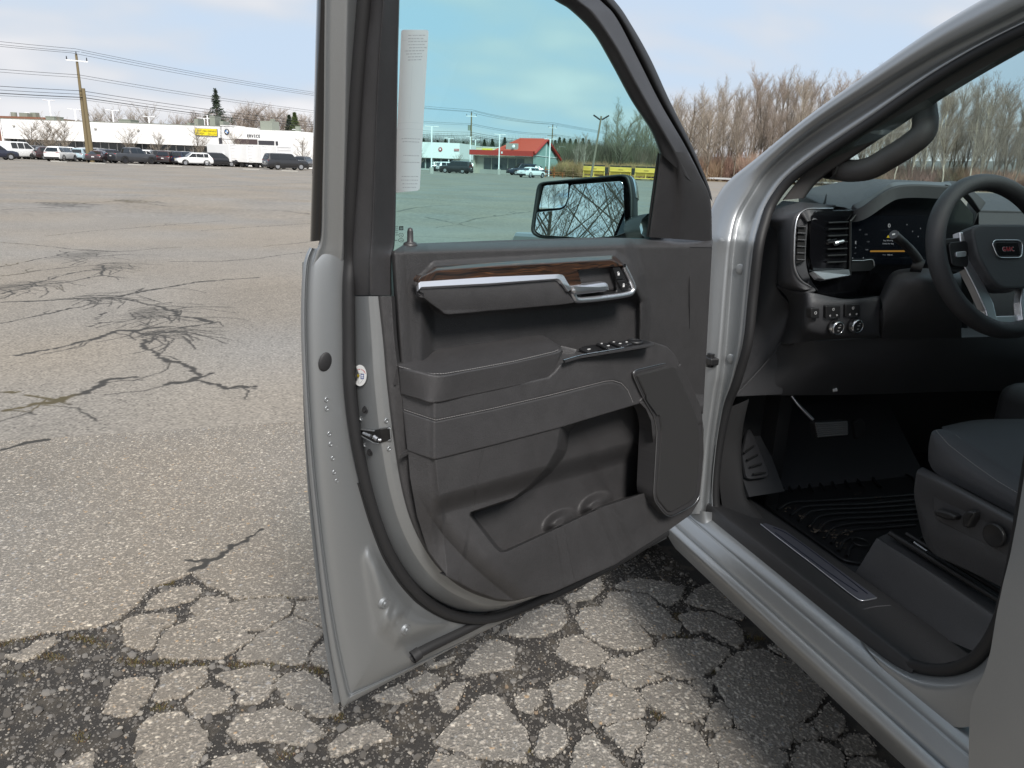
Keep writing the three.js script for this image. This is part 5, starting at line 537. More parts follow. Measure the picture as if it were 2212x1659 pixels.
// ---------------------------------------------------------------- cab interior
const iMat = std([0.042, 0.0425, 0.046], 0.5, 0, { bumpMap: grainTex, bumpScale: 0.0002 });
const iTop = std([0.042, 0.0425, 0.046], 0.6, 0, { bumpMap: grainTex, bumpScale: 0.0003 });
const Zc = (x, y, z) => onZ(x, y, z);
const P8 = (a) => a.map(p => [...z8(p[0], p[1]), p[2]]), Pi = a => a.map(p => [...zi(p[0], p[1]), p[2]]), P7 = a => a.map(p => [...z7(p[0], p[1]), p[2]]);
const dens = (r, n = 24) => { const o = []; for (let i = 0; i < n; i++) o.push(poly(r, i / (n - 1))); return o; };
{
  // windscreen pillar trim and grab handle
  const a = [[1690, 432], [1745, 366], [1800, 328], [1888, 268], [2020, 178], [2152, 102], [2330, 20]], b = [[1738, 428], [1770, 390], [1843, 339], [1912, 293], [2023, 221], [2140, 150], [2330, 45]];
  tp('pillar_trim', pxPatch([withW(a, 0.07), mixP(a, b, 0.1, 0.085), mixP(a, b, 0.5, 0.1), mixP(a, b, 0.95, 0.12), mixP(a, b, 1, 0.16)], 16, 50, {}, null, Sd), std([0.05, 0.047, 0.046], 0.8));
  const gp = [[200, 1380], [330, 1395], [470, 1372], [620, 1290], [780, 1190], [900, 1085], [920, 980], [905, 860]].map(p => { const q = z7(...p); return Sd(q[0], q[1], 0.15); });
  const end0 = Sd(...z7(120, 1370), 0.11), end1 = Sd(...z7(880, 800), 0.11);
  const gh = tube([end0, ...gp, end1], 0.029, 80, 12); tp('grab_handle', gh, std([0.05, 0.047, 0.046], 0.6));
  // dashboard top and instrument hood
  const dash = tp('dashboard', pxPatch([P8([[380, 240, -2.12], [560, 190, -2.2], [870, 138, -2.25], [1150, 138, -2.25], [1640, 165, -2.25]]), P8([[420, 262, -1.98], [640, 245, -2.0], [900, 190, -1.98], [1150, 158, -1.95], [1630, 178, -1.95]]), P8([[560, 330, -1.82], [740, 352, -1.78], [870, 360, -1.72], [1165, 186, -1.7], [1600, 186, -1.7]]), P8([[600, 350, -1.8], [750, 362, -1.76], [866, 372, -1.685], [1172, 196, -1.665], [1600, 194, -1.665]])], 30, 60, { roll: 0.004, depth: 0.03 }, null, Zc), iTop);
  const ip = (n, g, m, l) => tp(n, g, m, dash, l);
  ip('hood_edge', pxPatch([P8(dens([[862, 386, -1.69], [1000, 322, -1.68], [1176, 208, -1.67], [1420, 206, -1.67], [1640, 206, -1.67]])), P8(dens([[850, 408, -1.695], [1000, 345, -1.685], [1182, 226, -1.675], [1420, 224, -1.675], [1640, 224, -1.675]]))], 4, 60, { roll: 0.002, depth: 0.02 }, null, Zc), std([0.16, 0.17, 0.18], 0.4, 0.6));
  ip('hood_side', pxPatch([P8([[1600, 190, -1.67], [1700, 215, -1.7], [1780, 290, -1.72], [1850, 395, -1.72]]), P8([[1600, 228, -1.675], [1680, 250, -1.71], [1750, 310, -1.73], [1830, 410, -1.73]])], 5, 30, { roll: 0.003, depth: 0.03 }, null, Zc), iTop);
  ip('dash_top', pxPatch([P8([[1780, 248, -2.25], [2000, 250, -2.3], [2330, 258, -2.3]]), P8([[1800, 300, -2.0], [2020, 310, -2.0], [2330, 320, -2.0]]), P8([[1845, 385, -1.8], [2050, 390, -1.8], [2330, 398, -1.8]])], 14, 20, { roll: 0.004, depth: 0.05 }, null, Zc), iTop);
  ip('dash_centre', pxPatch([P8([[1845, 392, -1.8], [2050, 398, -1.8], [2330, 404, -1.8]]), P8([[1840, 700, -1.76], [2050, 700, -1.76], [2330, 700, -1.76]]), P8([[1800, 1150, -1.74], [2050, 1150, -1.74], [2330, 1150, -1.74]]), P8([[1700, 1500, -1.72], [2050, 1500, -1.72], [2330, 1500, -1.72]])], 14, 14, {}, null, Zc), iMat);
  ip('dash_core', merge([box(1.62, 0.5, 0.42, 2.24, 1.2, -2.08), box(1.5, 0.06, 0.3, 2.3, 1.47, -2.1)]), blackPlastic);
  // left end
  const L = [[250, 312, -1.84], [165, 390, -1.84], [128, 488, -1.83], [200, 560, -1.82], [216, 700, -1.81], [208, 920, -1.8], [232, 1004, -1.78], [390, 1050, -1.73]], R = [[676, 346, -1.72], [560, 372, -1.715], [432, 380, -1.71], [366, 445, -1.70], [342, 720, -1.69], [352, 868, -1.69], [402, 960, -1.69], [482, 1016, -1.69]];
  ip('end_cap', pxPatch([P8(L), P8(L.map((p, i) => p.map((q, k) => lerp(q, R[i][k], 0.3) + (k === 2 ? 0.03 : 0)))), P8(L.map((p, i) => p.map((q, k) => lerp(q, R[i][k], 0.75) + (k === 2 ? 0.02 : 0)))), P8(R)], 20, 50, { roll: 0.004, depth: 0.03 }, null, Zc), iMat);
  ip('bright_line', tube(P8([[660, 372, -1.715], [560, 374, -1.71], [436, 382, -1.705], [372, 448, -1.695], [345, 720, -1.685], [354, 866, -1.685], [404, 956, -1.685], [482, 1008, -1.685]]).map(p => Zc(...p)), 0.0016, 60, 6), satin);
  ip('vent_surround', pxPatch([P8([[480, 385, -1.715], [400, 430, -1.71], [368, 560, -1.705], [350, 800, -1.7], [400, 930, -1.7], [480, 1000, -1.7]]), P8([[560, 385, -1.715], [480, 430, -1.71], [450, 560, -1.705], [440, 800, -1.7], [470, 930, -1.7], [540, 1040, -1.7]])], 6, 30, {}, null, Zc), iMat);
  ip('side_vent', prism(P8([[380, 510, -1.69], [440, 510, -1.69], [428, 800, -1.685], [358, 822, -1.685]]).map(p => Zc(...p)), P8([[380, 510, -1.7], [440, 510, -1.7], [428, 800, -1.7], [358, 822, -1.7]]).map(p => Zc(...p))), std([0.002, 0.002, 0.002], 0.6));
  for (let k = 0; k < 6; k++) { const y = 518 + k * 54; ip('vent_slat', bar(Zc(...z8(376 - k * 2, y), -1.684), Zc(...z8(438 - k, y + 4), -1.684), 0.0022, 6), iMat); }
  // gloss surround, vents and screen
  const bz = roundPoly([[455, 490], [490, 432], [532, 396], [862, 386], [900, 400], [1180, 232], [1640, 232], [1800, 420], [1800, 900], [1130, 905], [1040, 1078], [580, 1108], [520, 1040], [450, 820]].map(p => z8(...p)), 4, true); const bf = bz.map(p => Zc(p[0], p[1], -1.705)); ip('gloss_surround', prism(bf, bf.map(p => p.clone().add(V3(0.01, 0, -0.04)))), blackGloss);
  const lip = roundPoly([[484, 440], [532, 398], [860, 388], [862, 400], [802, 520], [796, 918], [790, 868], [500, 880], [470, 760]].map(p => z8(...p)), 3, true).map(p => Zc(p[0], p[1], -1.695)); ip('vent_panel', prism(lip, lip.map(p => p.clone().add(V3(0, 0, -0.009)))), blackGloss);
  [490, 543, 597, 650, 705, 757, 812].forEach((y, k) => ip('vent_slat', bar(Zc(...z8(624 - k * 2, y), -1.688), Zc(...z8(784 - k * 3, y - 6), -1.688), 0.0028, 6), blackPlastic));
  ip('vent_tab', merge([bar(Zc(...z8(676, 655), -1.682), Zc(...z8(742, 640), -1.682), 0.0052, 8), bar(Zc(...z8(672, 658), -1.682), Zc(...z8(700, 650), -1.68), 0.007, 8)]), satin);
  { const f = [[500, 884], [790, 868], [802, 914], [592, 950], [545, 938]].map(p => Zc(...z8(...p), p[0] > 700 ? -1.685 : -1.66)); ip('vent_ledge', prism(f, f.map(p => p.clone().add(V3(0.003, -0.008, -0.02)))), satin); }
  ip('screen_side', bar(Zc(...z8(862, 405), -1.69), Zc(...z8(800, 480), -1.69), 0.0045, 6), blackPlastic);
  ip('screen_side', bar(Zc(...z8(800, 480), -1.69), Zc(...z8(797, 915), -1.69), 0.004, 6), blackPlastic);
  // lit instrument screen
  const cv = document.createElement('canvas'); cv.width = 1024; cv.height = 640; const x = cv.getContext('2d'); x.fillStyle = '#000308'; x.fillRect(0, 0, 1024, 640); x.textAlign = 'center'; const S = 1.6, ox = 810, oy = 430, T = (s, px, py, f, c = '#cfd6da') => { x.fillStyle = c; x.font = f; x.fillText(s, (px - ox) * S, (py - oy) * S); };
  T('0', 1112, 527, '66px sans-serif', '#e8eef0'); T('MPH', 1112, 545, '12px sans-serif', '#8a9094'); T('60', 878, 550, '24px sans-serif', '#8e9498'); T('100', 926, 588, '24px sans-serif', '#8e9498'); T('120', 943, 648, '24px sans-serif', '#8e9498'); T('140', 932, 714, '24px sans-serif', '#a8aeb2'); T('E', 845, 660, '52px sans-serif', '#c8ced0'); T('Key Missing', 1105, 640, '24px sans-serif'); T('Check for Key', 1105, 666, '24px sans-serif'); T('Range', 1072, 753, '16px sans-serif', '#a8aeb2'); T('550 mi', 1118, 755, '22px sans-serif', '#d8dee0'); T('Auto', 840, 738, '14px sans-serif', '#8e9498');
  x.fillStyle = '#d8c02a'; x.beginPath(); x.moveTo((1105 - ox) * S, (588 - oy) * S); x.lineTo((1092 - ox) * S, (612 - oy) * S); x.lineTo((1120 - ox) * S, (612 - oy) * S); x.fill();
  x.strokeStyle = '#b98a3c'; x.lineWidth = 22; x.beginPath(); x.moveTo((960 - ox) * S, (722 - oy) * S); x.lineTo((1240 - ox) * S, (719 - oy) * S); x.stroke(); x.strokeStyle = '#3a4146'; x.lineWidth = 3; for (const [a, b, c, d] of [[860, 450, 980, 428], [980, 428, 1420, 430], [1040, 550, 1180, 550], [820, 780, 1000, 776], [1200, 775, 1420, 772]]) { x.beginPath(); x.moveTo((a - ox) * S, (b - oy) * S); x.lineTo((c - ox) * S, (d - oy) * S); x.stroke(); }
  x.fillStyle = '#8e9498'; for (const [a, b] of [[1258, 505], [1305, 560], [1370, 535], [1350, 600], [843, 690], [820, 775], [905, 775]]) x.fillRect((a - ox) * S - 5, (b - oy) * S - 8, 10, 16);
  const t = new THREE.CanvasTexture(cv); t.colorSpace = THREE.SRGBColorSpace; const q = [[810, 830], [1450, 830], [1450, 430], [810, 430]].map(p => Zc(...z8(...p), -1.7)); const sg = new THREE.BufferGeometry(); sg.setAttribute('position', new THREE.BufferAttribute(new Float32Array(q.flatMap(p => [p.x, p.y, p.z])), 3)); sg.setAttribute('uv', new THREE.BufferAttribute(new Float32Array([0, 0, 1, 0, 1, 1, 0, 1]), 2)); sg.setIndex([0, 1, 2, 0, 2, 3]); sg.computeVertexNormals();
  ip('instrument_screen', sg, std([0.004, 0.004, 0.005], 0.15, 0, { emissive: lin(1, 1, 1), emissiveMap: t, emissiveIntensity: 0.36 }), 'lit instrument screen with white figures');
  ip('ignition_panel', prism([[815, 795], [985, 790], [1000, 850], [960, 880], [810, 885]].map(p => Zc(...z8(...p), -1.695)), [[815, 795], [985, 790], [1000, 850], [960, 880], [810, 885]].map(p => Zc(...z8(...p), -1.703))), blackPlastic);
  ip('ignition_edge', tube([[815, 797], [900, 796], [985, 793], [996, 840]].map(p => Zc(...z8(...p), -1.692)), 0.0013, 20, 5), satin);
  // knee panel
  ip('knee_panel', pxPatch([P8([[212, 1015, -1.80], [300, 1040, -1.76], [400, 1062, -1.70], [500, 1068, -1.665], [760, 1110, -1.66], [1034, 1086, -1.66]]), P8([[302, 1130, -1.80], [340, 1140, -1.765], [400, 1150, -1.715], [480, 1160, -1.655], [760, 1150, -1.645], [1034, 1130, -1.645]]), P8([[296, 1300, -1.81], [340, 1320, -1.77], [400, 1340, -1.72], [470, 1360, -1.66], [760, 1380, -1.65], [1034, 1370, -1.65]]), P8([[230, 1465, -1.83], [300, 1465, -1.78], [420, 1460, -1.74], [560, 1440, -1.69], [760, 1432, -1.67], [1034, 1420, -1.67]])], 34, 50, { roll: 0.004, depth: 0.03 }, null, Zc), iMat);
  ip('knee_bolster', pxPatch([P8([[225, 1472, -1.83], [500, 1460, -1.74], [1000, 1435, -1.7], [1600, 1430, -1.66], [2330, 1400, -1.7]]), P8([[150, 1650, -1.86], [500, 1650, -1.76], [1000, 1640, -1.72], [1600, 1600, -1.7], [2330, 1600, -1.7]]), P8([[-60, 1880, -1.9], [300, 1890, -1.84], [1000, 1880, -1.8], [1600, 1860, -1.78], [2330, 1850, -1.76]])], 20, 40, { roll: 0.004, depth: 0.05 }, null, Zc), iMat);
  const kl = [[262, 190], [226, 400], [205, 600], [188, 750], [150, 880], [120, 950]].map(p => zp(...p)), kr = [[308, 236], [318, 330], [306, 480], [362, 560], [346, 660], [330, 940]].map(p => zp(...p));
  ip('end_panel', pxPatch([withW(kl, -1.89), mixP(kl, kr, 0.5, -1.86), withW(kr, -1.835)], 14, 40, { roll: 0.003, depth: 0.03 }, null, Zc), iMat);
  ip('end_panel_edge', tube([[262, 190], [285, 205], [305, 232], [316, 300], [306, 470], [325, 510], [362, 556], [352, 640], [310, 740], [220, 850], [130, 945]].map(p => Zc(...zp(...p), -1.83)), 0.0022, 60, 6), iMat);
  // switches and knobs
  const key = (cx, cy, w, h) => { const f = roundPoly([[cx - w, cy - h], [cx + w, cy - h], [cx + w, cy + h], [cx - w, cy + h]].map(p => z8(...p)), 3, true).map(p => Zc(p[0], p[1], -1.636)); return pillow(f, V3(0, 0, 1), 0.02, 0.002); };
  const white = std([0.5, 0.5, 0.5], 0.6); const mark = (cx, cy, r) => { const p = Zc(...z8(cx, cy), -1.6345); const g = new THREE.TorusGeometry(r, 0.0007, 5, 16); g.translate(p.x, p.y, p.z); return g; };
  ip('parking_brake_button', key(517, 1225, 34, 42), blackPlastic); ip('button_symbol', merge([mark(519, 1222, 0.0035)]), white);
  for (const [cx, cy] of [[662, 1215], [822, 1205]]) { ip('switch_block', key(cx, cy, 60, 52), blackPlastic); ip('button_symbol', merge([mark(cx + 2, cy - 22, 0.003), mark(cx - 25, cy + 30, 0.002), mark(cx + 30, cy + 26, 0.002)]), white); }
  for (const [cx, cy] of [[672, 1335], [830, 1320]]) { const p = Zc(...z8(cx - 8, cy), -1.645); const kn = new THREE.LatheGeometry([[0.021, 0], [0.0215, 0.006], [0.0205, 0.008]].map(v => new THREE.Vector2(...v)), 36); const m = new THREE.Matrix4().makeRotationX(Math.PI / 2); kn.applyMatrix4(m); kn.translate(p.x, p.y, p.z); const k = ip('rotary_knob', kn, rubber); const rg = new THREE.LatheGeometry([[0.0205, 0.008], [0.0195, 0.016], [0.0185, 0.021], [0.016, 0.022], [0.0155, 0.0205]].map(v => new THREE.Vector2(...v)), 36); rg.applyMatrix4(m); rg.translate(p.x, p.y, p.z); ip('knob_ring', rg, chrome); const fc = cyl(0.0158, 0.0158, 0.002, 28); fc.applyMatrix4(m); fc.translate(p.x, p.y, p.z + 0.02); ip('knob_face', fc, blackPlastic); const wm = merge([box(0.008, 0.0018, 0.0006, p.x + 0.001, p.y + 0.002, p.z + 0.0213), box(0.005, 0.0015, 0.0006, p.x, p.y - 0.007, p.z + 0.0213), box(0.005, 0.0015, 0.0006, p.x + 0.004, p.y + 0.009, p.z + 0.0213)]); ip('knob_symbol', wm, white); }
  // column and stalk
  ip('column_shroud', pxPatch([P8([[1040, 1080, -1.66], [1130, 905, -1.66], [1270, 860, -1.63], [1450, 860, -1.6], [1700, 850, -1.6]]), P8([[1060, 1140, -1.62], [1150, 1000, -1.6], [1290, 960, -1.56], [1450, 960, -1.53], [1700, 960, -1.53]]), P8([[1080, 1300, -1.62], [1200, 1250, -1.6], [1330, 1230, -1.58], [1500, 1230, -1.56], [1700, 1230, -1.56]]), P8([[1060, 1425, -1.67], [1200, 1430, -1.67], [1350, 1440, -1.67], [1500, 1440, -1.67], [1700, 1440, -1.67]])], 24, 30, { roll: 0.003, depth: 0.04 }, null, Zc), iMat);
  ip('stalk_boot', bar(Zc(...z8(1300, 830), -1.6), Zc(...z8(1390, 850), -1.58), 0.017, 10, 0.02), blackPlastic);
  { const a = Zc(...z8(1160, 590), -1.535), b = Zc(...z8(1290, 710), -1.56), c = Zc(...z8(1370, 815), -1.6); ip('turn_stalk', tube([a, b, c], 0.0115, 24, 14), std([0.02, 0.02, 0.021], 0.5)); const e = cyl(0.0118, 0.0118, 0.006, 20), d = a.clone().sub(b).normalize(); e.applyQuaternion(new THREE.Quaternion().setFromUnitVectors(V3(0, 1, 0), d)); e.translate(a.x + d.x * 0.002, a.y + d.y * 0.002, a.z + d.z * 0.002); ip('stalk_button', e, std([0.03, 0.03, 0.03], 0.35)); const s = box(0.007, 0.004, 0.0008); s.applyQuaternion(new THREE.Quaternion().setFromUnitVectors(V3(0, 0, 1), d)); s.translate(a.x + d.x * 0.0056, a.y + d.y * 0.0056, a.z + d.z * 0.0056); ip('stalk_symbol', s, white); }
}
{ // steering wheel
  const C = onX(2154, 552, 1.72), n = V3(-0.02, Math.sin(0.42), Math.cos(0.42)).normalize(), ex = V3(1, 0, 0).addScaledVector(n, -n.x).normalize(), ey = n.clone().cross(ex); const B = new THREE.Matrix4().makeBasis(ex, ey, n).scale(V3(1.1, 1.1, 1.1)).setPosition(C);
  const at = g => { g.applyMatrix4(B); return g; }; const leather = std([0.022, 0.022, 0.024], 0.5, 0, { bumpMap: grainTex, bumpScale: 0.00015 });
  const rim = new THREE.TorusGeometry(0.172, 0.0185, 18, 90); rim.scale(1, 1, 1.15); const wheel = tp('steering_wheel', at(rim), leather, truck, 'black leather rim with bright lower spokes'); const wp = (name, g, m) => tp(name, at(g), m, wheel);
  const ext = (pts, d, z, b = 0.004) => { const s = new THREE.Shape(pts.map(p => new THREE.Vector2(...p))); const g = new THREE.ExtrudeGeometry(s, { depth: d, bevelEnabled: true, bevelSize: b, bevelThickness: b, bevelSegments: 3, curveSegments: 12 }); g.translate(0, 0, z); return g; };
  wp('hub', ext(roundPoly([[-0.086, 0.05], [-0.07, 0.058], [0.07, 0.058], [0.086, 0.05], [0.082, -0.01], [0.055, -0.062], [0.03, -0.078], [-0.03, -0.078], [-0.055, -0.062], [-0.082, -0.01]], 0.016, true), 0.03, -0.01, 0.007), iMat);
  for (const s of [-1, 1]) {
    wp('spoke', ext([[s * 0.075, 0.04], [s * 0.17, 0.034], [s * 0.172, -0.03], [s * 0.125, -0.036], [s * 0.08, -0.02]], 0.02, -0.02, 0.003), blackPlastic);
    wp('button_pad', ext(roundPoly([[s * 0.092, 0.03], [s * 0.142, 0.026], [s * 0.142, -0.024], [s * 0.1, -0.026]], 0.008, true), 0.006, 0.002, 0.002), std([0.014, 0.014, 0.015], 0.35));
    wp('pad_toggle', ext(roundPoly([[s * 0.102, 0.006], [s * 0.13, 0.004], [s * 0.13, -0.006], [s * 0.104, -0.004]], 0.003, true), 0.003, 0.009, 0.001), satin);
    wp('bright_spoke', ext([[s * 0.094, 0.05], [s * 0.1, 0.05], [s * 0.104, -0.02], [s * 0.082, -0.07], [s * 0.062, -0.125], [s * 0.058, -0.165], [s * 0.036, -0.172], [s * 0.042, -0.11], [s * 0.062, -0.06], [s * 0.09, -0.012]], 0.014, -0.012, 0.003), satin);
  }
  wp('lower_spoke', ext([[-0.05, -0.14], [0.05, -0.14], [0.046, -0.172], [-0.046, -0.172]], 0.01, -0.014, 0.002), satin);
  const cv = document.createElement('canvas'); cv.width = 256; cv.height = 128; const x = cv.getContext('2d'); x.fillStyle = '#08080a'; x.fillRect(0, 0, 256, 128); x.fillStyle = '#c8c8cc'; x.font = 'bold 62px sans-serif'; x.textAlign = 'center'; x.fillText('GMC', 128, 86); x.fillStyle = '#a01c24'; x.font = 'bold 58px sans-serif'; x.fillText('GMC', 128, 84); const t = new THREE.CanvasTexture(cv); t.colorSpace = THREE.SRGBColorSpace;
  const ring = roundPoly([[-0.044, 0.012], [-0.036, 0.02], [0.036, 0.02], [0.044, 0.012], [0.036, -0.014], [0.028, -0.02], [-0.028, -0.02], [-0.036, -0.014]], 0.006, true); wp('emblem_ring', tube(ring.map(p => V3(p[0], p[1] + 0.006, 0.029)), 0.0015, 80, 6, true), chrome);
  { const g = new THREE.PlaneGeometry(0.064, 0.028); g.translate(0, 0.006, 0.0285); wp('emblem', g, std([1, 1, 1], 0.25, 0, { map: t })); }
}
{ // seat
  const fabric = std([0.05, 0.051, 0.056], 0.85, 0, { bumpMap: grainTex, bumpScale: 0.0004 }); const Xc = (x, y, X) => onX(x, y, X);
  const r = [Pi([[1640, 500, 2.02], [1850, 458, 2.02], [2080, 448, 2.02], [2420, 448, 2.02]]), Pi([[1630, 508, 1.8], [1830, 500, 1.8], [2090, 560, 1.8], [2420, 650, 1.8]]), Pi([[1640, 520, 1.66], [1800, 575, 1.63], [2050, 740, 1.62], [2420, 960, 1.62]]), Pi([[1600, 522, 1.6], [1740, 590, 1.58], [1980, 770, 1.58], [2420, 1010, 1.58]]), Pi([[1560, 545, 1.555], [1660, 640, 1.54], [1850, 800, 1.535], [2420, 1120, 1.535]]), Pi([[1538, 640, 1.55], [1620, 740, 1.53], [1850, 890, 1.525], [2420, 1200, 1.525]]), Pi([[1536, 745, 1.555], [1602, 840, 1.535], [1850, 970, 1.53], [2420, 1270, 1.53]])];
  const seat = tp('driver_seat', pxPatch(r, 50, 50, {}, null, Xc), fabric, truck, 'dark grey cloth driver seat');
  tp('front_face', pxPatch([Pi([[1640, 500, 2.02], [1630, 508, 1.8], [1640, 520, 1.66], [1600, 522, 1.6], [1560, 545, 1.555], [1538, 640, 1.55], [1536, 745, 1.555]]), Pi([[1640, 760, 2.02], [1630, 760, 1.9], [1640, 760, 1.8], [1600, 760, 1.75], [1580, 760, 1.68], [1560, 750, 1.6], [1540, 755, 1.56]])], 10, 24, {}, null, Xc), fabric, seat);
  tp('stitching', stitches([[1590, 530], [1680, 630], [1860, 770], [2030, 890], [2300, 1050]].map(p => zi(...p)), 1.531, Xc, 0.007, 0.005), stitchMat, seat).userData.kind = 'stuff';
  tp('stitching', stitches([[1730, 560], [1800, 620], [1950, 735], [2130, 860], [2300, 960]].map(p => zi(...p)), 1.59, Xc, 0.007, 0.005), stitchMat, seat).userData.kind = 'stuff';
  tp('seat_base', pxPatch([Pi([[1500, 790, 1.55], [1620, 850, 1.54], [1850, 975, 1.54], [2420, 1270, 1.54]]), Pi([[1462, 815, 1.51], [1600, 870, 1.498], [1850, 1000, 1.495], [2420, 1310, 1.495]]), Pi([[1448, 870, 1.505], [1590, 930, 1.49], [1850, 1060, 1.488], [2420, 1380, 1.488]]), Pi([[1438, 980, 1.505], [1560, 1080, 1.5], [1850, 1190, 1.498], [2420, 1500, 1.498]]), Pi([[1462, 1130, 1.51], [1560, 1240, 1.495], [1850, 1360, 1.492], [2420, 1660, 1.492]]), Pi([[1500, 1290, 1.515], [1580, 1400, 1.5], [1850, 1530, 1.5], [2420, 1820, 1.5]])], 36, 50, { roll: 0.004, depth: 0.03 }, null, Xc), iMat, seat);
  const plate = roundPoly([[1568, 960], [1590, 945], [1900, 1090], [2160, 1230], [2210, 1330], [2200, 1420], [2140, 1440], [1880, 1310], [1600, 1170], [1570, 1120]].map(p => zi(...p)), 8, true).map(p => Xc(p[0], p[1], 1.494)); tp('switch_plate', pillow(plate, V3(-1, 0, 0), 0.008, 0.003), iMat, seat);
  const sw = (pts, X, n) => tp(n, pillow(roundPoly(pts.map(p => zi(...p)), 4, true).map(p => Xc(p[0], p[1], X)), V3(-1, 0, 0), 0.022, 0.005), blackPlastic, seat);
  sw([[1572, 1100], [1600, 1088], [1690, 1115], [1728, 1138], [1715, 1168], [1650, 1162], [1580, 1132]], 1.474, 'slide_switch'); sw([[1770, 1130], [1812, 1095], [1868, 1105], [1862, 1140], [1812, 1225], [1772, 1205]], 1.474, 'recline_switch');
  { const p = Xc(...zi(2010, 1270), 1.484); const g = new THREE.LatheGeometry([[0.026, 0], [0.026, 0.006], [0.0235, 0.009], [0.022, 0.006], [0.0001, 0.0045]].map(v => new THREE.Vector2(...v)), 32); g.rotateZ(Math.PI / 2); g.translate(p.x, p.y, p.z); tp('lumbar_button', g, blackPlastic, seat); }
  // seat back, mostly outside the picture
  const back = []; for (const [y, z, hw] of [[0.95, -0.72, 0.26], [1.2, -0.62, 0.28], [1.45, -0.52, 0.26], [1.6, -0.46, 0.2]]) back.push([V3(1.78 - hw, y, z + 0.12), V3(1.78 - hw, y, z), V3(1.78, y, z + 0.03), V3(1.78 + hw, y, z), V3(1.78 + hw, y, z + 0.12)]); tp('backrest', patch(back, 16, 20), fabric, seat);
  tp('passenger_seat', merge([box(0.52, 0.2, 0.55, 2.68, 0.92, -1.02, 0.06), box(0.5, 0.75, 0.16, 2.68, 1.3, -0.62, 0.06)]), fabric); tp('centre_console', box(0.32, 0.42, 0.8, 2.24, 0.82, -1.2, 0.05), iMat);
}
{ // sill, floor and pedals
  const prof = fine([[1.275, 0.56], [1.285, 0.585], [1.30, 0.593], [1.36, 0.584], [1.45, 0.584], [1.462, 0.57], [1.466, 0.52]], 40); tp('sill_cover', extrudeZ(prof, -1.93, -1.02, 2), std([0.022, 0.022, 0.0235], 0.55, 0, { bumpMap: grainTex, bumpScale: 0.00015 }));
  tp('sill_cover_rear', extrudeZ(fine([[1.275, 0.555], [1.29, 0.57], [1.32, 0.55], [1.45, 0.545], [1.5, 0.55]], 24), -1.02, -0.75, 2), iMat);
  const sp = [[610, 100], [640, 92], [760, 135], [900, 235], [1322, 546], [1312, 552], [1225, 566], [1200, 556]].map(p => z6(...p)); const sf = sp.map(p => onY(p[0], p[1], 0.587)); const plate = tp('sill_plate', pillow(sf, V3(0, 1, 0), 0.003, 0.0012), std([0.11, 0.115, 0.14], 0.42, 0.5));
  const Y = (x, y, h = 0.5885) => { const q = z6(x, y); return onY(q[0], q[1], h); };
  tp('plate_edge', tube([[612, 98], [700, 168], [950, 360], [1205, 556], [1225, 564], [1316, 548]].map(p => Y(...p)), 0.0014, 60, 6), satin, plate);
  for (const pts of [[[690, 120], [760, 150], [1000, 320], [1260, 520]], [[700, 150], [860, 270], [1030, 395], [1200, 510]]]) tp('plate_groove', tube(pts.map(p => Y(...p)), 0.0014, 40, 6), std([0.01, 0.012, 0.03], 0.5), plate);
  tp('front_carpet', merge([box(0.95, 0.02, 1.1, 1.95, 0.485, -1.55), (() => { const g = box(0.9, 0.02, 0.5); g.rotateX(0.75); g.translate(1.95, 0.63, -2.2); return g; })()]), std([0.036, 0.037, 0.041], 0.95));
  tp('kick_panel', pxPatch([[...[[1575, 880], [1558, 960], [1556, 1060], [1575, 1130], [1640, 1190]].map(p => [...p, 1.33])], [[1600, 870, 1.38], [1590, 960, 1.38], [1600, 1050, 1.38], [1620, 1100, 1.39], [1690, 1160, 1.42]], [[1618, 862, 1.41], [1604, 930, 1.41], [1602, 1000, 1.41], [1612, 1076, 1.43], [1694, 1138, 1.46]]], 14, 24, {}, null, (x, y, X) => onX(x, y, X)), std([0.014, 0.014, 0.015], 0.85));
  const Pz = (x, y, z) => Zc(...zi(x, y), z);
  const foot = roundPoly([[222, 700], [268, 500], [320, 600], [410, 830], [400, 860], [280, 876], [250, 860]].map(p => zi(...p)), 5, true).map(p => Zc(p[0], p[1], -1.86 + 0.0016 * (p[1] - 1030))); const fn = V3(0.1, 0.5, 0.85).normalize();
  tp('footrest_panel', (() => { const f = [[212, 700], [250, 460], [330, 420], [400, 640], [520, 960], [330, 990], [270, 1000], [215, 850]].map(p => zi(...p)).map(p => Zc(p[0], p[1], -1.885 + 0.0016 * (p[1] - 1030))); return prism(f, f.map(p => p.clone().add(V3(0, -0.03, -0.05)))); })(), std([0.03, 0.031, 0.034], 0.9));
  const fr = tp('footrest', pillow(foot, fn, 0.012, 0.003), iMat); for (let k = 0; k < 4; k++) tp('tread', bar(Pz(232 + k * 22, 690 + k * 50, -1.845 + 0.0005 * (690 + k * 50 - 858)), Pz(300 + k * 28, 640 + k * 62, -1.845 + 0.0005 * (640 + k * 62 - 858)), 0.0035, 6), rubber, fr);
  const bp = roundPoly([[722, 465], [960, 450], [975, 475], [972, 560], [950, 578], [760, 592], [745, 570]].map(p => zi(...p)), 5, true).map(p => Zc(p[0], p[1], -1.86)); const br = tp('brake_pedal', pillow(bp, V3(0, 0.3, 0.95).normalize(), 0.02, 0.004), rubber); for (let k = 0; k < 7; k++) tp('tread', bar(Pz(738 + k * 3, 482 + k * 15, -1.852), Pz(962, 470 + k * 14, -1.852), 0.0034, 6), std([0.14, 0.14, 0.14], 0.5), br); tp('pedal_arm', tube([Pz(570, 285, -1.93), Pz(620, 350, -1.91), Pz(720, 455, -1.88)], 0.006, 16, 6), steel, br);
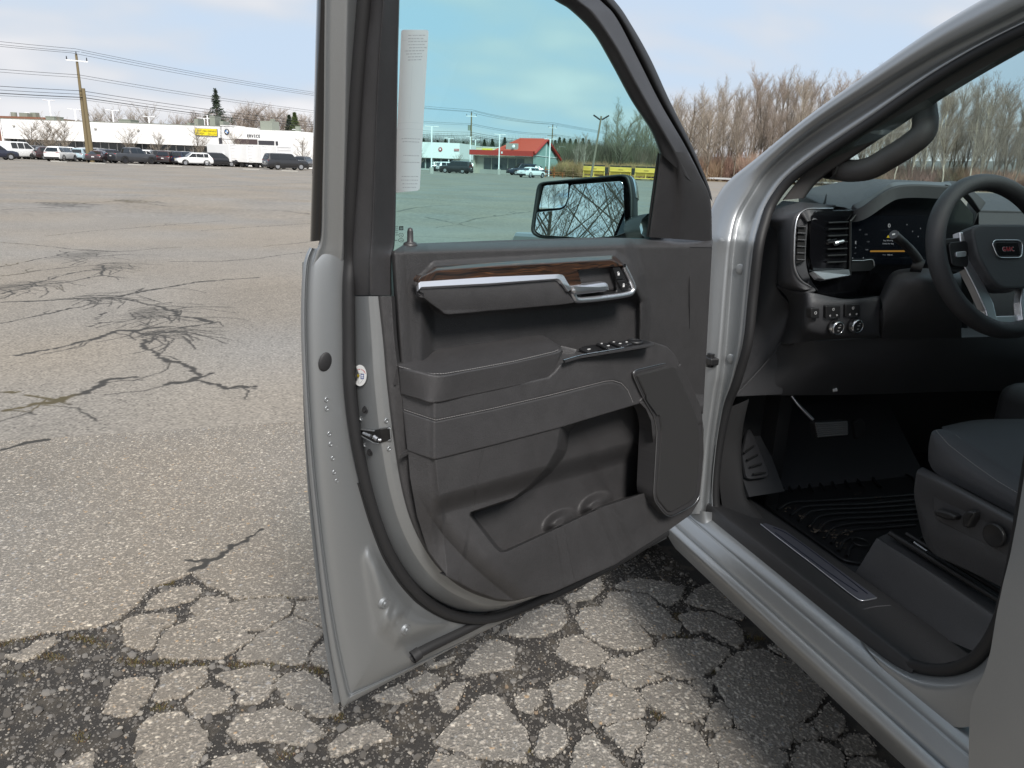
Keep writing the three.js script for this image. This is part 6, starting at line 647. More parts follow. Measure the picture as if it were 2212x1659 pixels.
  const ap = roundPoly([[1010, 470], [1060, 440], [1090, 480], [1088, 580], [1030, 592]].map(p => zi(...p)), 4, true).map(p => Zc(p[0], p[1], -1.9)); tp('accelerator_pedal', pillow(ap, V3(0, 0.3, 0.95).normalize(), 0.015, 0.003), rubber);
  tp('hood_release', bar(Pz(860, 246, -1.8), Pz(890, 240, -1.795), 0.006, 8), std([0.6, 0.6, 0.6], 0.4));
  // storage trim beside the seat
  tp('seat_riser', pxPatch([[[1395, 150, 1.56], [1560, 250, 1.56], [1800, 400, 1.56], [2200, 660, 1.56]].map(p => [...z6(p[0], p[1]), p[2]]), [[1330, 180, 1.52], [1520, 300, 1.51], [1760, 455, 1.51], [2180, 740, 1.51]].map(p => [...z6(p[0], p[1]), p[2]]), [[1310, 196, 1.505], [1500, 322, 1.495], [1740, 480, 1.495], [2160, 770, 1.495]].map(p => [...z6(p[0], p[1]), p[2]]), [[1235, 320, 1.48], [1440, 470, 1.475], [1720, 640, 1.475], [2140, 900, 1.475]].map(p => [...z6(p[0], p[1]), p[2]]), [[1175, 412, 1.47], [1400, 596, 1.46], [1700, 780, 1.455], [2120, 960, 1.45]].map(p => [...z6(p[0], p[1]), p[2]])], 30, 40, {}, null, (x, y, X) => onX(x, y, X)), iMat);
  tp('seat_rail', merge([bar(onX(...z6(1400, 155), 1.53), onX(...z6(2150, 620), 1.53), 0.008, 8), bar(onX(...z6(1500, 160), 1.56), onX(...z6(2150, 560), 1.56), 0.007, 8)]), blackPlastic); tp('seat_rail_bolt', bar(onX(...z6(1545, 212), 1.545), onX(...z6(1625, 266), 1.545), 0.004, 8), steel);
  tp('sill_pocket_edge', tube([[1170, 660], [1200, 635], [1290, 605], [1400, 595]].map(p => Y(p[0], p[1], 0.583)), 0.003, 20, 6), iMat);
  // ribbed mat
  const Yi = (x, y, h) => { const q = zi(x, y); return onY(q[0], q[1], h); }; const mo = roundPoly([[318, 1000], [520, 965], [480, 860], [400, 640], [440, 600], [560, 660], [700, 655], [850, 665], [960, 745], [1150, 735], [1440, 880], [1480, 1100], [1520, 1290], [1120, 1400], [1060, 1480], [940, 1460], [700, 1290], [400, 1080]].map(p => zi(...p)), 6, true).map(p => onY(p[0], p[1], 0.5));
  const matM = std([0.02, 0.02, 0.022], 0.42); const bpz = mo.reduce((s, p) => s.add(p), V3(0, 0, 0)).multiplyScalar(1 / mo.length); const mat = thing('floor_mat', 'black ribbed rubber floor mat in the driver footwell with dried mud', 'floor mat', [bpz.x, 0.495, bpz.z]); const mpart = (n, g, m) => { g.translate(-bpz.x, -0.495, -bpz.z); return part(n, g, m, mat); };
  mpart('tray', pillow(mo, V3(0, 1, 0), 0.004, 0.002), matM); mpart('raised_lip', tube(mo.map(p => p.clone().add(V3(0, 0.004, 0))), 0.005, 160, 6, true), matM);
  const ribs = [[[470, 1090], [560, 1040], [700, 1030], [1100, 1010], [1440, 985]], [[560, 1130], [640, 1075], [760, 1062], [1100, 1050], [1450, 1020]], [[620, 1170], [700, 1105], [820, 1090], [1100, 1080], [1455, 1055]], [[690, 1210], [760, 1140], [880, 1120], [1100, 1112], [1460, 1090]], [[750, 1250], [810, 1180], [930, 1155], [1150, 1145], [1470, 1125]], [[800, 1290], [850, 1225], [980, 1190], [1180, 1180], [1475, 1160]], [[850, 1330], [890, 1270], [1010, 1235], [1200, 1220], [1440, 1200]], [[900, 1380], [940, 1310], [1000, 1285]], [[960, 1420], [980, 1360], [1010, 1340]], [[450, 700], [500, 830], [570, 960]], [[500, 690], [560, 820], [640, 960]], [[560, 690], [620, 800], [720, 960]], [[640, 690], [700, 800], [800, 950]], [[740, 690], [800, 790], [880, 940]], [[840, 700], [900, 800], [980, 940]], [[940, 770], [1000, 840], [1080, 930]], [[1060, 770], [1130, 850], [1200, 930]]];
  for (const r of ribs) mpart('rib', tube(r.map(p => Yi(p[0], p[1], 0.505)), 0.0055, 24, 6), matM);
  mpart('fastener_ring', (() => { const p = Yi(1058, 1318, 0.512); const g = new THREE.TorusGeometry(0.026, 0.003, 8, 32); g.rotateX(Math.PI / 2); g.translate(p.x, p.y, p.z); return g; })(), std([0.02, 0.02, 0.02], 0.4));
  const mr = rng(88), mud = []; for (const [cx, cy, n, s] of [[810, 785, 10, 40], [880, 800, 4, 20], [1040, 970, 6, 25], [1180, 1010, 6, 25], [560, 1080, 14, 60], [740, 1220, 26, 60], [850, 1260, 30, 60], [960, 1250, 16, 40], [650, 1130, 14, 50], [920, 1340, 14, 40]]) for (let k = 0; k < n; k++) { const p = Yi(cx + (mr() - 0.5) * 2 * s, cy + (mr() - 0.5) * s, 0.509 + mr() * 0.002); const g = new THREE.IcosahedronGeometry(0.0012 + mr() * mr() * 0.004, 0); g.scale(1 + mr(), 0.35, 0.7 + mr()); g.rotateY(mr() * 3); g.translate(p.x, p.y, p.z); mud.push(g); } mpart('dried_mud', merge(mud), std([0.13, 0.1, 0.075], 0.95)).userData.kind = 'stuff';
}
// ================================================================ beyond the lot
const horizonAt = x => 357 + 0.039 * (x - 1106);
const gnd = (x, d) => { const p = atDepth(x, horizonAt(x) + FOC * CH / d, d); return V3(p.x, 0, p.z); };      // point on the ground in that direction
const hgt = (x, y, d) => atDepth(x, y, d).y;
const dirAt = x => { const v = ray(x, horizonAt(x)); v.y = 0; return v.normalize(); };
const a2 = ([x, y]) => [0.17857 * x, 87.8 + 0.17857 * y], b2 = ([x, y]) => [329 + 0.15873 * x, 186.5 + 0.15873 * y], d2 = ([x, y]) => [899.7 + 0.13393 * x, 230.4 + 0.13393 * y], e2 = ([x, y]) => [1130 + 0.15873 * x, 230.4 + 0.15873 * y];
const M = { white: phy([0.72, 0.73, 0.73], { roughness: 0.35, clearcoat: 0.8 }), black: phy([0.012, 0.013, 0.016], { roughness: 0.3, clearcoat: 1 }), navy: phy([0.012, 0.016, 0.035], { roughness: 0.3, clearcoat: 1 }), grey: phy([0.035, 0.037, 0.043], { roughness: 0.35, clearcoat: 1 }), red: phy([0.5, 0.02, 0.025], { roughness: 0.3, clearcoat: 1 }), ice: phy([0.36, 0.47, 0.52], { roughness: 0.35, clearcoat: 1 }), maroon: phy([0.03, 0.012, 0.014], { roughness: 0.3, clearcoat: 1 }), silver: phy([0.4, 0.41, 0.42], { roughness: 0.35, metalness: 0.4, clearcoat: 1 }), dglass: phy([0.012, 0.015, 0.018], { roughness: 0.06, clearcoat: 0.5 }), tyre: std([0.015, 0.015, 0.015], 0.8), rim: std([0.45, 0.46, 0.48], 0.35, 0.8), darkRim: std([0.04, 0.04, 0.045], 0.4, 0.5), clad: std([0.02, 0.02, 0.021], 0.7), tail: phy([0.32, 0.01, 0.012], { roughness: 0.25, clearcoat: 1 }), lamp: phy([0.75, 0.76, 0.78], { roughness: 0.15, clearcoat: 1 }), plate: std([0.5, 0.42, 0.12], 0.5), wplate: std([0.6, 0.6, 0.6], 0.5), wall: std([0.78, 0.78, 0.77], 0.75), cream: std([0.66, 0.6, 0.42], 0.8), store: phy([0.03, 0.04, 0.045], { roughness: 0.08, clearcoat: 0.4 }), pole: std([0.72, 0.73, 0.74], 0.5), wood: std([0.17, 0.135, 0.075], 0.9), oldWood: std([0.2, 0.17, 0.13], 0.9), wire: std([0.02, 0.02, 0.022], 0.7), conc: std([0.36, 0.35, 0.32], 0.9), hvac: std([0.22, 0.24, 0.2], 0.7), roofRed: std([0.5, 0.075, 0.045], 0.6), fascia: std([0.42, 0.045, 0.035], 0.6), darkPanel: std([0.05, 0.05, 0.058], 0.5), brownPanel: std([0.075, 0.055, 0.055], 0.5) };
// ---- parked vehicles
const KIND = {
  suv: { L: 4.75, W: 1.9, H: 1.72, wb: 2.8, r: 0.37, belt: 1.08, hoodY: 1.05, noseY: 0.92, ws: 1.15, rf: 0.42, rr: -1.95, rb: -2.3, deckY: 1.08, wins: [[0.95, -0.02], [-0.06, -1.0], [-1.06, -1.85]] },
  crossover: { L: 4.45, W: 1.85, H: 1.62, wb: 2.65, r: 0.35, belt: 1.02, hoodY: 1.0, noseY: 0.85, ws: 1.12, rf: 0.3, rr: -1.7, rb: -2.1, deckY: 1.02, wins: [[0.9, -0.08], [-0.12, -1.0], [-1.06, -1.6]] },
  sedan: { L: 4.75, W: 1.85, H: 1.44, wb: 2.8, r: 0.34, belt: 0.94, hoodY: 0.92, noseY: 0.75, ws: 1.05, rf: 0.3, rr: -0.95, rb: -1.75, deckY: 0.98, wins: [[0.85, -0.1], [-0.15, -1.1]] },
  bigsuv: { L: 5.35, W: 2.05, H: 1.93, wb: 3.05, r: 0.42, belt: 1.2, hoodY: 1.2, noseY: 1.05, ws: 1.2, rf: 0.55, rr: -2.35, rb: -2.6, deckY: 1.2, wins: [[1.0, 0.0], [-0.06, -1.1], [-1.18, -2.3]] },
  pickup: { L: 5.9, W: 2.05, H: 1.95, wb: 3.7, r: 0.43, belt: 1.25, hoodY: 1.25, noseY: 1.12, ws: 1.35, rf: 0.75, rr: -0.75, rb: -0.9, deckY: 1.25, bed: true, wins: [[1.1, 0.2], [0.14, -0.7]] },
  van: { L: 5.7, W: 2.0, H: 2.1, wb: 3.4, r: 0.37, belt: 1.25, hoodY: 1.2, noseY: 1.0, ws: 2.15, rf: 1.35, rr: -2.7, rb: -2.82, deckY: 1.25, wins: [[1.9, 0.9], [0.82, 0.1], [0.02, -0.7]] } };
const carGeo = {};
function carParts(kind) {
  if (carGeo[kind]) return carGeo[kind]; const k = KIND[kind], h = k.L / 2, hw = k.W / 2, g = {}; const st = [[-h, 0.5, k.deckY * 0.62, 0.86], [-h + 0.03, 0.36, k.deckY * 0.9, 0.93], [-h + 0.18, 0.3, k.deckY, 0.98], [k.rb, 0.28, k.deckY, 1], [-0.4, 0.27, k.belt, 1], [k.ws - 0.3, 0.27, k.belt, 1], [k.ws + 0.05, 0.27, k.hoodY, 0.99], [h - 0.55, 0.28, (k.hoodY + k.noseY) / 2 + 0.04, 0.96], [h - 0.15, 0.32, k.noseY, 0.9], [h - 0.02, 0.4, k.noseY * 0.86, 0.8], [h, 0.5, k.noseY * 0.7, 0.74]];
  const ring = ([x, yb, yt, f]) => { const w = hw * f; const q = [[0, yt + 0.02], [w * 0.6, yt + 0.015], [w * 0.9, yt - 0.01], [w * 0.965, yt - 0.06], [w, lerp(yb, yt, 0.6)], [w * 0.985, lerp(yb, yt, 0.3)], [w * 0.95, yb + 0.03], [w * 0.8, yb], [0, yb]]; return [...q, ...q.slice(1, -1).reverse().map(p => [-p[0], p[1]]), q[0]].map(p => V3(x, p[1], p[0])); };
  g.body = gridGeo([st[0], ...st, st[st.length - 1]].map((s, i, a) => { const r = ring(s); return i === 0 || i === a.length - 1 ? r.map(p => V3(p.x, lerp(p.y, 0.55, 0.99), p.z * 0.01)) : r; }), { flip: false });
  const cab = [[k.ws, k.belt, 0.9], [k.rf, k.H, 0.7], [k.rf - 0.35, k.H + 0.015, 0.69], [(k.rf + k.rr) / 2, k.H + 0.03, 0.69], [k.rr + 0.2, k.H, 0.68], [k.rr, k.H - 0.05, 0.67], [k.rb, k.belt + 0.02, 0.88]];
  const cring = ([x, y, f]) => { const wt = hw * f, wb2 = hw * 0.94; const q = [[0, y + 0.015], [wt * 0.7, y], [wt * 0.96, y - 0.03], [lerp(wt, wb2, clamp((k.H - k.belt > 0.1 ? 0.06 : 0), 0, 1)) , y - 0.08], [wb2, k.belt - 0.03]]; if (y <= k.belt + 0.03) return [...q, ...q.slice(1).reverse().map(p => [-p[0], p[1]])].map(p => V3(x, Math.min(p[1], k.belt), p[0] > 0 ? Math.min(p[0] + (hw * 0.94 - p[0]) * 0.0, hw) : p[0])); return [...q, ...q.slice(1).reverse().map(p => [-p[0], p[1]])].map(p => V3(x, p[1], p[0])); };
  g.cabin = gridGeo(cab.map(cring).map(r => [...r.slice(5), ...r.slice(0, 5)]), { flip: false });
  const wt = hw * 0.70, wb2 = hw * 0.945, yb = k.belt + 0.05, yt = k.H - 0.11, wz = y => lerp(wb2, wt, (y - k.belt) / (k.H - 0.08 - k.belt)) + 0.012; const xs = (y, x) => { const ft = k.ws + (k.rf - k.ws) * (y - k.belt) / (k.H - k.belt) - 0.12, rt = k.rb + (k.rr - k.rb) * (y - k.belt) / (k.H - k.belt) + 0.14; return clamp(x, rt, ft); };
  const quad = (a, b, c, d) => { const q = new THREE.BufferGeometry(); q.setAttribute('position', new THREE.BufferAttribute(new Float32Array([a, b, c, a, c, d].flatMap(p => [p.x, p.y, p.z])), 3)); q.computeVertexNormals(); return q; };
  g.side = []; for (const s of [1, -1]) for (const [x0, x1] of k.wins) g.side.push(quad(V3(xs(yb, x0), yb, s * wz(yb)), V3(xs(yb, x1), yb, s * wz(yb)), V3(xs(yt, x1), yt, s * wz(yt)), V3(xs(yt, x0), yt, s * wz(yt))));
  const fx = y => k.ws + (k.rf - k.ws) * (y - k.belt) / (k.H - k.belt) + 0.03, rx = y => k.rb + (k.rr - k.rb) * clamp((y - k.belt) / (k.H - 0.05 - k.belt), 0, 1) - 0.025; g.front = quad(V3(fx(yb), yb, wb2 * 0.86), V3(fx(yb), yb, -wb2 * 0.86), V3(fx(yt + 0.03), yt + 0.03, -wt * 0.88), V3(fx(yt + 0.03), yt + 0.03, wt * 0.88)); g.rear = quad(V3(rx(yb), yb, wb2 * 0.82), V3(rx(yb), yb, -wb2 * 0.82), V3(rx(yt - 0.03), yt - 0.03, -wt * 0.86), V3(rx(yt - 0.03), yt - 0.03, wt * 0.86));
  g.tyre = (() => { const t = new THREE.TorusGeometry(k.r * 0.78, k.r * 0.24, 8, 24); t.scale(1, 1, 1.25); return t; })(); g.rim = merge([cyl(k.r * 0.6, k.r * 0.6, 0.16, 18).rotateX(Math.PI / 2)]); g.arch = (s => { const t = new THREE.RingGeometry(k.r * 0.98, k.r * 1.22, 20, 1, 0, Math.PI); return t; })();
  g.tail = merge([box(0.06, 0.17, 0.34, 0, 0, 0, 0.02)]); g.lamp = merge([box(0.16, 0.12, 0.34, 0, 0, 0, 0.03)]); g.plate = box(0.02, 0.13, 0.32); g.bumper = merge([box(0.1, 0.2, k.W * 0.86, -h + 0.0, 0.42, 0, 0.03), box(0.1, 0.2, k.W * 0.78, h - 0.03, 0.4, 0, 0.03), box(k.wb - k.r * 2.4, 0.1, k.W * 1.0, 0, 0.3, 0, 0.02)]);
  if (k.bed) g.bed = merge([box(k.rb + h - 0.18, 0.02, k.W * 0.82, (k.rb - h + 0.15) / 2, k.deckY + 0.012, 0)]); return carGeo[kind] = g;
}
function car(name, kind, mat, x, y, theta, label, group, o = {}) {
  const k = KIND[kind], g = carParts(kind); let p; if (o.d) p = gnd(x, o.d); else { p = onY(x, y, 0); p.addScaledVector(dirAt(x), 1.0); } const f = dirAt(x), r = V3(-f.z, 0, f.x), t = (theta - (x < 700 ? 17 : 0)) * Math.PI / 180; const fw = f.clone().multiplyScalar(Math.cos(t)).addScaledVector(r, Math.sin(t));
  const c = thing(name, label, kind === 'pickup' ? 'pickup truck' : kind === 'van' ? 'van' : 'car', [p.x, 0, p.z], Math.atan2(-fw.z, fw.x), group); const h = k.L / 2;
  part('body', g.body, mat, c); part('cabin', g.cabin, mat, c); part('lower_trim', g.bumper, M.clad, c); g.side.forEach(q => part('window', q, M.dglass, c)); part('windscreen', g.front, M.dglass, c); part('rear_window', g.rear, M.dglass, c);
  for (const sx of [1, -1]) for (const sz of [1, -1]) { const w = part('wheel', g.tyre, M.tyre, c); w.position.set(sx * k.wb / 2 + (k.bed ? 0.1 : 0.02), k.r, sz * (k.W / 2 - 0.1)); part('rim', g.rim, o.dark ? M.darkRim : M.rim, w); const a = part('wheel_arch', g.arch, M.clad, c); a.position.set(w.position.x, k.r, sz * (k.W / 2 + 0.006)); }
  for (const s of [1, -1]) { const tl = part('tail_light', g.tail, M.tail, c); tl.position.set(-h + 0.06, k.deckY * 0.88, s * (k.W / 2 - 0.28)); const hl = part('headlight', g.lamp, M.lamp, c); hl.position.set(h - 0.16, k.noseY * 0.86, s * (k.W / 2 - 0.34)); }
  const pl = part('number_plate', g.plate, o.ny ? M.plate : M.wplate, c); pl.position.set(-h - 0.01, k.deckY * 0.72, 0); if (g.bed) part('bed_cover', g.bed, M.clad, c); return c;
}
{
  const G = 'vehicles parked along the edge of the lot';
  car('parked_suv', 'suv', M.navy, -12, 345, 90, 'dark navy suv parked behind the tail of a white cargo van', G); car('cargo_van', 'van', M.white, 33, 343.5, 78, 'white cargo van with dark side windows beside a bare tree', G); car('parked_suv', 'suv', M.white, 134, 349, 42, 'white suv with red tail lights next to a pale blue crossover', G); car('parked_crossover', 'crossover', M.ice, 186, 349.5, 46, 'pale blue crossover parked beside a wooden utility pole', G); car('parked_sedan', 'sedan', M.maroon, 216, 352, 34, 'dark maroon sedan partly hidden behind a dark grey pickup', G); car('parked_pickup', 'pickup', M.grey, 287, 354, 70, 'dark grey crew cab pickup with black wheels', G, { dark: true }); car('parked_suv', 'suv', M.maroon, 366, 355.5, 36, 'dark maroon suv between a dark grey pickup and a navy suv', G); car('parked_suv', 'suv', M.navy, 407, 357, 56, 'dark navy suv with black wheels and a yellow number plate', G, { dark: true, ny: true }); car('parked_crossover', 'crossover', M.white, 489, 360, 64, 'white crossover with black lower trim beside a navy sedan', G); car('parked_sedan', 'sedan', M.navy, 541, 361, 66, 'dark navy sedan in front of the white box trailers', G); car('parked_suv', 'crossover', M.white, 606, 363, 42, 'white crossover standing beside a dark grey suv', G); car('parked_suv', 'suv', M.grey, 659, 365.5, 36, 'dark grey suv with red tail lights and a yellow plate', G, { ny: true }); car('parked_suv', 'bigsuv', M.black, 618, 0, 82, 'black large suv behind a white crossover near the trailers', G, { d: 92 });
  const back = [[62, 'suv', 'black'], [92, 'suv', 'grey'], [116, 'crossover', 'maroon'], [152, 'suv', 'white'], [180, 'suv', 'silver'], [218, 'suv', 'black'], [245, 'crossover', 'navy'], [304, 'suv', 'black'], [332, 'suv', 'white'], [362, 'suv', 'black'], [388, 'suv', 'grey'], [420, 'crossover', 'white'], [447, 'suv', 'grey'], [472, 'suv', 'black']]; for (const [x, kd, cl] of back) car('stock_car', kd, M[cl], x, 0, x % 3 ? 90 : -90, 'dealer stock car in the second row before the white showroom', 'cars of the second row before the showroom', { d: 96 + (x % 5) });
  const G2 = 'vehicles parked before the red roofed building'; car('parked_suv', 'suv', M.red, 914, 364, -80, 'bright red suv beside a white lamp post', G2); car('parked_suv', 'bigsuv', M.white, 946, 366, 60, 'white large suv behind a black large suv', G2); car('parked_suv', 'suv', M.white, 973, 0, 70, 'white suv partly hidden behind a black large suv', G2, { d: 128 }); car('parked_suv', 'bigsuv', M.black, 985, 374.5, -68, 'black large suv with bright wheels in the open lot', G2); car('parked_suv', 'bigsuv', M.white, 1030, 366.5, -38, 'white large suv showing its tail beside a black suv', G2); car('parked_pickup', 'pickup', M.white, 1092, 373, -98, 'white pickup behind a lamp post with concrete foot', G2); car('parked_suv', 'bigsuv', M.navy, 1128, 379, -112, 'dark navy large suv beside a white sedan', G2); car('parked_sedan', 'sedan', M.white, 1148, 384, 38, 'white sedan next to orange picnic tables', G2); for (const [x, cl, d] of [[1004, 'grey', 135], [1160, 'navy', 128], [1018, 'navy', 140], [958, 'black', 138]]) car('stock_car', 'suv', M[cl], x, 0, 80, 'dark suv of the row behind the other parked vehicles', 'dark suvs of the rear row', { d });
}
// ---- buildings
const fbox = (w, h, d, x, y, z, r) => box(w, h, d, x, y, z, r);
function frame(xA, dA2, xB, dB2) { const A = gnd(xA, dA2), B = gnd(xB, dB2), u = B.clone().sub(A), L = u.length(); u.normalize(); return { A, L, turn: Math.atan2(-u.z, u.x), s: x => { const d = dirAt(x); const q = CP.clone().setY(0); const n = V3(-u.z, 0, u.x); const t = A.clone().sub(q).dot(n) / d.dot(n); return q.addScaledVector(d, t).sub(A).dot(u); } }; }
const { FontLoader } = await import('three/addons/loaders/FontLoader.js'); const { TextGeometry } = await import('three/addons/geometries/TextGeometry.js'); const font = await new FontLoader().loadAsync('fonts/droid/droid_sans_bold.typeface.json');
const text = (s, size, depth = 0.05) => { const g = new TextGeometry(s, { font, size, depth, curveSegments: 3 }); g.computeBoundingBox(); g.translate(-(g.boundingBox.max.x + g.boundingBox.min.x) / 2, -(g.boundingBox.max.y + g.boundingBox.min.y) / 2, 0); return g; };
{ // white showroom
  const F = frame(-140, 116, 484, 112), top = 5.55, low = 2.65; const b = thing('showroom_building', 'long low white showroom building with a glazed ground floor', 'building', [F.A.x, 0, F.A.z], F.turn); const s0 = F.s(8), s1 = F.L;
  part('wall', merge([fbox(s1 - s0, top - low, 0.3, (s0 + s1) / 2, (top + low) / 2, -0.15), fbox(s1 - s0, low, 0.3, (s0 + s1) / 2, low / 2, -26), fbox(0.3, top, 26, s1 - 0.15, top / 2, -13), fbox(0.3, top, 26, s0, top / 2, -13)]), M.wall, b); part('roof', fbox(s1 - s0, 0.2, 26, (s0 + s1) / 2, top - 0.35, -13.2), M.conc, b); part('parapet_cap', fbox(s1 - s0 + 0.1, 0.07, 0.5, (s0 + s1) / 2, top + 0.03, -0.2), M.hvac, b); part('soffit', fbox(s1 - s0, 0.08, 1.4, (s0 + s1) / 2, low - 0.02, -0.9), M.darkPanel, b);
  const n = 26; for (let i = 0; i < n; i++) { const w = (s1 - s0) / n; part('window', fbox(w - 0.12, low - 0.35, 0.05, s0 + (i + 0.5) * w, low / 2 + 0.12, -1.5), M.store, b); part('mullion', fbox(0.1, low, 0.12, s0 + i * w, low / 2, -1.45), i % 5 ? M.pole : M.wall, b); } part('plinth', fbox(s1 - s0, 0.3, 0.2, (s0 + s1) / 2, 0.15, -1.45), M.conc, b);
  part('dark_panel', fbox(F.s(485) - F.s(475.5), 3.9, 0.1, (F.s(485) + F.s(475.5)) / 2, 1.95, 0.06), M.darkPanel, b);
  for (const [x0, x1, y0, y1, m] of [[440, 545, 910, 985, 'hvac'], [1335, 1480, 950, 1005, 'hvac']]) { const p = a2([x0, y0]), q = a2([x1, y1]); part('roof_unit', merge([fbox(F.s(q[0]) - F.s(p[0]), hgt(p[0], p[1], 115) - top + 0.6, 2.2, (F.s(q[0]) + F.s(p[0])) / 2, (hgt(p[0], p[1], 115) + top - 0.6) / 2, -4), fbox((F.s(q[0]) - F.s(p[0])) * 1.06, 0.1, 2.3, (F.s(q[0]) + F.s(p[0])) / 2, hgt(p[0], p[1], 115), -4)]), M.hvac, b); }
  for (const [x, w, h] of [[396, 8, 1.4], [430, 12, 2.0], [452, 8, 1.2], [380, 6, 0.8]]) part('roof_unit', fbox(F.s(x + w) - F.s(x), h, 2, F.s(x + w / 2), top + h / 2 - 0.3, -5), M.hvac, b);
  for (const x of [37, 212, 304]) part('wall_lamp', fbox(0.35, 0.18, 0.2, F.s(x), 4.55, 0.1), M.conc, b);
  // yellow sign
  const p = b2([610, 585]), q = b2([912, 672]); const cv = document.createElement('canvas'); cv.width = 768; cv.height = 224; const x = cv.getContext('2d'); x.fillStyle = '#e6d21e'; x.fillRect(0, 0, 768, 224); x.fillStyle = '#20251e'; x.font = 'bold 84px sans-serif'; x.fillText('PRE-OWNED', 262, 112); x.font = 'italic bold 56px serif'; x.fillText('Sales Center', 440, 190); x.font = 'italic bold 92px serif'; x.fillText('Bill', 70, 96); x.fillText('Dodge', 34, 186); const t = new THREE.CanvasTexture(cv); t.colorSpace = THREE.SRGBColorSpace;
  const sw = F.s(q[0]) - F.s(p[0]), sh = 1.02, sy = hgt((p[0] + q[0]) / 2, (p[1] + q[1]) / 2, 112.5); const sg = thing('shop_sign', 'yellow pre-owned sign board on the white showroom wall', 'sign', [0, 0, 0], F.turn); const c = F.A.clone().add(V3(Math.cos(F.turn), 0, -Math.sin(F.turn)).multiplyScalar((F.s(q[0]) + F.s(p[0])) / 2)); sg.position.set(c.x, sy, c.z); part('cabinet', fbox(sw, sh, 0.2, 0, 0, 0.11, 0.03), M.darkPanel, sg); part('face', new THREE.PlaneGeometry(sw - 0.08, sh - 0.08).translate(0, 0, 0.214), std([1, 1, 1], 0.5, 0, { map: t }), sg);
}
{ // service wing with entrance tower
  const F = frame(485, 112, 690, 108); const b = thing('service_building', 'white service building with an entrance tower and dark window band', 'building', [F.A.x, 0, F.A.z], F.turn); const S = x => F.s(x);
  part('tower', merge([fbox(S(508) - S(485), 5.6, 3, (S(508) + S(485)) / 2, 2.8, -1.2), fbox(S(508) - S(485) + 0.2, 0.12, 3.2, (S(508) + S(485)) / 2, 5.65, -1.2)]), M.wall, b); part('tower_groove', merge([fbox(S(508) - S(485), 0.06, 0.02, (S(508) + S(485)) / 2, 3.75, 0.31), fbox(S(508) - S(485), 0.06, 0.02, (S(508) + S(485)) / 2, 2.3, 0.31)]), M.darkPanel, b);
  part('wall', merge([fbox(S(637) - S(508), 5.2, 22, (S(637) + S(508)) / 2, 2.6, -11.2), fbox(S(535) - S(508), 0.35, 22, (S(535) + S(508)) / 2, 5.35, -11.2), fbox(S(700) - S(637), 4.75, 22, (S(700) + S(637)) / 2, 2.37, -11.2)]), M.wall, b);
  const win = (a, c, m) => { const p = b2(a), q = b2(c); return part('window', fbox(S(q[0]) - S(p[0]), hgt(p[0], p[1], 110.5) - hgt(q[0], q[1], 110.5), 0.06, (S(q[0]) + S(p[0])) / 2, (hgt(p[0], p[1], 110.5) + hgt(q[0], q[1], 110.5)) / 2, -0.17), m, b); }; win([1122, 712], [1432, 792], M.brownPanel); win([1446, 738], [1660, 802], M.darkPanel); win([1680, 750], [1710, 806], M.darkPanel); part('roof_unit', merge([fbox(2.0, 1.4, 2, S(553), 5.9, -4), fbox(0.5, 0.5, 0.5, S(560), 6.7, -4)]), M.hvac, b); part('roof_unit', fbox(0.6, 0.9, 0.6, S(623), 5.5, -3), M.hvac, b);
  const cv = document.createElement('canvas'); cv.width = cv.height = 256; const x = cv.getContext('2d'); const sec = (r, a, e, c) => { x.fillStyle = c; x.beginPath(); x.moveTo(128, 128); x.arc(128, 128, r, a, e); x.fill(); }; x.fillStyle = '#10161c'; x.fillRect(0, 0, 256, 256); sec(128, 0, 7, '#10161c'); for (let k = 0; k < 4; k++) sec(82, k * Math.PI / 2, (k + 1) * Math.PI / 2, k % 2 ? '#e8eef2' : '#2a78c0'); sec(0, 0, 1, '#fff'); x.fillStyle = '#d8dcde'; x.font = 'bold 40px sans-serif'; x.textAlign = 'center';[['B', -0.75], ['M', 0], ['W', 0.75]].forEach(([s, a]) => { x.save(); x.translate(128 + 104 * Math.sin(a), 128 - 104 * Math.cos(a)); x.rotate(a); x.fillText(s, 0, 14); x.restore(); }); const t = new THREE.CanvasTexture(cv); t.colorSpace = THREE.SRGBColorSpace;
  const at = (px, py) => { const u = V3(Math.cos(F.turn), 0, -Math.sin(F.turn)); const p = F.A.clone().addScaledVector(u, S(px)); p.y = hgt(px, py, 111.5); return p; }; const e = thing('round_emblem_sign', 'round blue and white emblem sign on the entrance tower', 'sign', [0, 0, 0], F.turn); const pe = at(...b2([1055, 625])); e.position.copy(pe); part('disc', cyl(0.42, 0.42, 0.08, 36).rotateX(Math.PI / 2).translate(0, 0, 0.35), M.darkPanel, e); part('face', new THREE.CircleGeometry(0.4, 40).translate(0, 0, 0.395), std([1, 1, 1], 0.4, 0, { map: t }), e);
  const ls = thing('service_lettering', 'dark raised lettering on the white service wall', 'sign', [0, 0, 0], F.turn); ls.position.copy(at(...b2([1384, 680]))); const W0 = S(b2([1470, 0])[0]) - S(b2([1295, 0])[0]); const chars = 'ERVICE'; [...chars].forEach((ch, i) => { const g = text(ch, 0.42); g.translate((i / 5 - 0.5) * (W0 - 0.3), 0, -0.2); part('letter', g, M.darkPanel, ls); });
}
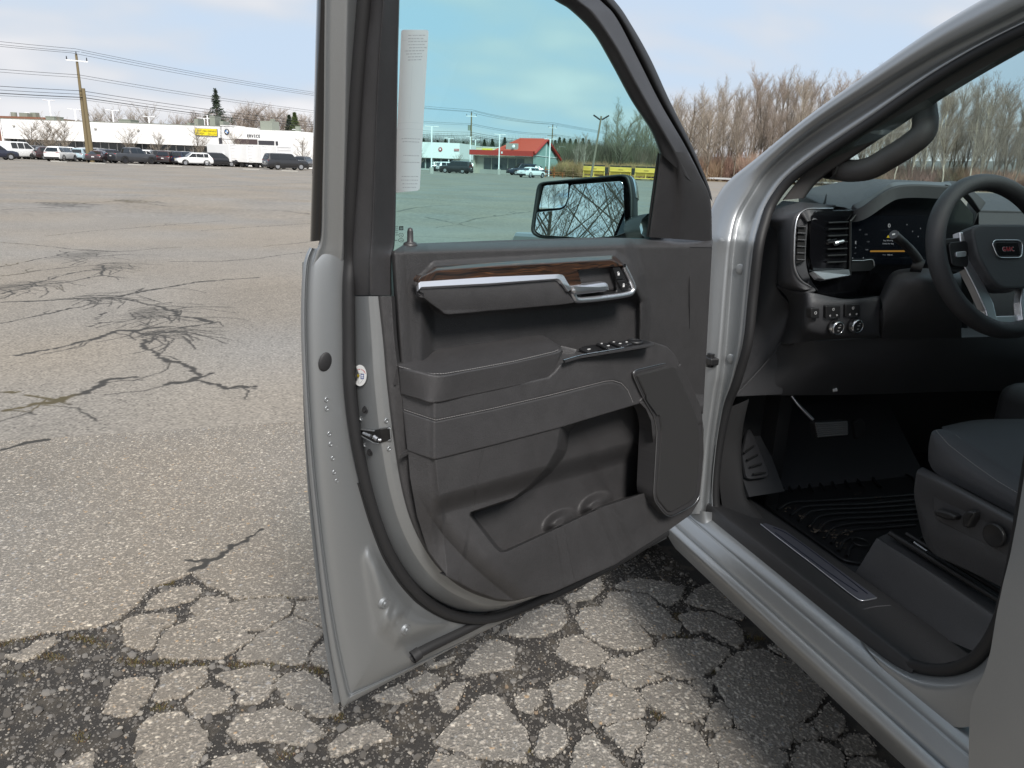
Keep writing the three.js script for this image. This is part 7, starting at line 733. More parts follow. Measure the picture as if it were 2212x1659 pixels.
for (let i = 0; i < 4; i++) { // trailers
  const px = [511, 549, 580, 612][i], p = gnd(px, 99 - i * 0.4), f = dirAt(px), r = V3(-f.z, 0, f.x), fw = f.clone().multiplyScalar(0.82).addScaledVector(r, 0.0).addScaledVector(r, -0.57).normalize(); const t = thing('box_trailer', 'white box trailer backed up in a row before the service building', 'trailer', [p.x, 0, p.z], Math.atan2(-fw.z, fw.x), 'row of white box trailers'); part('box', merge([fbox(5, 2.2, 2.3, 2.2, 1.75, 0, 0.04)]), M.wall, t); part('roller_door', fbox(0.04, 1.85, 1.95, -0.32, 1.75, 0), std([0.66, 0.66, 0.66], 0.6), t); part('door_frame', merge([fbox(0.05, 0.05, 2.0, -0.35, 1.2, 0), fbox(0.05, 0.05, 2.0, -0.35, 1.6, 0), fbox(0.05, 0.05, 2.0, -0.35, 2.0, 0), fbox(0.05, 0.05, 2.0, -0.35, 2.4, 0), fbox(0.07, 2.1, 0.1, -0.33, 1.75, 1.06), fbox(0.07, 2.1, 0.1, -0.33, 1.75, -1.06), fbox(0.07, 0.1, 2.2, -0.33, 2.78, 0)]), M.pole, t); part('chassis', fbox(4.8, 0.25, 1.6, 2.2, 0.55, 0), M.clad, t); for (const s of [1, -1]) { const w = part('wheel', cyl(0.38, 0.38, 0.3, 18).rotateX(Math.PI / 2), M.tyre, t); w.position.set(1.2, 0.38, s * 0.9); }
}
{ // brown building far left
  const F = frame(-160, 135, 108, 132); const b = thing('brown_building', 'brown brick building rising behind the white showroom', 'building', [F.A.x, 0, F.A.z], F.turn); part('wall', fbox(F.L, 6.6, 10, F.L / 2, 3.3, -5), std([0.2, 0.09, 0.055], 0.85), b); part('roof_unit', merge([fbox(1.6, 0.7, 1.5, F.s(48), 6.95, -2), fbox(1, 0.9, 1, F.s(58), 7.0, -3), cyl(0.5, 0.5, 0.8, 12).translate(F.s(12), 7, -3)]), M.hvac, b);
}
{ // buildings seen through the door window
  const F = frame(880, 156, 992, 154), S = F.s; const b = thing('white_shop_building', 'white shop building with a round red logo beside the cream building', 'building', [F.A.x, 0, F.A.z], F.turn); part('wall', fbox(F.L, 3.1, 14, F.L / 2, 4.0, -7), M.wall, b); part('lower_wall', fbox(F.L, 2.45, 13, F.L / 2, 1.22, -7.5), std([0.4, 0.42, 0.4], 0.7), b); for (let i = 0; i < 6; i++) part('window', fbox(1.4, 1.9, 0.06, F.L * (0.1 + i * 0.15), 1.3, -0.96), M.store, b);
  const pos = (x, y, o = 0.1) => { const u = V3(Math.cos(F.turn), 0, -Math.sin(F.turn)); const p = F.A.clone().addScaledVector(u, S(x)).addScaledVector(V3(Math.sin(F.turn), 0, Math.cos(F.turn)), o); p.y = hgt(x, y, 155); return p; };
  const e = thing('round_logo_sign', 'round dark red logo sign on the white shop wall', 'sign', [0, 0, 0], F.turn); e.position.copy(pos(...d2([385, 690]))); part('disc', cyl(0.42, 0.42, 0.08, 28).rotateX(Math.PI / 2), std([0.35, 0.03, 0.04], 0.5), e); part('emblem', merge([fbox(0.34, 0.36, 0.03, 0, 0, 0.05), fbox(0.1, 0.2, 0.04, 0.02, -0.02, 0.055)]), M.wall, e); const e3 = thing('red_name_sign', 'small red name sign on the white shop wall', 'sign', [0, 0, 0], F.turn); e3.position.copy(pos(...d2([645, 700]))); part('board', fbox(1.05, 0.4, 0.08), std([0.38, 0.04, 0.05], 0.5), e3); part('lettering', merge([0, 1, 2, 3, 4].map(i => fbox(0.1, 0.16, 0.02, -0.36 + i * 0.18, 0, 0.045))), M.wall, e3);
  const F2 = frame(985, 172, 1090, 170); const c = thing('cream_building', 'pale cream building between the white shop and the red roof', 'building', [F2.A.x, 0, F2.A.z], F2.turn); part('wall', fbox(F2.L, 5.3, 12, F2.L / 2, 2.65, -6), M.cream, c); part('parapet_cap', fbox(F2.L + 0.2, 0.14, 12.2, F2.L / 2, 5.36, -6), M.wall, c); part('roof_unit', fbox(2.2, 1, 2, F2.s(1015), 5.8, -4), M.hvac, c);
  const p0 = d2([1055, 682]), p1 = d2([1220, 738]); const ys = thing('yellow_sign', 'yellow sign board above the red fascia', 'sign', [0, 0, 0], F2.turn); { const u = V3(Math.cos(F2.turn), 0, -Math.sin(F2.turn)); const p = F2.A.clone().addScaledVector(u, (F2.s(p0[0]) + F2.s(p1[0])) / 2).addScaledVector(V3(Math.sin(F2.turn), 0, Math.cos(F2.turn)), 0.2); p.y = hgt((p0[0] + p1[0]) / 2, (p0[1] + p1[1]) / 2, 171); ys.position.copy(p); } part('board', fbox(F2.s(p1[0]) - F2.s(p0[0]), 0.85, 0.15), std([0.72, 0.62, 0.06], 0.5), ys); { const g = text('Bill', 0.42); g.translate(0, -0.1, 0.08); part('lettering', g, M.darkPanel, ys); }
  // red roof
  const F3 = frame(1021, 134, 1150, 128); const r = thing('red_roof_building', 'low building with a steep bright red roof and red fascia', 'building', [F3.A.x, 0, F3.A.z], F3.turn); const L = F3.L, D = 9.0, ea = 3.95, rh = 6.3; part('fascia', merge([fbox(L + 0.6, 0.85, 0.25, L / 2, ea - 0.35, 0.6), fbox(0.25, 0.85, D, -0.3, ea - 0.35, -D / 2 + 0.6)]), M.fascia, r); part('wall', merge([fbox(L - 0.4, 3.1, 0.3, L / 2, 1.55, -0.8), fbox(0.3, 3.1, D, 0.2, 1.55, -D / 2)]), std([0.42, 0.4, 0.34], 0.8), r); part('soffit', fbox(L, 0.06, 1.6, L / 2, ea - 0.78, -0.1), M.wall, r);
  const x0 = L * 0.4, pitched = (xa, xb) => { const q = [V3(xa, ea + 0.05, 0.45), V3(xb + 0.6, ea + 0.05, 0.45), V3(xb + 0.3, rh, -4.2), V3(xa + 2.6, rh, -4.2), V3(xb + 0.6, ea - 0.4, -9), V3(xa, ea - 0.4, -9)]; const g = new THREE.BufferGeometry(); g.setAttribute('position', new THREE.BufferAttribute(new Float32Array([0, 1, 2, 0, 2, 3, 3, 2, 4, 3, 4, 5, 0, 3, 5].flatMap(i => [q[i].x, q[i].y, q[i].z])), 3)); g.computeVertexNormals(); return g; }; part('roof', pitched(x0 * 0.92, L), M.roofRed, r); for (let i = 0; i < 22; i++) { const xa = lerp(x0 + 0.4, L + 0.3, i / 21), xb = lerp(x0 * 0.92 + 2.7, L + 0.25, i / 21); part('roof_seam', bar(V3(xa, ea + 0.08, 0.45), V3(xb, rh + 0.03, -4.2), 0.025, 4), M.roofRed, r); }
  part('gable_trim', merge([bar(V3(L + 0.6, ea - 0.35, 0.6), V3(L + 0.4, rh - 0.15, -4.2), 0.28, 4), bar(V3(L + 0.4, rh - 0.15, -4.2), V3(L + 0.6, ea - 1.1, -9.2), 0.28, 4)]), M.fascia, r); { const g = new THREE.BufferGeometry(); g.setAttribute('position', new THREE.BufferAttribute(new Float32Array([L + 0.2, ea - 0.5, 0.3, L + 0.2, ea - 0.9, -8.8, L + 0.1, rh - 0.4, -4.2, L + 0.2, ea - 0.5, 0.3, L + 0.2, 0.5, 0.2, L + 0.2, 0.5, -8.8, L + 0.2, ea - 0.5, 0.3, L + 0.2, 0.5, -8.8, L + 0.2, ea - 0.9, -8.8]), 3)); g.computeVertexNormals(); part('gable_glass', g, phy([0.28, 0.4, 0.38], { roughness: 0.1, clearcoat: 0.6 }), r); } part('gable_mullion', merge([bar(V3(L + 0.26, 0.5, -4.2), V3(L + 0.2, rh - 0.5, -4.2), 0.06, 4), bar(V3(L + 0.26, ea - 0.6, 0), V3(L + 0.26, ea - 0.8, -8.6), 0.06, 4)]), M.pole, r);
  for (let i = 0; i < 5; i++) part('window', fbox(1.5, 2.0, 0.06, L * 0.22 + i * 1.7, 1.75, -0.62), M.store, r); part('low_wall', fbox(L * 0.7, 0.75, 0.2, L * 0.5, 0.37, 0.4), M.conc, r); part('fascia_emblem', fbox(0.28, 0.34, 0.05, F3.s(1088), ea - 0.3, 0.75), M.wall, r); part('roof_opening', merge([fbox(2.3, 1.1, 0.4, F3.s(1103.5), ea + 0.75, -0.2)]), M.conc, r); { const g = new THREE.SphereGeometry(0.4, 16, 8, 0, 7, 0, 0.9); g.rotateX(1.2); g.translate(F3.s(1111), ea + 0.7, 0.3); part('dish_antenna', g, M.wall, r); }
}
// ---- poles and wires
function lampPost(x, yTop, H0, base, label, two = true) { const d = FOC * (H0 - CH) / (horizonAt(x) - yTop), p = gnd(x, d); const f = dirAt(x); const t = thing('lamp_post', label, 'lamp post', [p.x, 0, p.z], Math.atan2(-f.x, -f.z), 'white lot lamp posts'); if (base) part('concrete_foot', cyl(0.3, 0.34, 0.9, 16).translate(0, 0.45, 0), M.conc, t); part('post', new THREE.BoxGeometry(0.2, H0 - 0.1, 0.2).translate(0, H0 / 2, 0), M.pole, t); for (const s of two ? [-1, 1] : [1]) { part('lamp_head', box(0.75, 0.12, 0.36, s * 0.62, H0 - 0.04, 0, 0.03), M.pole, t); } part('bracket', box(0.5, 0.08, 0.1, 0, H0 - 0.06, 0), M.pole, t); }
for (const [x, y, h] of [[3, 219, 8], [79, 248, 7.5], [121, 223, 10], [174, 241, 7.5], [254, 243, 7.5], [330, 256, 7.5], [448, 259.5, 7], [455, 253, 8], [592, 272, 6.5], [646, 283, 6.5]]) lampPost(x, y, h, false, 'white double headed lamp post among the cars before the showroom'); for (const [x, y, h, b] of [[932, 277, 6.5, 1], [969, 301, 6.5, 0], [1015, 298, 6.8, 0], [1026, 304, 7, 0], [1077, 293.4, 6.5, 1], [1185, 303, 6, 0]]) lampPost(x, y, h, !!b, b ? 'white lamp post on a round concrete foot in the open lot' : 'white lamp post near the red roofed building'); for (const [x, y] of [[1198.5, 330], [1202, 323], [1206, 318], [1212, 319], [1224, 325]]) lampPost(x, y, 7, false, 'distant white lamp post beyond the red roofed building', false);
function utilPole(x, yTop, H0, lean, label) { const d = FOC * (H0 - CH) / (horizonAt(x) - yTop), p = gnd(x, d), f = dirAt(x); const t = thing('utility_pole', label, 'utility pole', [p.x, 0, p.z], Math.atan2(-f.x, -f.z), undefined); part('pole', bar(V3(-lean * 0, 0, 0), V3(0, H0, 0), 0.24, 12, 0.13), M.wood, t); part('crossarm', box(2.3, 0.14, 0.12, 0, H0 - 0.75, 0.15), M.pole, t); for (const s of [-1.05, 0, 1.05]) part('insulator', cyl(0.05, 0.07, 0.4, 8).translate(s, H0 - 0.5 + (s ? 0 : 0.6), 0.1), M.wire, t); return { t, p, H: H0, d }; }
const up1 = utilPole(192, 134, 12.4, 0, 'brown wooden utility pole rising above the parked cars'); part('stub_pole', bar(V3(0.42, 0, 0.1), V3(0.32, 8.6, 0.1), 0.24, 12, 0.2), M.wood, up1.t); const up2 = utilPole(1016, 250, 12.4, 0, 'utility pole with a transformer behind the red roofed building'); part('transformer', cyl(0.3, 0.3, 1.1, 14).translate(-0.45, 9.2, 0), M.hvac, up2.t); const up3 = utilPole(1189, 275, 12.4, 0, 'utility pole with two crossarms beyond the red roof'); part('crossarm', box(2.6, 0.14, 0.12, 0, 9.6, 0.15), M.wood, up3.t);
{ const ends = [gnd(-900, 62), up1.p, up2.p, up3.p, gnd(1700, 320)]; const lv = [[12.6, -1.05, 0.02], [13.0, 0, 0.02], [12.6, 1.05, 0.02], [10.1, 0.1, 0.022], [9.8, 0.1, 0.018], [8.3, 0.2, 0.028], [7.9, 0.25, 0.024], [7.55, 0.25, 0.042], [7.3, 0.25, 0.018]]; for (const [y, o, r] of lv) for (let k = 0; k < 4; k++) { const a = ends[k].clone(), b = ends[k + 1].clone(); const sd = b.clone().sub(a).cross(V3(0, 1, 0)).normalize(); a.addScaledVector(sd, o).setY(y); b.addScaledVector(sd, o).setY(y); const L = a.distanceTo(b), pts = []; for (let i = 0; i <= 12; i++) { const t = i / 12, q = a.clone().lerp(b, t); q.y -= 4 * t * (1 - t) * L * 0.012; pts.push(q); } solo('overhead_wire', tube(pts, r * (k > 1 ? 1.3 : 1), 24, 4), M.wire, 'thin black overhead wire strung between the utility poles', 'wire', 'overhead wires between the utility poles'); } }
{ // leaning wooden flood light pole
  const d = 118, p = gnd(1276, d), f = dirAt(1276); const t = thing('floodlight_pole', 'leaning grey wooden pole with two dark floodlight heads', 'lamp post', [p.x, 0, p.z], Math.atan2(-f.x, -f.z)); part('pole', bar(V3(0, 0, 0), V3(1.0, 9.2, 0), 0.2, 10, 0.14), M.oldWood, t); for (const s of [-1, 1]) { const g = box(1.25, 0.22, 0.5, 0, 0, 0, 0.05); g.rotateZ(s * 0.55); g.translate(1.0 + s * 0.68, 9.25, 0); part('floodlight', g, M.clad, t); } part('cap', box(0.3, 0.3, 0.3, 1.0, 9.3, 0), M.oldWood, t);
}
// ---- spreaders, tables, guard rail
for (const [x, d, lb] of [[1282, 122, 'yellow salt spreader hopper nearest the stacked picnic tables'], [1339, 122, 'yellow salt spreader hopper standing between two others'], [1394, 119, 'yellow salt spreader hopper on wooden pallets']]) { const p = gnd(x, d), f = dirAt(x); const t = thing('salt_spreader', lb, 'salt spreader', [p.x, 0, p.z], Math.atan2(-f.x, -f.z), 'yellow salt spreaders'); const yel = std([0.72, 0.5, 0.1], 0.55); part('hopper', (() => { const g = new THREE.BufferGeometry(); const w = 1.75, q = []; for (const [y, hw, hd] of [[0.7, w, 0.45], [1.25, w, 0.8], [1.95, w, 0.85]]) q.push([V3(-hw, y, hd), V3(hw, y, hd), V3(hw, y, -hd), V3(-hw, y, -hd), V3(-hw, y, hd)]); return gridGeo(q, { flip: true }); })(), yel, t); part('frame', merge([box(0.14, 1.2, 0.14, -1.7, 0.75, 0.7), box(0.14, 1.2, 0.14, 1.7, 0.75, 0.7), box(0.14, 1.1, 0.14, 0, 0.75, 0.62), box(3.5, 0.14, 0.14, 0, 0.35, 0.7), box(3.5, 0.12, 0.12, 0, 1.32, 0.86), box(0.14, 1.2, 0.14, -1.7, 0.75, -0.7), box(0.14, 1.2, 0.14, 1.7, 0.75, -0.7)]), yel, t); for (const s of [-0.88, 0.88]) part('lid', box(1.68, 0.2, 1.75, s, 2.08, 0, 0.06), M.clad, t); part('engine_box', box(0.55, 1.0, 0.9, 2.05, 1.35, 0, 0.05), M.clad, t); part('lettering', merge([0, 1, 2, 3, 4, 5, 6].map(i => box(0.07, 0.09, 0.02, -0.3 + i * 0.11, 1.55, 0.87))), M.clad, t); part('pallet', merge([box(1.4, 0.1, 1.2, 0, 0.18, 0.4), box(1.4, 0.1, 1.2, 0, 0.05, 0.4)]), M.oldWood, t); }
function picnic(x, d, y, turn, flip, mat, label, group) { const p = gnd(x, d); const t = thing('picnic_table', label, 'picnic table', [p.x, y, p.z], turn, group); const up = (g) => { if (flip) { g.rotateX(Math.PI); g.translate(0, 0.78, 0); } return g; }; for (let i = 0; i < 4; i++) part('top_plank', up(box(1.9, 0.04, 0.16, 0, 0.75, -0.27 + i * 0.18)), mat, t); for (const s of [-1, 1]) for (let i = 0; i < 2; i++) part('bench_plank', up(box(1.9, 0.04, 0.13, 0, 0.44, s * (0.62 + i * 0.15))), mat, t); for (const s of [-0.65, 0.65]) { part('leg_frame', up(merge([bar(V3(s, 0, 0.72), V3(s, 0.72, 0.2), 0.05, 4), bar(V3(s, 0, -0.72), V3(s, 0.72, -0.2), 0.05, 4), box(0.06, 0.08, 1.56, s, 0.4, 0), box(0.06, 0.08, 0.7, s, 0.7, 0)])), mat, t); } }
{ const or = std([0.45, 0.15, 0.055], 0.8), br = std([0.3, 0.17, 0.1], 0.85), turn = -yawA; picnic(1187, 116, 0, turn, false, or, 'orange picnic table at the foot of the stack', 'picnic tables'); picnic(1187, 116, 0.8, turn, true, or, 'orange picnic table stacked upside down on another', 'picnic tables'); picnic(1206, 117, 0, turn, false, or, 'orange picnic table beside the stacked pair', 'picnic tables'); picnic(1228, 118, 0, turn, false, br, 'brown picnic table on the ground beside the orange ones', 'picnic tables'); picnic(1228, 118, 0.8, turn, true, br, 'brown picnic table stacked upside down', 'picnic tables'); picnic(1247, 118, 0, turn, false, br, 'brown picnic table next to the yellow spreaders', 'picnic tables'); }
{ const A = gnd(1415, 150), B = gnd(2600, 150), u = B.clone().sub(A), L = u.length(); u.normalize(); const t = thing('guard_rail', 'galvanised guard rail along the foot of the woods', 'guard rail', [A.x, 0, A.z], Math.atan2(-u.z, u.x)); part('rail', merge([box(L, 0.12, 0.06, L / 2, 0.72, 0), box(L, 0.12, 0.06, L / 2, 0.52, 0), box(L, 0.14, 0.03, L / 2, 0.62, -0.03)]), std([0.5, 0.52, 0.53], 0.5, 0.3), t); for (let i = 0; i * 4 < L && i < 40; i++) part('post', box(0.12, 0.75, 0.12, i * 4 + 1, 0.37, -0.12), M.oldWood, t); }
for (let i = 0; i < 7; i++) { const x = 128 + i * 83; solo('wheel_stop', (() => { const p = gnd(x, 83 - i * 0.25), g = box(1.8, 0.14, 0.18, 0, 0.07, 0, 0.03); g.rotateY(-yawA); g.translate(p.x, 0, p.z); return g; })(), M.conc, 'pale concrete wheel stop under the row of parked cars', 'wheel stop', 'concrete wheel stops'); }
// ---------------------------------------------------------------- trees
function bareTree(seed, H0, o) { // returns { limbs, twigs }; twigs are slender strips spread through the crown
  const r = rng(seed), limbs = [], tp2 = [], up = V3(0, 1, 0); const strip = (a, b, w) => { const d = b.clone().sub(a), s = d.clone().cross(V3(r() - 0.5, r() - 0.5, r() - 0.5)).normalize().multiplyScalar(w); tp2.push(a.x - s.x, a.y - s.y, a.z - s.z, a.x + s.x, a.y + s.y, a.z + s.z, b.x, b.y, b.z); };
  const grow = (p, d, len, rad, lvl) => { const n = lvl === 0 ? 6 : 3; let a = p.clone(), q = d.clone(); for (let i = 0; i < n; i++) { const b = a.clone().addScaledVector(q, len / n); const r1 = lerp(rad, rad * (lvl === 0 ? 0.25 : 0.4), i / n), r2 = lerp(rad, rad * (lvl === 0 ? 0.25 : 0.4), (i + 1) / n); if (lvl < 2) limbs.push(bar(a, b, r1, lvl === 0 ? 6 : 4, r2)); else strip(a, b, lvl > 3 ? o.tw * 0.6 : Math.max(r1 * 0.7, o.tw));
      if (lvl < o.levels) { const kids = lvl === 0 ? (i < o.clear ? 0 : o.k0) : lvl === 1 ? o.k1 : lvl === 2 ? o.k2 : o.k3 || 0; for (let c = 0; c < kids; c++) { const at = a.clone().lerp(b, r()); const az = r() * 6.283, sp = o.spread[lvl] * (0.6 + 0.7 * r()); const side = V3(Math.cos(az), 0, Math.sin(az)); const nd = q.clone().multiplyScalar(Math.cos(sp)).addScaledVector(side, Math.sin(sp)).addScaledVector(up, o.lift).normalize(); grow(at, nd, len * o.ratio[lvl] * (0.55 + 0.6 * r()) * (lvl === 0 ? lerp(1.1, 0.5, i / n) : 1), Math.max(rad * 0.42 * (1 - 0.1 * i), 0.008), lvl + 1); } }
      q = q.clone().add(V3((r() - 0.5) * o.wig, lvl ? 0.06 : 0.02, (r() - 0.5) * o.wig)).normalize(); a = b; } };
  grow(V3(0, 0, 0), V3((r() - 0.5) * o.leanAmt, 1, (r() - 0.5) * o.leanAmt).normalize(), H0, o.rad, 0);
  const g = new THREE.BufferGeometry(); g.setAttribute('position', new THREE.BufferAttribute(new Float32Array(tp2), 3)); g.computeVertexNormals(); return { limbs: merge(limbs), twigs: g };
}
const bark = std([0.17, 0.145, 0.115], 0.95), barkPale = std([0.5, 0.45, 0.37], 0.9), twigA = std([0.3, 0.255, 0.205], 0.95), twigB = std([0.31, 0.255, 0.21], 0.95), twigG = std([0.23, 0.215, 0.15], 0.95);
const tallO = { levels: 4, k0: 5, k1: 3, k2: 4, k3: 1, spread: [0.62, 0.6, 0.7, 0.7], ratio: [0.3, 0.5, 0.55, 0.5], lift: 0.25, wig: 0.16, rad: 0.16, clear: 1, leanAmt: 0.12, tw: 0.011 }, wideO = { levels: 4, k0: 4, k1: 3, k2: 4, k3: 1, spread: [0.95, 0.65, 0.7, 0.6], ratio: [0.55, 0.45, 0.5, 0.5], lift: 0.15, wig: 0.25, rad: 0.24, clear: 1, leanAmt: 0.2, tw: 0.011 };
const tallV = [0, 1, 2, 3].map(i => bareTree(100 + i, 16, tallO)), wideV = [0, 1].map(i => bareTree(200 + i, 11, wideO)), smallV = [0, 1, 2].map(i => bareTree(300 + i, 4.4, { ...wideO, levels: 3, rad: 0.1, k2: 3, ratio: [0.6, 0.5, 0.5], tw: 0.012 }));
function tree(name, v, pos, s, tw, bk, label, group, turn) { const t = thing(name, label, 'tree', [pos.x, 0, pos.z], turn, group); t.scale.set(s * 1.0, s, s); part('trunk', v.limbs, bk, t); part('crown', v.twigs, tw, t); return t; }
{
  const r = rng(4242); const topAt = x => x < 1300 ? 262 : x < 1420 ? lerp(262, 250, (x - 1300) / 120) : x < 1500 ? lerp(215, 205, (x - 1420) / 80) : x < 1640 ? lerp(205, 180, (x - 1500) / 140) : x < 1900 ? 188 : x < 2140 ? 200 : 225;
  for (const [d, n, x0, x1] of [[152, 44, 1455, 2560], [163, 46, 1440, 2600], [176, 46, 1430, 2640]]) for (let i = 0; i < n; i++) { const x = lerp(x0, x1, (i + 0.6 * (r() - 0.5)) / n), dd = d + (r() - 0.5) * 8; const Ht = (horizonAt(x) - topAt(x)) * dd / FOC + CH; const wide = x < 1570 && r() < 0.75; const v = wide ? wideV[i % 2] : tallV[Math.floor(r() * 4)]; const s = Ht * (0.86 + 0.22 * r()) / (wide ? 14.5 : 17.2); const pale = r() < 0.3; tree(wide ? 'willow_tree' : 'bare_tree', v, gnd(x, dd), s, wide ? twigA : r() < 0.5 ? twigA : twigB, pale ? barkPale : bark, wide ? 'spreading bare tree at the open end of the woods' : pale ? 'slender bare tree with pale trunk in the woods behind the guard rail' : 'slender bare tree with brown trunk in the woods behind the guard rail', 'bare trees of the woods behind the guard rail', r() * 6.28); }
  // trees behind the spreaders
  for (let i = 0; i < 16; i++) { const x = lerp(1300, 1450, (i + r() * 0.6) / 16), d = 150 + r() * 24; tree('bare_tree', i % 3 ? wideV[i % 2] : tallV[i % 4], gnd(x, d), ((horizonAt(x) - (x < 1330 ? 262 : 250)) * d / FOC + CH) * (0.72 + 0.3 * r()) / 15, twigG, bark, 'bare grey green tree behind the yellow salt spreaders', 'bare trees behind the salt spreaders', r() * 6.28); }
  tree('bare_tree', wideV[0], gnd(1336, 150), 0.98, twigG, bark, 'tallest spreading bare tree behind the leaning floodlight pole', undefined, 1.2);
  for (const [x, d, s, l] of [[1258, 130, 0.42, 'leaning pale birch beside the floodlight pole'], [1243, 132, 0.4, 'thin pale birch in the dry reeds by the picnic tables']]) tree('birch_tree', tallV[1], gnd(x, d), s, twigB, barkPale, l, undefined, 2);
  // trees behind the showroom
  for (let i = 0; i < 40; i++) { const x = 372 + i * 7.6 + r() * 6, d = 150 + r() * 22; const tp3 = x < 430 ? 246 : x < 500 ? 234 : x < 600 ? 222 : 236; tree('bare_tree', wideV[i % 2], gnd(x, d), ((horizonAt(x) - tp3) * d / FOC + CH) * (0.85 + 0.2 * r()) / 14.5, twigB, bark, 'bare brown tree rising behind the white showroom roof', 'bare trees behind the showroom', r() * 6.28); }
  for (const [x, t] of [[226, 247], [240, 250], [264, 242], [282, 252], [312, 251], [338, 240], [20, 255]]) { const d = 150; tree('bare_tree', smallV[0], gnd(x, d), ((horizonAt(x) - t) * d / FOC + CH) / 5.2, twigA, bark, 'small bare tree showing above the flat showroom roof', 'small trees above the showroom roof', r() * 6.28); }
  for (const [x, t, k] of [[72, 265, 0], [104, 262, 1], [120, 270, 2], [140, 262, 1], [276, 278, 0], [346, 288, 2], [430, 280, 1], [515, 290, 0], [654, 300, 2], [905, 325, 1], [985, 335, 0]]) { const d = x > 800 ? 140 : 104; tree('young_tree', smallV[k], gnd(x, d), ((horizonAt(x) - t) * d / FOC + CH) / 5.2, twigA, bark, x > 800 ? 'small bare tree before the white shop wall' : 'young bare tree standing before the white showroom wall', 'young trees in front of the buildings', r() * 6.28); }
}
{ // conifers
  const r = rng(909); const needles = (H0, R, seed, sparse) => { const q = rng(seed), pos = []; const n = sparse ? 1700 : 2600; for (let i = 0; i < n; i++) { const y = Math.pow(q(), 0.9), layer = sparse ? Math.round(y * 9) / 9 + (q() - 0.5) * 0.11 : y; const rad = R * (1 - layer) * (sparse ? 0.35 + 0.9 * vn(Math.round(y * 9) * 3.7, 2) : 1) * Math.sqrt(q()) + 0.1, a = q() * 6.283, h = 0.15 + 0.25 * q(); const c = V3(Math.cos(a) * rad, H0 * (sparse ? 0.25 + 0.75 * layer : 0.06 + 0.94 * layer) - rad * 0.25, Math.sin(a) * rad); for (let k = 0; k < 2; k++) { const b = V3((q() - 0.5) * 0.7, (q() - 0.5) * 0.3, (q() - 0.5) * 0.7), e = V3((q() - 0.5) * h, (q() - 0.3) * h, (q() - 0.5) * h); pos.push(c.x, c.y, c.z, c.x + b.x, c.y + b.y, c.z + b.z, c.x + e.x, c.y + e.y, c.z + e.z); } } const g = new THREE.BufferGeometry(); g.setAttribute('position', new THREE.BufferAttribute(new Float32Array(pos), 3)); g.computeVertexNormals(); return g; };
  const dark = std([0.028, 0.045, 0.024], 0.9), green = std([0.075, 0.105, 0.03], 0.9), pineG = needles(10, 4.2, 5, true), firG = needles(10, 3.2, 6, false), tg = cyl(0.08, 0.22, 9.5, 7).translate(0, 4.75, 0); const con = (x, t, d, g, m, l, grp) => { const p = gnd(x, d); const c = thing('conifer_tree', l, 'tree', [p.x, 0, p.z], r() * 6, grp); c.scale.setScalar(((horizonAt(x) - t) * d / FOC + CH) / 10); part('trunk', tg, bark, c); part('crown', g, m, c); };
  con(476, 208, 146, pineG, dark, 'tall ragged dark pine standing above the showroom roof'); con(641, 249, 146, firG, green, 'bright green conifer at the end of the service building'); con(629, 254, 150, firG, dark, 'dark conifer beside the bright green one');
  for (const [x, t, d] of [[915, 302, 230], [945, 305, 235], [962, 303, 240], [1000, 308, 235], [1045, 304, 230], [1062, 303, 228], [1088, 300, 226], [1205, 300, 230], [1215, 302, 235], [1228, 303, 240], [1240, 304, 236], [1255, 302, 238], [1196, 306, 240], [1268, 305, 240]]) con(x, t, d, firG, dark, 'dark evergreen in the distant tree line', 'distant evergreens');
}
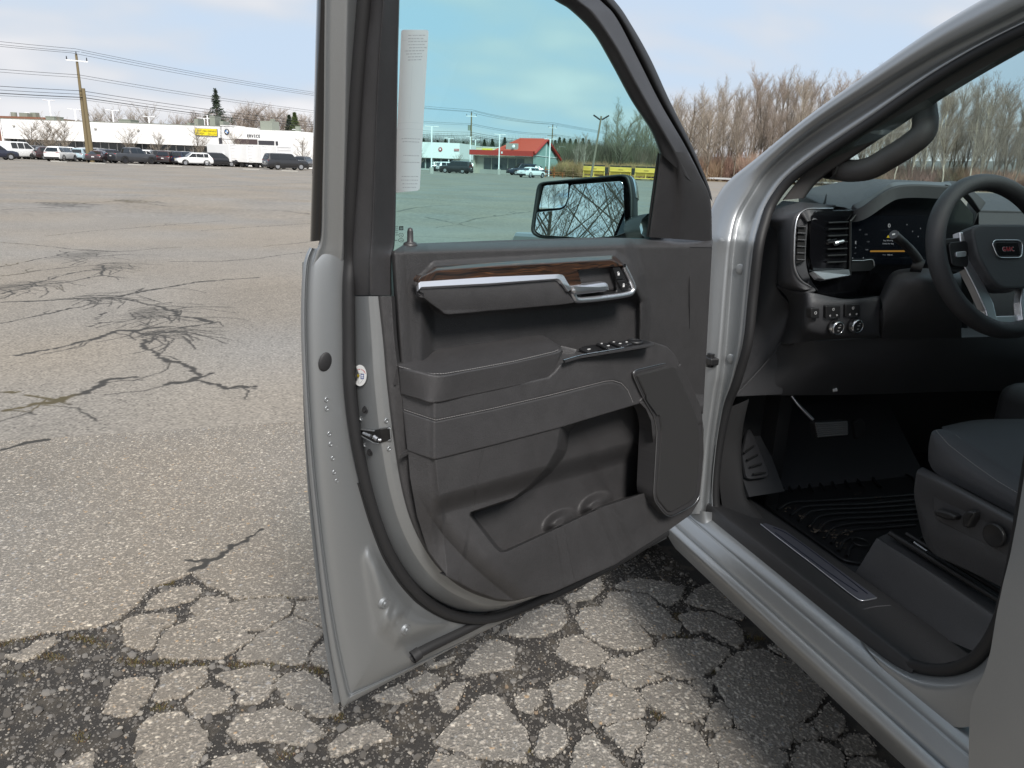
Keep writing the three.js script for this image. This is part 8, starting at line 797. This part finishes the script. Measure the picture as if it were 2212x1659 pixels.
{ // brush, reeds and the far wood: masses nobody could count
  const r = rng(616); const bush = (n, h, w, seed, lift) => { const q = rng(seed), pos = []; for (let i = 0; i < n; i++) { const a = q() * 6.28, b = V3((q() - 0.5) * w, q() * h * 0.5, (q() - 0.5) * w), L = h * (0.3 + 0.5 * q()), d = V3(Math.cos(a) * 0.35, 1, Math.sin(a) * 0.35).normalize(), e = b.clone().addScaledVector(d, L), s = 0.018 + 0.012 * q(); pos.push(b.x - s, b.y, b.z, b.x + s, b.y, b.z + s, e.x, e.y, e.z); } const g = new THREE.BufferGeometry(); g.setAttribute('position', new THREE.BufferAttribute(new Float32Array(pos), 3)); g.computeVertexNormals(); return g; };
  const mass = (name, label, cat, g, mat, list) => { const im = new THREE.InstancedMesh(g, mat, list.length); const m = new THREE.Matrix4(), q = new THREE.Quaternion(), c = new THREE.Color(); list.forEach(([p, s, sy, v], i) => { q.setFromAxisAngle(V3(0, 1, 0), v * 6.28); m.compose(p, q, V3(s, sy, s)); im.setMatrixAt(i, m); c.setRGB(0.8 + 0.4 * v, 0.85 + 0.3 * ((v * 7) % 1), 0.9 + 0.2 * v); im.setColorAt(i, c); }); im.name = name; im.userData.kind = 'stuff'; tag(im, label, cat); scene.add(im); };
  const L = []; for (let i = 0; i < 420; i++) { const x = lerp(1440, 2600, r()), d = 150 + r() * 26; const hh = x < 1850 ? 5.2 : 4.4; const p = gnd(x, d); L.push([p, 1.6, hh / 4 * (0.7 + 0.5 * r()), r()]); } mass('undergrowth', 'dense red brown brush under the bare woods', 'undergrowth', bush(320, 4, 3.4, 61), std([0.29, 0.2, 0.145], 0.95), L);
  const L1 = []; for (let i = 0; i < 240; i++) { const x = lerp(1215, 1450, r()), d = 152 + r() * 24; L1.push([gnd(x, d), 1.6, 1.5 * (0.7 + 0.5 * r()), r()]); } mass('grey_undergrowth', 'grey green brush behind the yellow salt spreaders', 'undergrowth', bush(320, 4, 3.4, 62), std([0.16, 0.14, 0.095], 0.95), L1);
  const L2 = []; for (let i = 0; i < 260; i++) { const x = lerp(1196, 1480, r()), d = 128 + r() * 12; L2.push([gnd(x, d), 1, 0.55 * (0.7 + 0.6 * r()), r()]); } mass('dry_reeds', 'tall dry tan reeds behind the salt spreaders', 'reeds', bush(260, 4, 2.6, 63), std([0.38, 0.24, 0.12], 0.95), L2);
  const L3 = []; for (let i = 0; i < 900; i++) { const x = lerp(860, 1330, r()), d = 300 + r() * 60; L3.push([gnd(x, d), 2.4, 2.6 * (0.7 + 0.5 * r()), r()]); } mass('far_woods', 'grey bare wood along the far ridge behind the red roof', 'woods', bush(150, 4, 4, 64), std([0.16, 0.15, 0.14], 0.95), L3);
  const L4 = []; for (let i = 0; i < 360; i++) { const x = lerp(-200, 760, r()), d = 190 + r() * 40; L4.push([gnd(x, d), 1.8, 1.35 * (0.6 + 0.6 * r()), r()]); } mass('rear_woods', 'bare brown wood far behind the white showroom', 'woods', bush(150, 4, 4, 65), std([0.17, 0.135, 0.11], 0.95), L4);
  { const pts = []; for (let i = 0; i <= 60; i++) { const a = lerp(-1.3, 1.5, i / 60), d = 560, p = V3(Math.sin(a + yawA) * d, 0, -Math.cos(a + yawA) * d); pts.push([p, 11 + 9 * fbm(i * 0.22, 3, 3)]); } struct('hills', gridGeo([pts.map(([p]) => p.clone().setY(-1)), pts.map(([p, h]) => p.clone().multiplyScalar(1.03).setY(h * 0.7)), pts.map(([p, h]) => p.clone().multiplyScalar(1.12).setY(h)), pts.map(([p]) => p.clone().multiplyScalar(1.3).setY(-1))]), std([0.13, 0.135, 0.125], 1)); }
  struct('grass_verge', (() => { const A = gnd(1150, 128), B = gnd(2700, 147); const n = 40, G = []; for (const k of [0, 1]) { const row = []; for (let i = 0; i <= n; i++) { const x = lerp(1180, 2700, i / n), near = x < 1430 ? 126 : 147; row.push(gnd(x, k ? 260 : near).setY(0.02)); } G.push(row); } return gridGeo(G); })(), std([0.24, 0.175, 0.095], 0.97));
}
{ // trees mirrored in the wing mirror: they stand behind and to the side of the photographer
  const v = bareTree(71, 9, { ...wideO, levels: 3, k0: 6, k1: 4, k2: 3, rad: 0.085, tw: 0.006, clear: 1 }), v2 = bareTree(72, 9, { ...wideO, levels: 3, k0: 6, k1: 4, k2: 3, rad: 0.08, tw: 0.006, clear: 1 });
  const mk = (ang, d, s, k) => { const p = mirrorAt.clone().setY(0).add(V3(Math.sin(ang) * d, 0, -Math.cos(ang) * d)); tree('bare_tree', k ? v2 : v, p, s, bark, bark, 'bare tree behind the photographer, seen only in the wing mirror', 'trees seen in the wing mirror', ang * 3); };
  const base = Math.atan2(mirrorDir.x, -mirrorDir.z); for (const [a, d, s, k] of [[0.05, 19, 1, 0], [0.15, 17, 1.1, 1], [-0.13, 18, 1.05, 1], [0.3, 20, 1.1, 0], [-0.3, 19, 1.1, 0], [0.5, 24, 1.2, 1], [-0.55, 24, 1.2, 1], [0.06, 26, 1.2, 1], [-0.08, 30, 1.3, 0], [0.75, 28, 1.2, 0], [-0.8, 28, 1.3, 0]]) mk(base + a, d, s, k);
}
// ---------------------------------------------------------------- render
scene.traverse(o => { if (o.isMesh) { o.castShadow = true; o.receiveShadow = true; } });
const renderer = new THREE.WebGLRenderer({ antialias: true });
renderer.setSize(1024, 768); renderer.shadowMap.enabled = true;
renderer.toneMapping = THREE.LinearToneMapping; renderer.toneMappingExposure = EXPOSURE; renderer.outputColorSpace = THREE.SRGBColorSpace;
renderer.render(scene, camera);
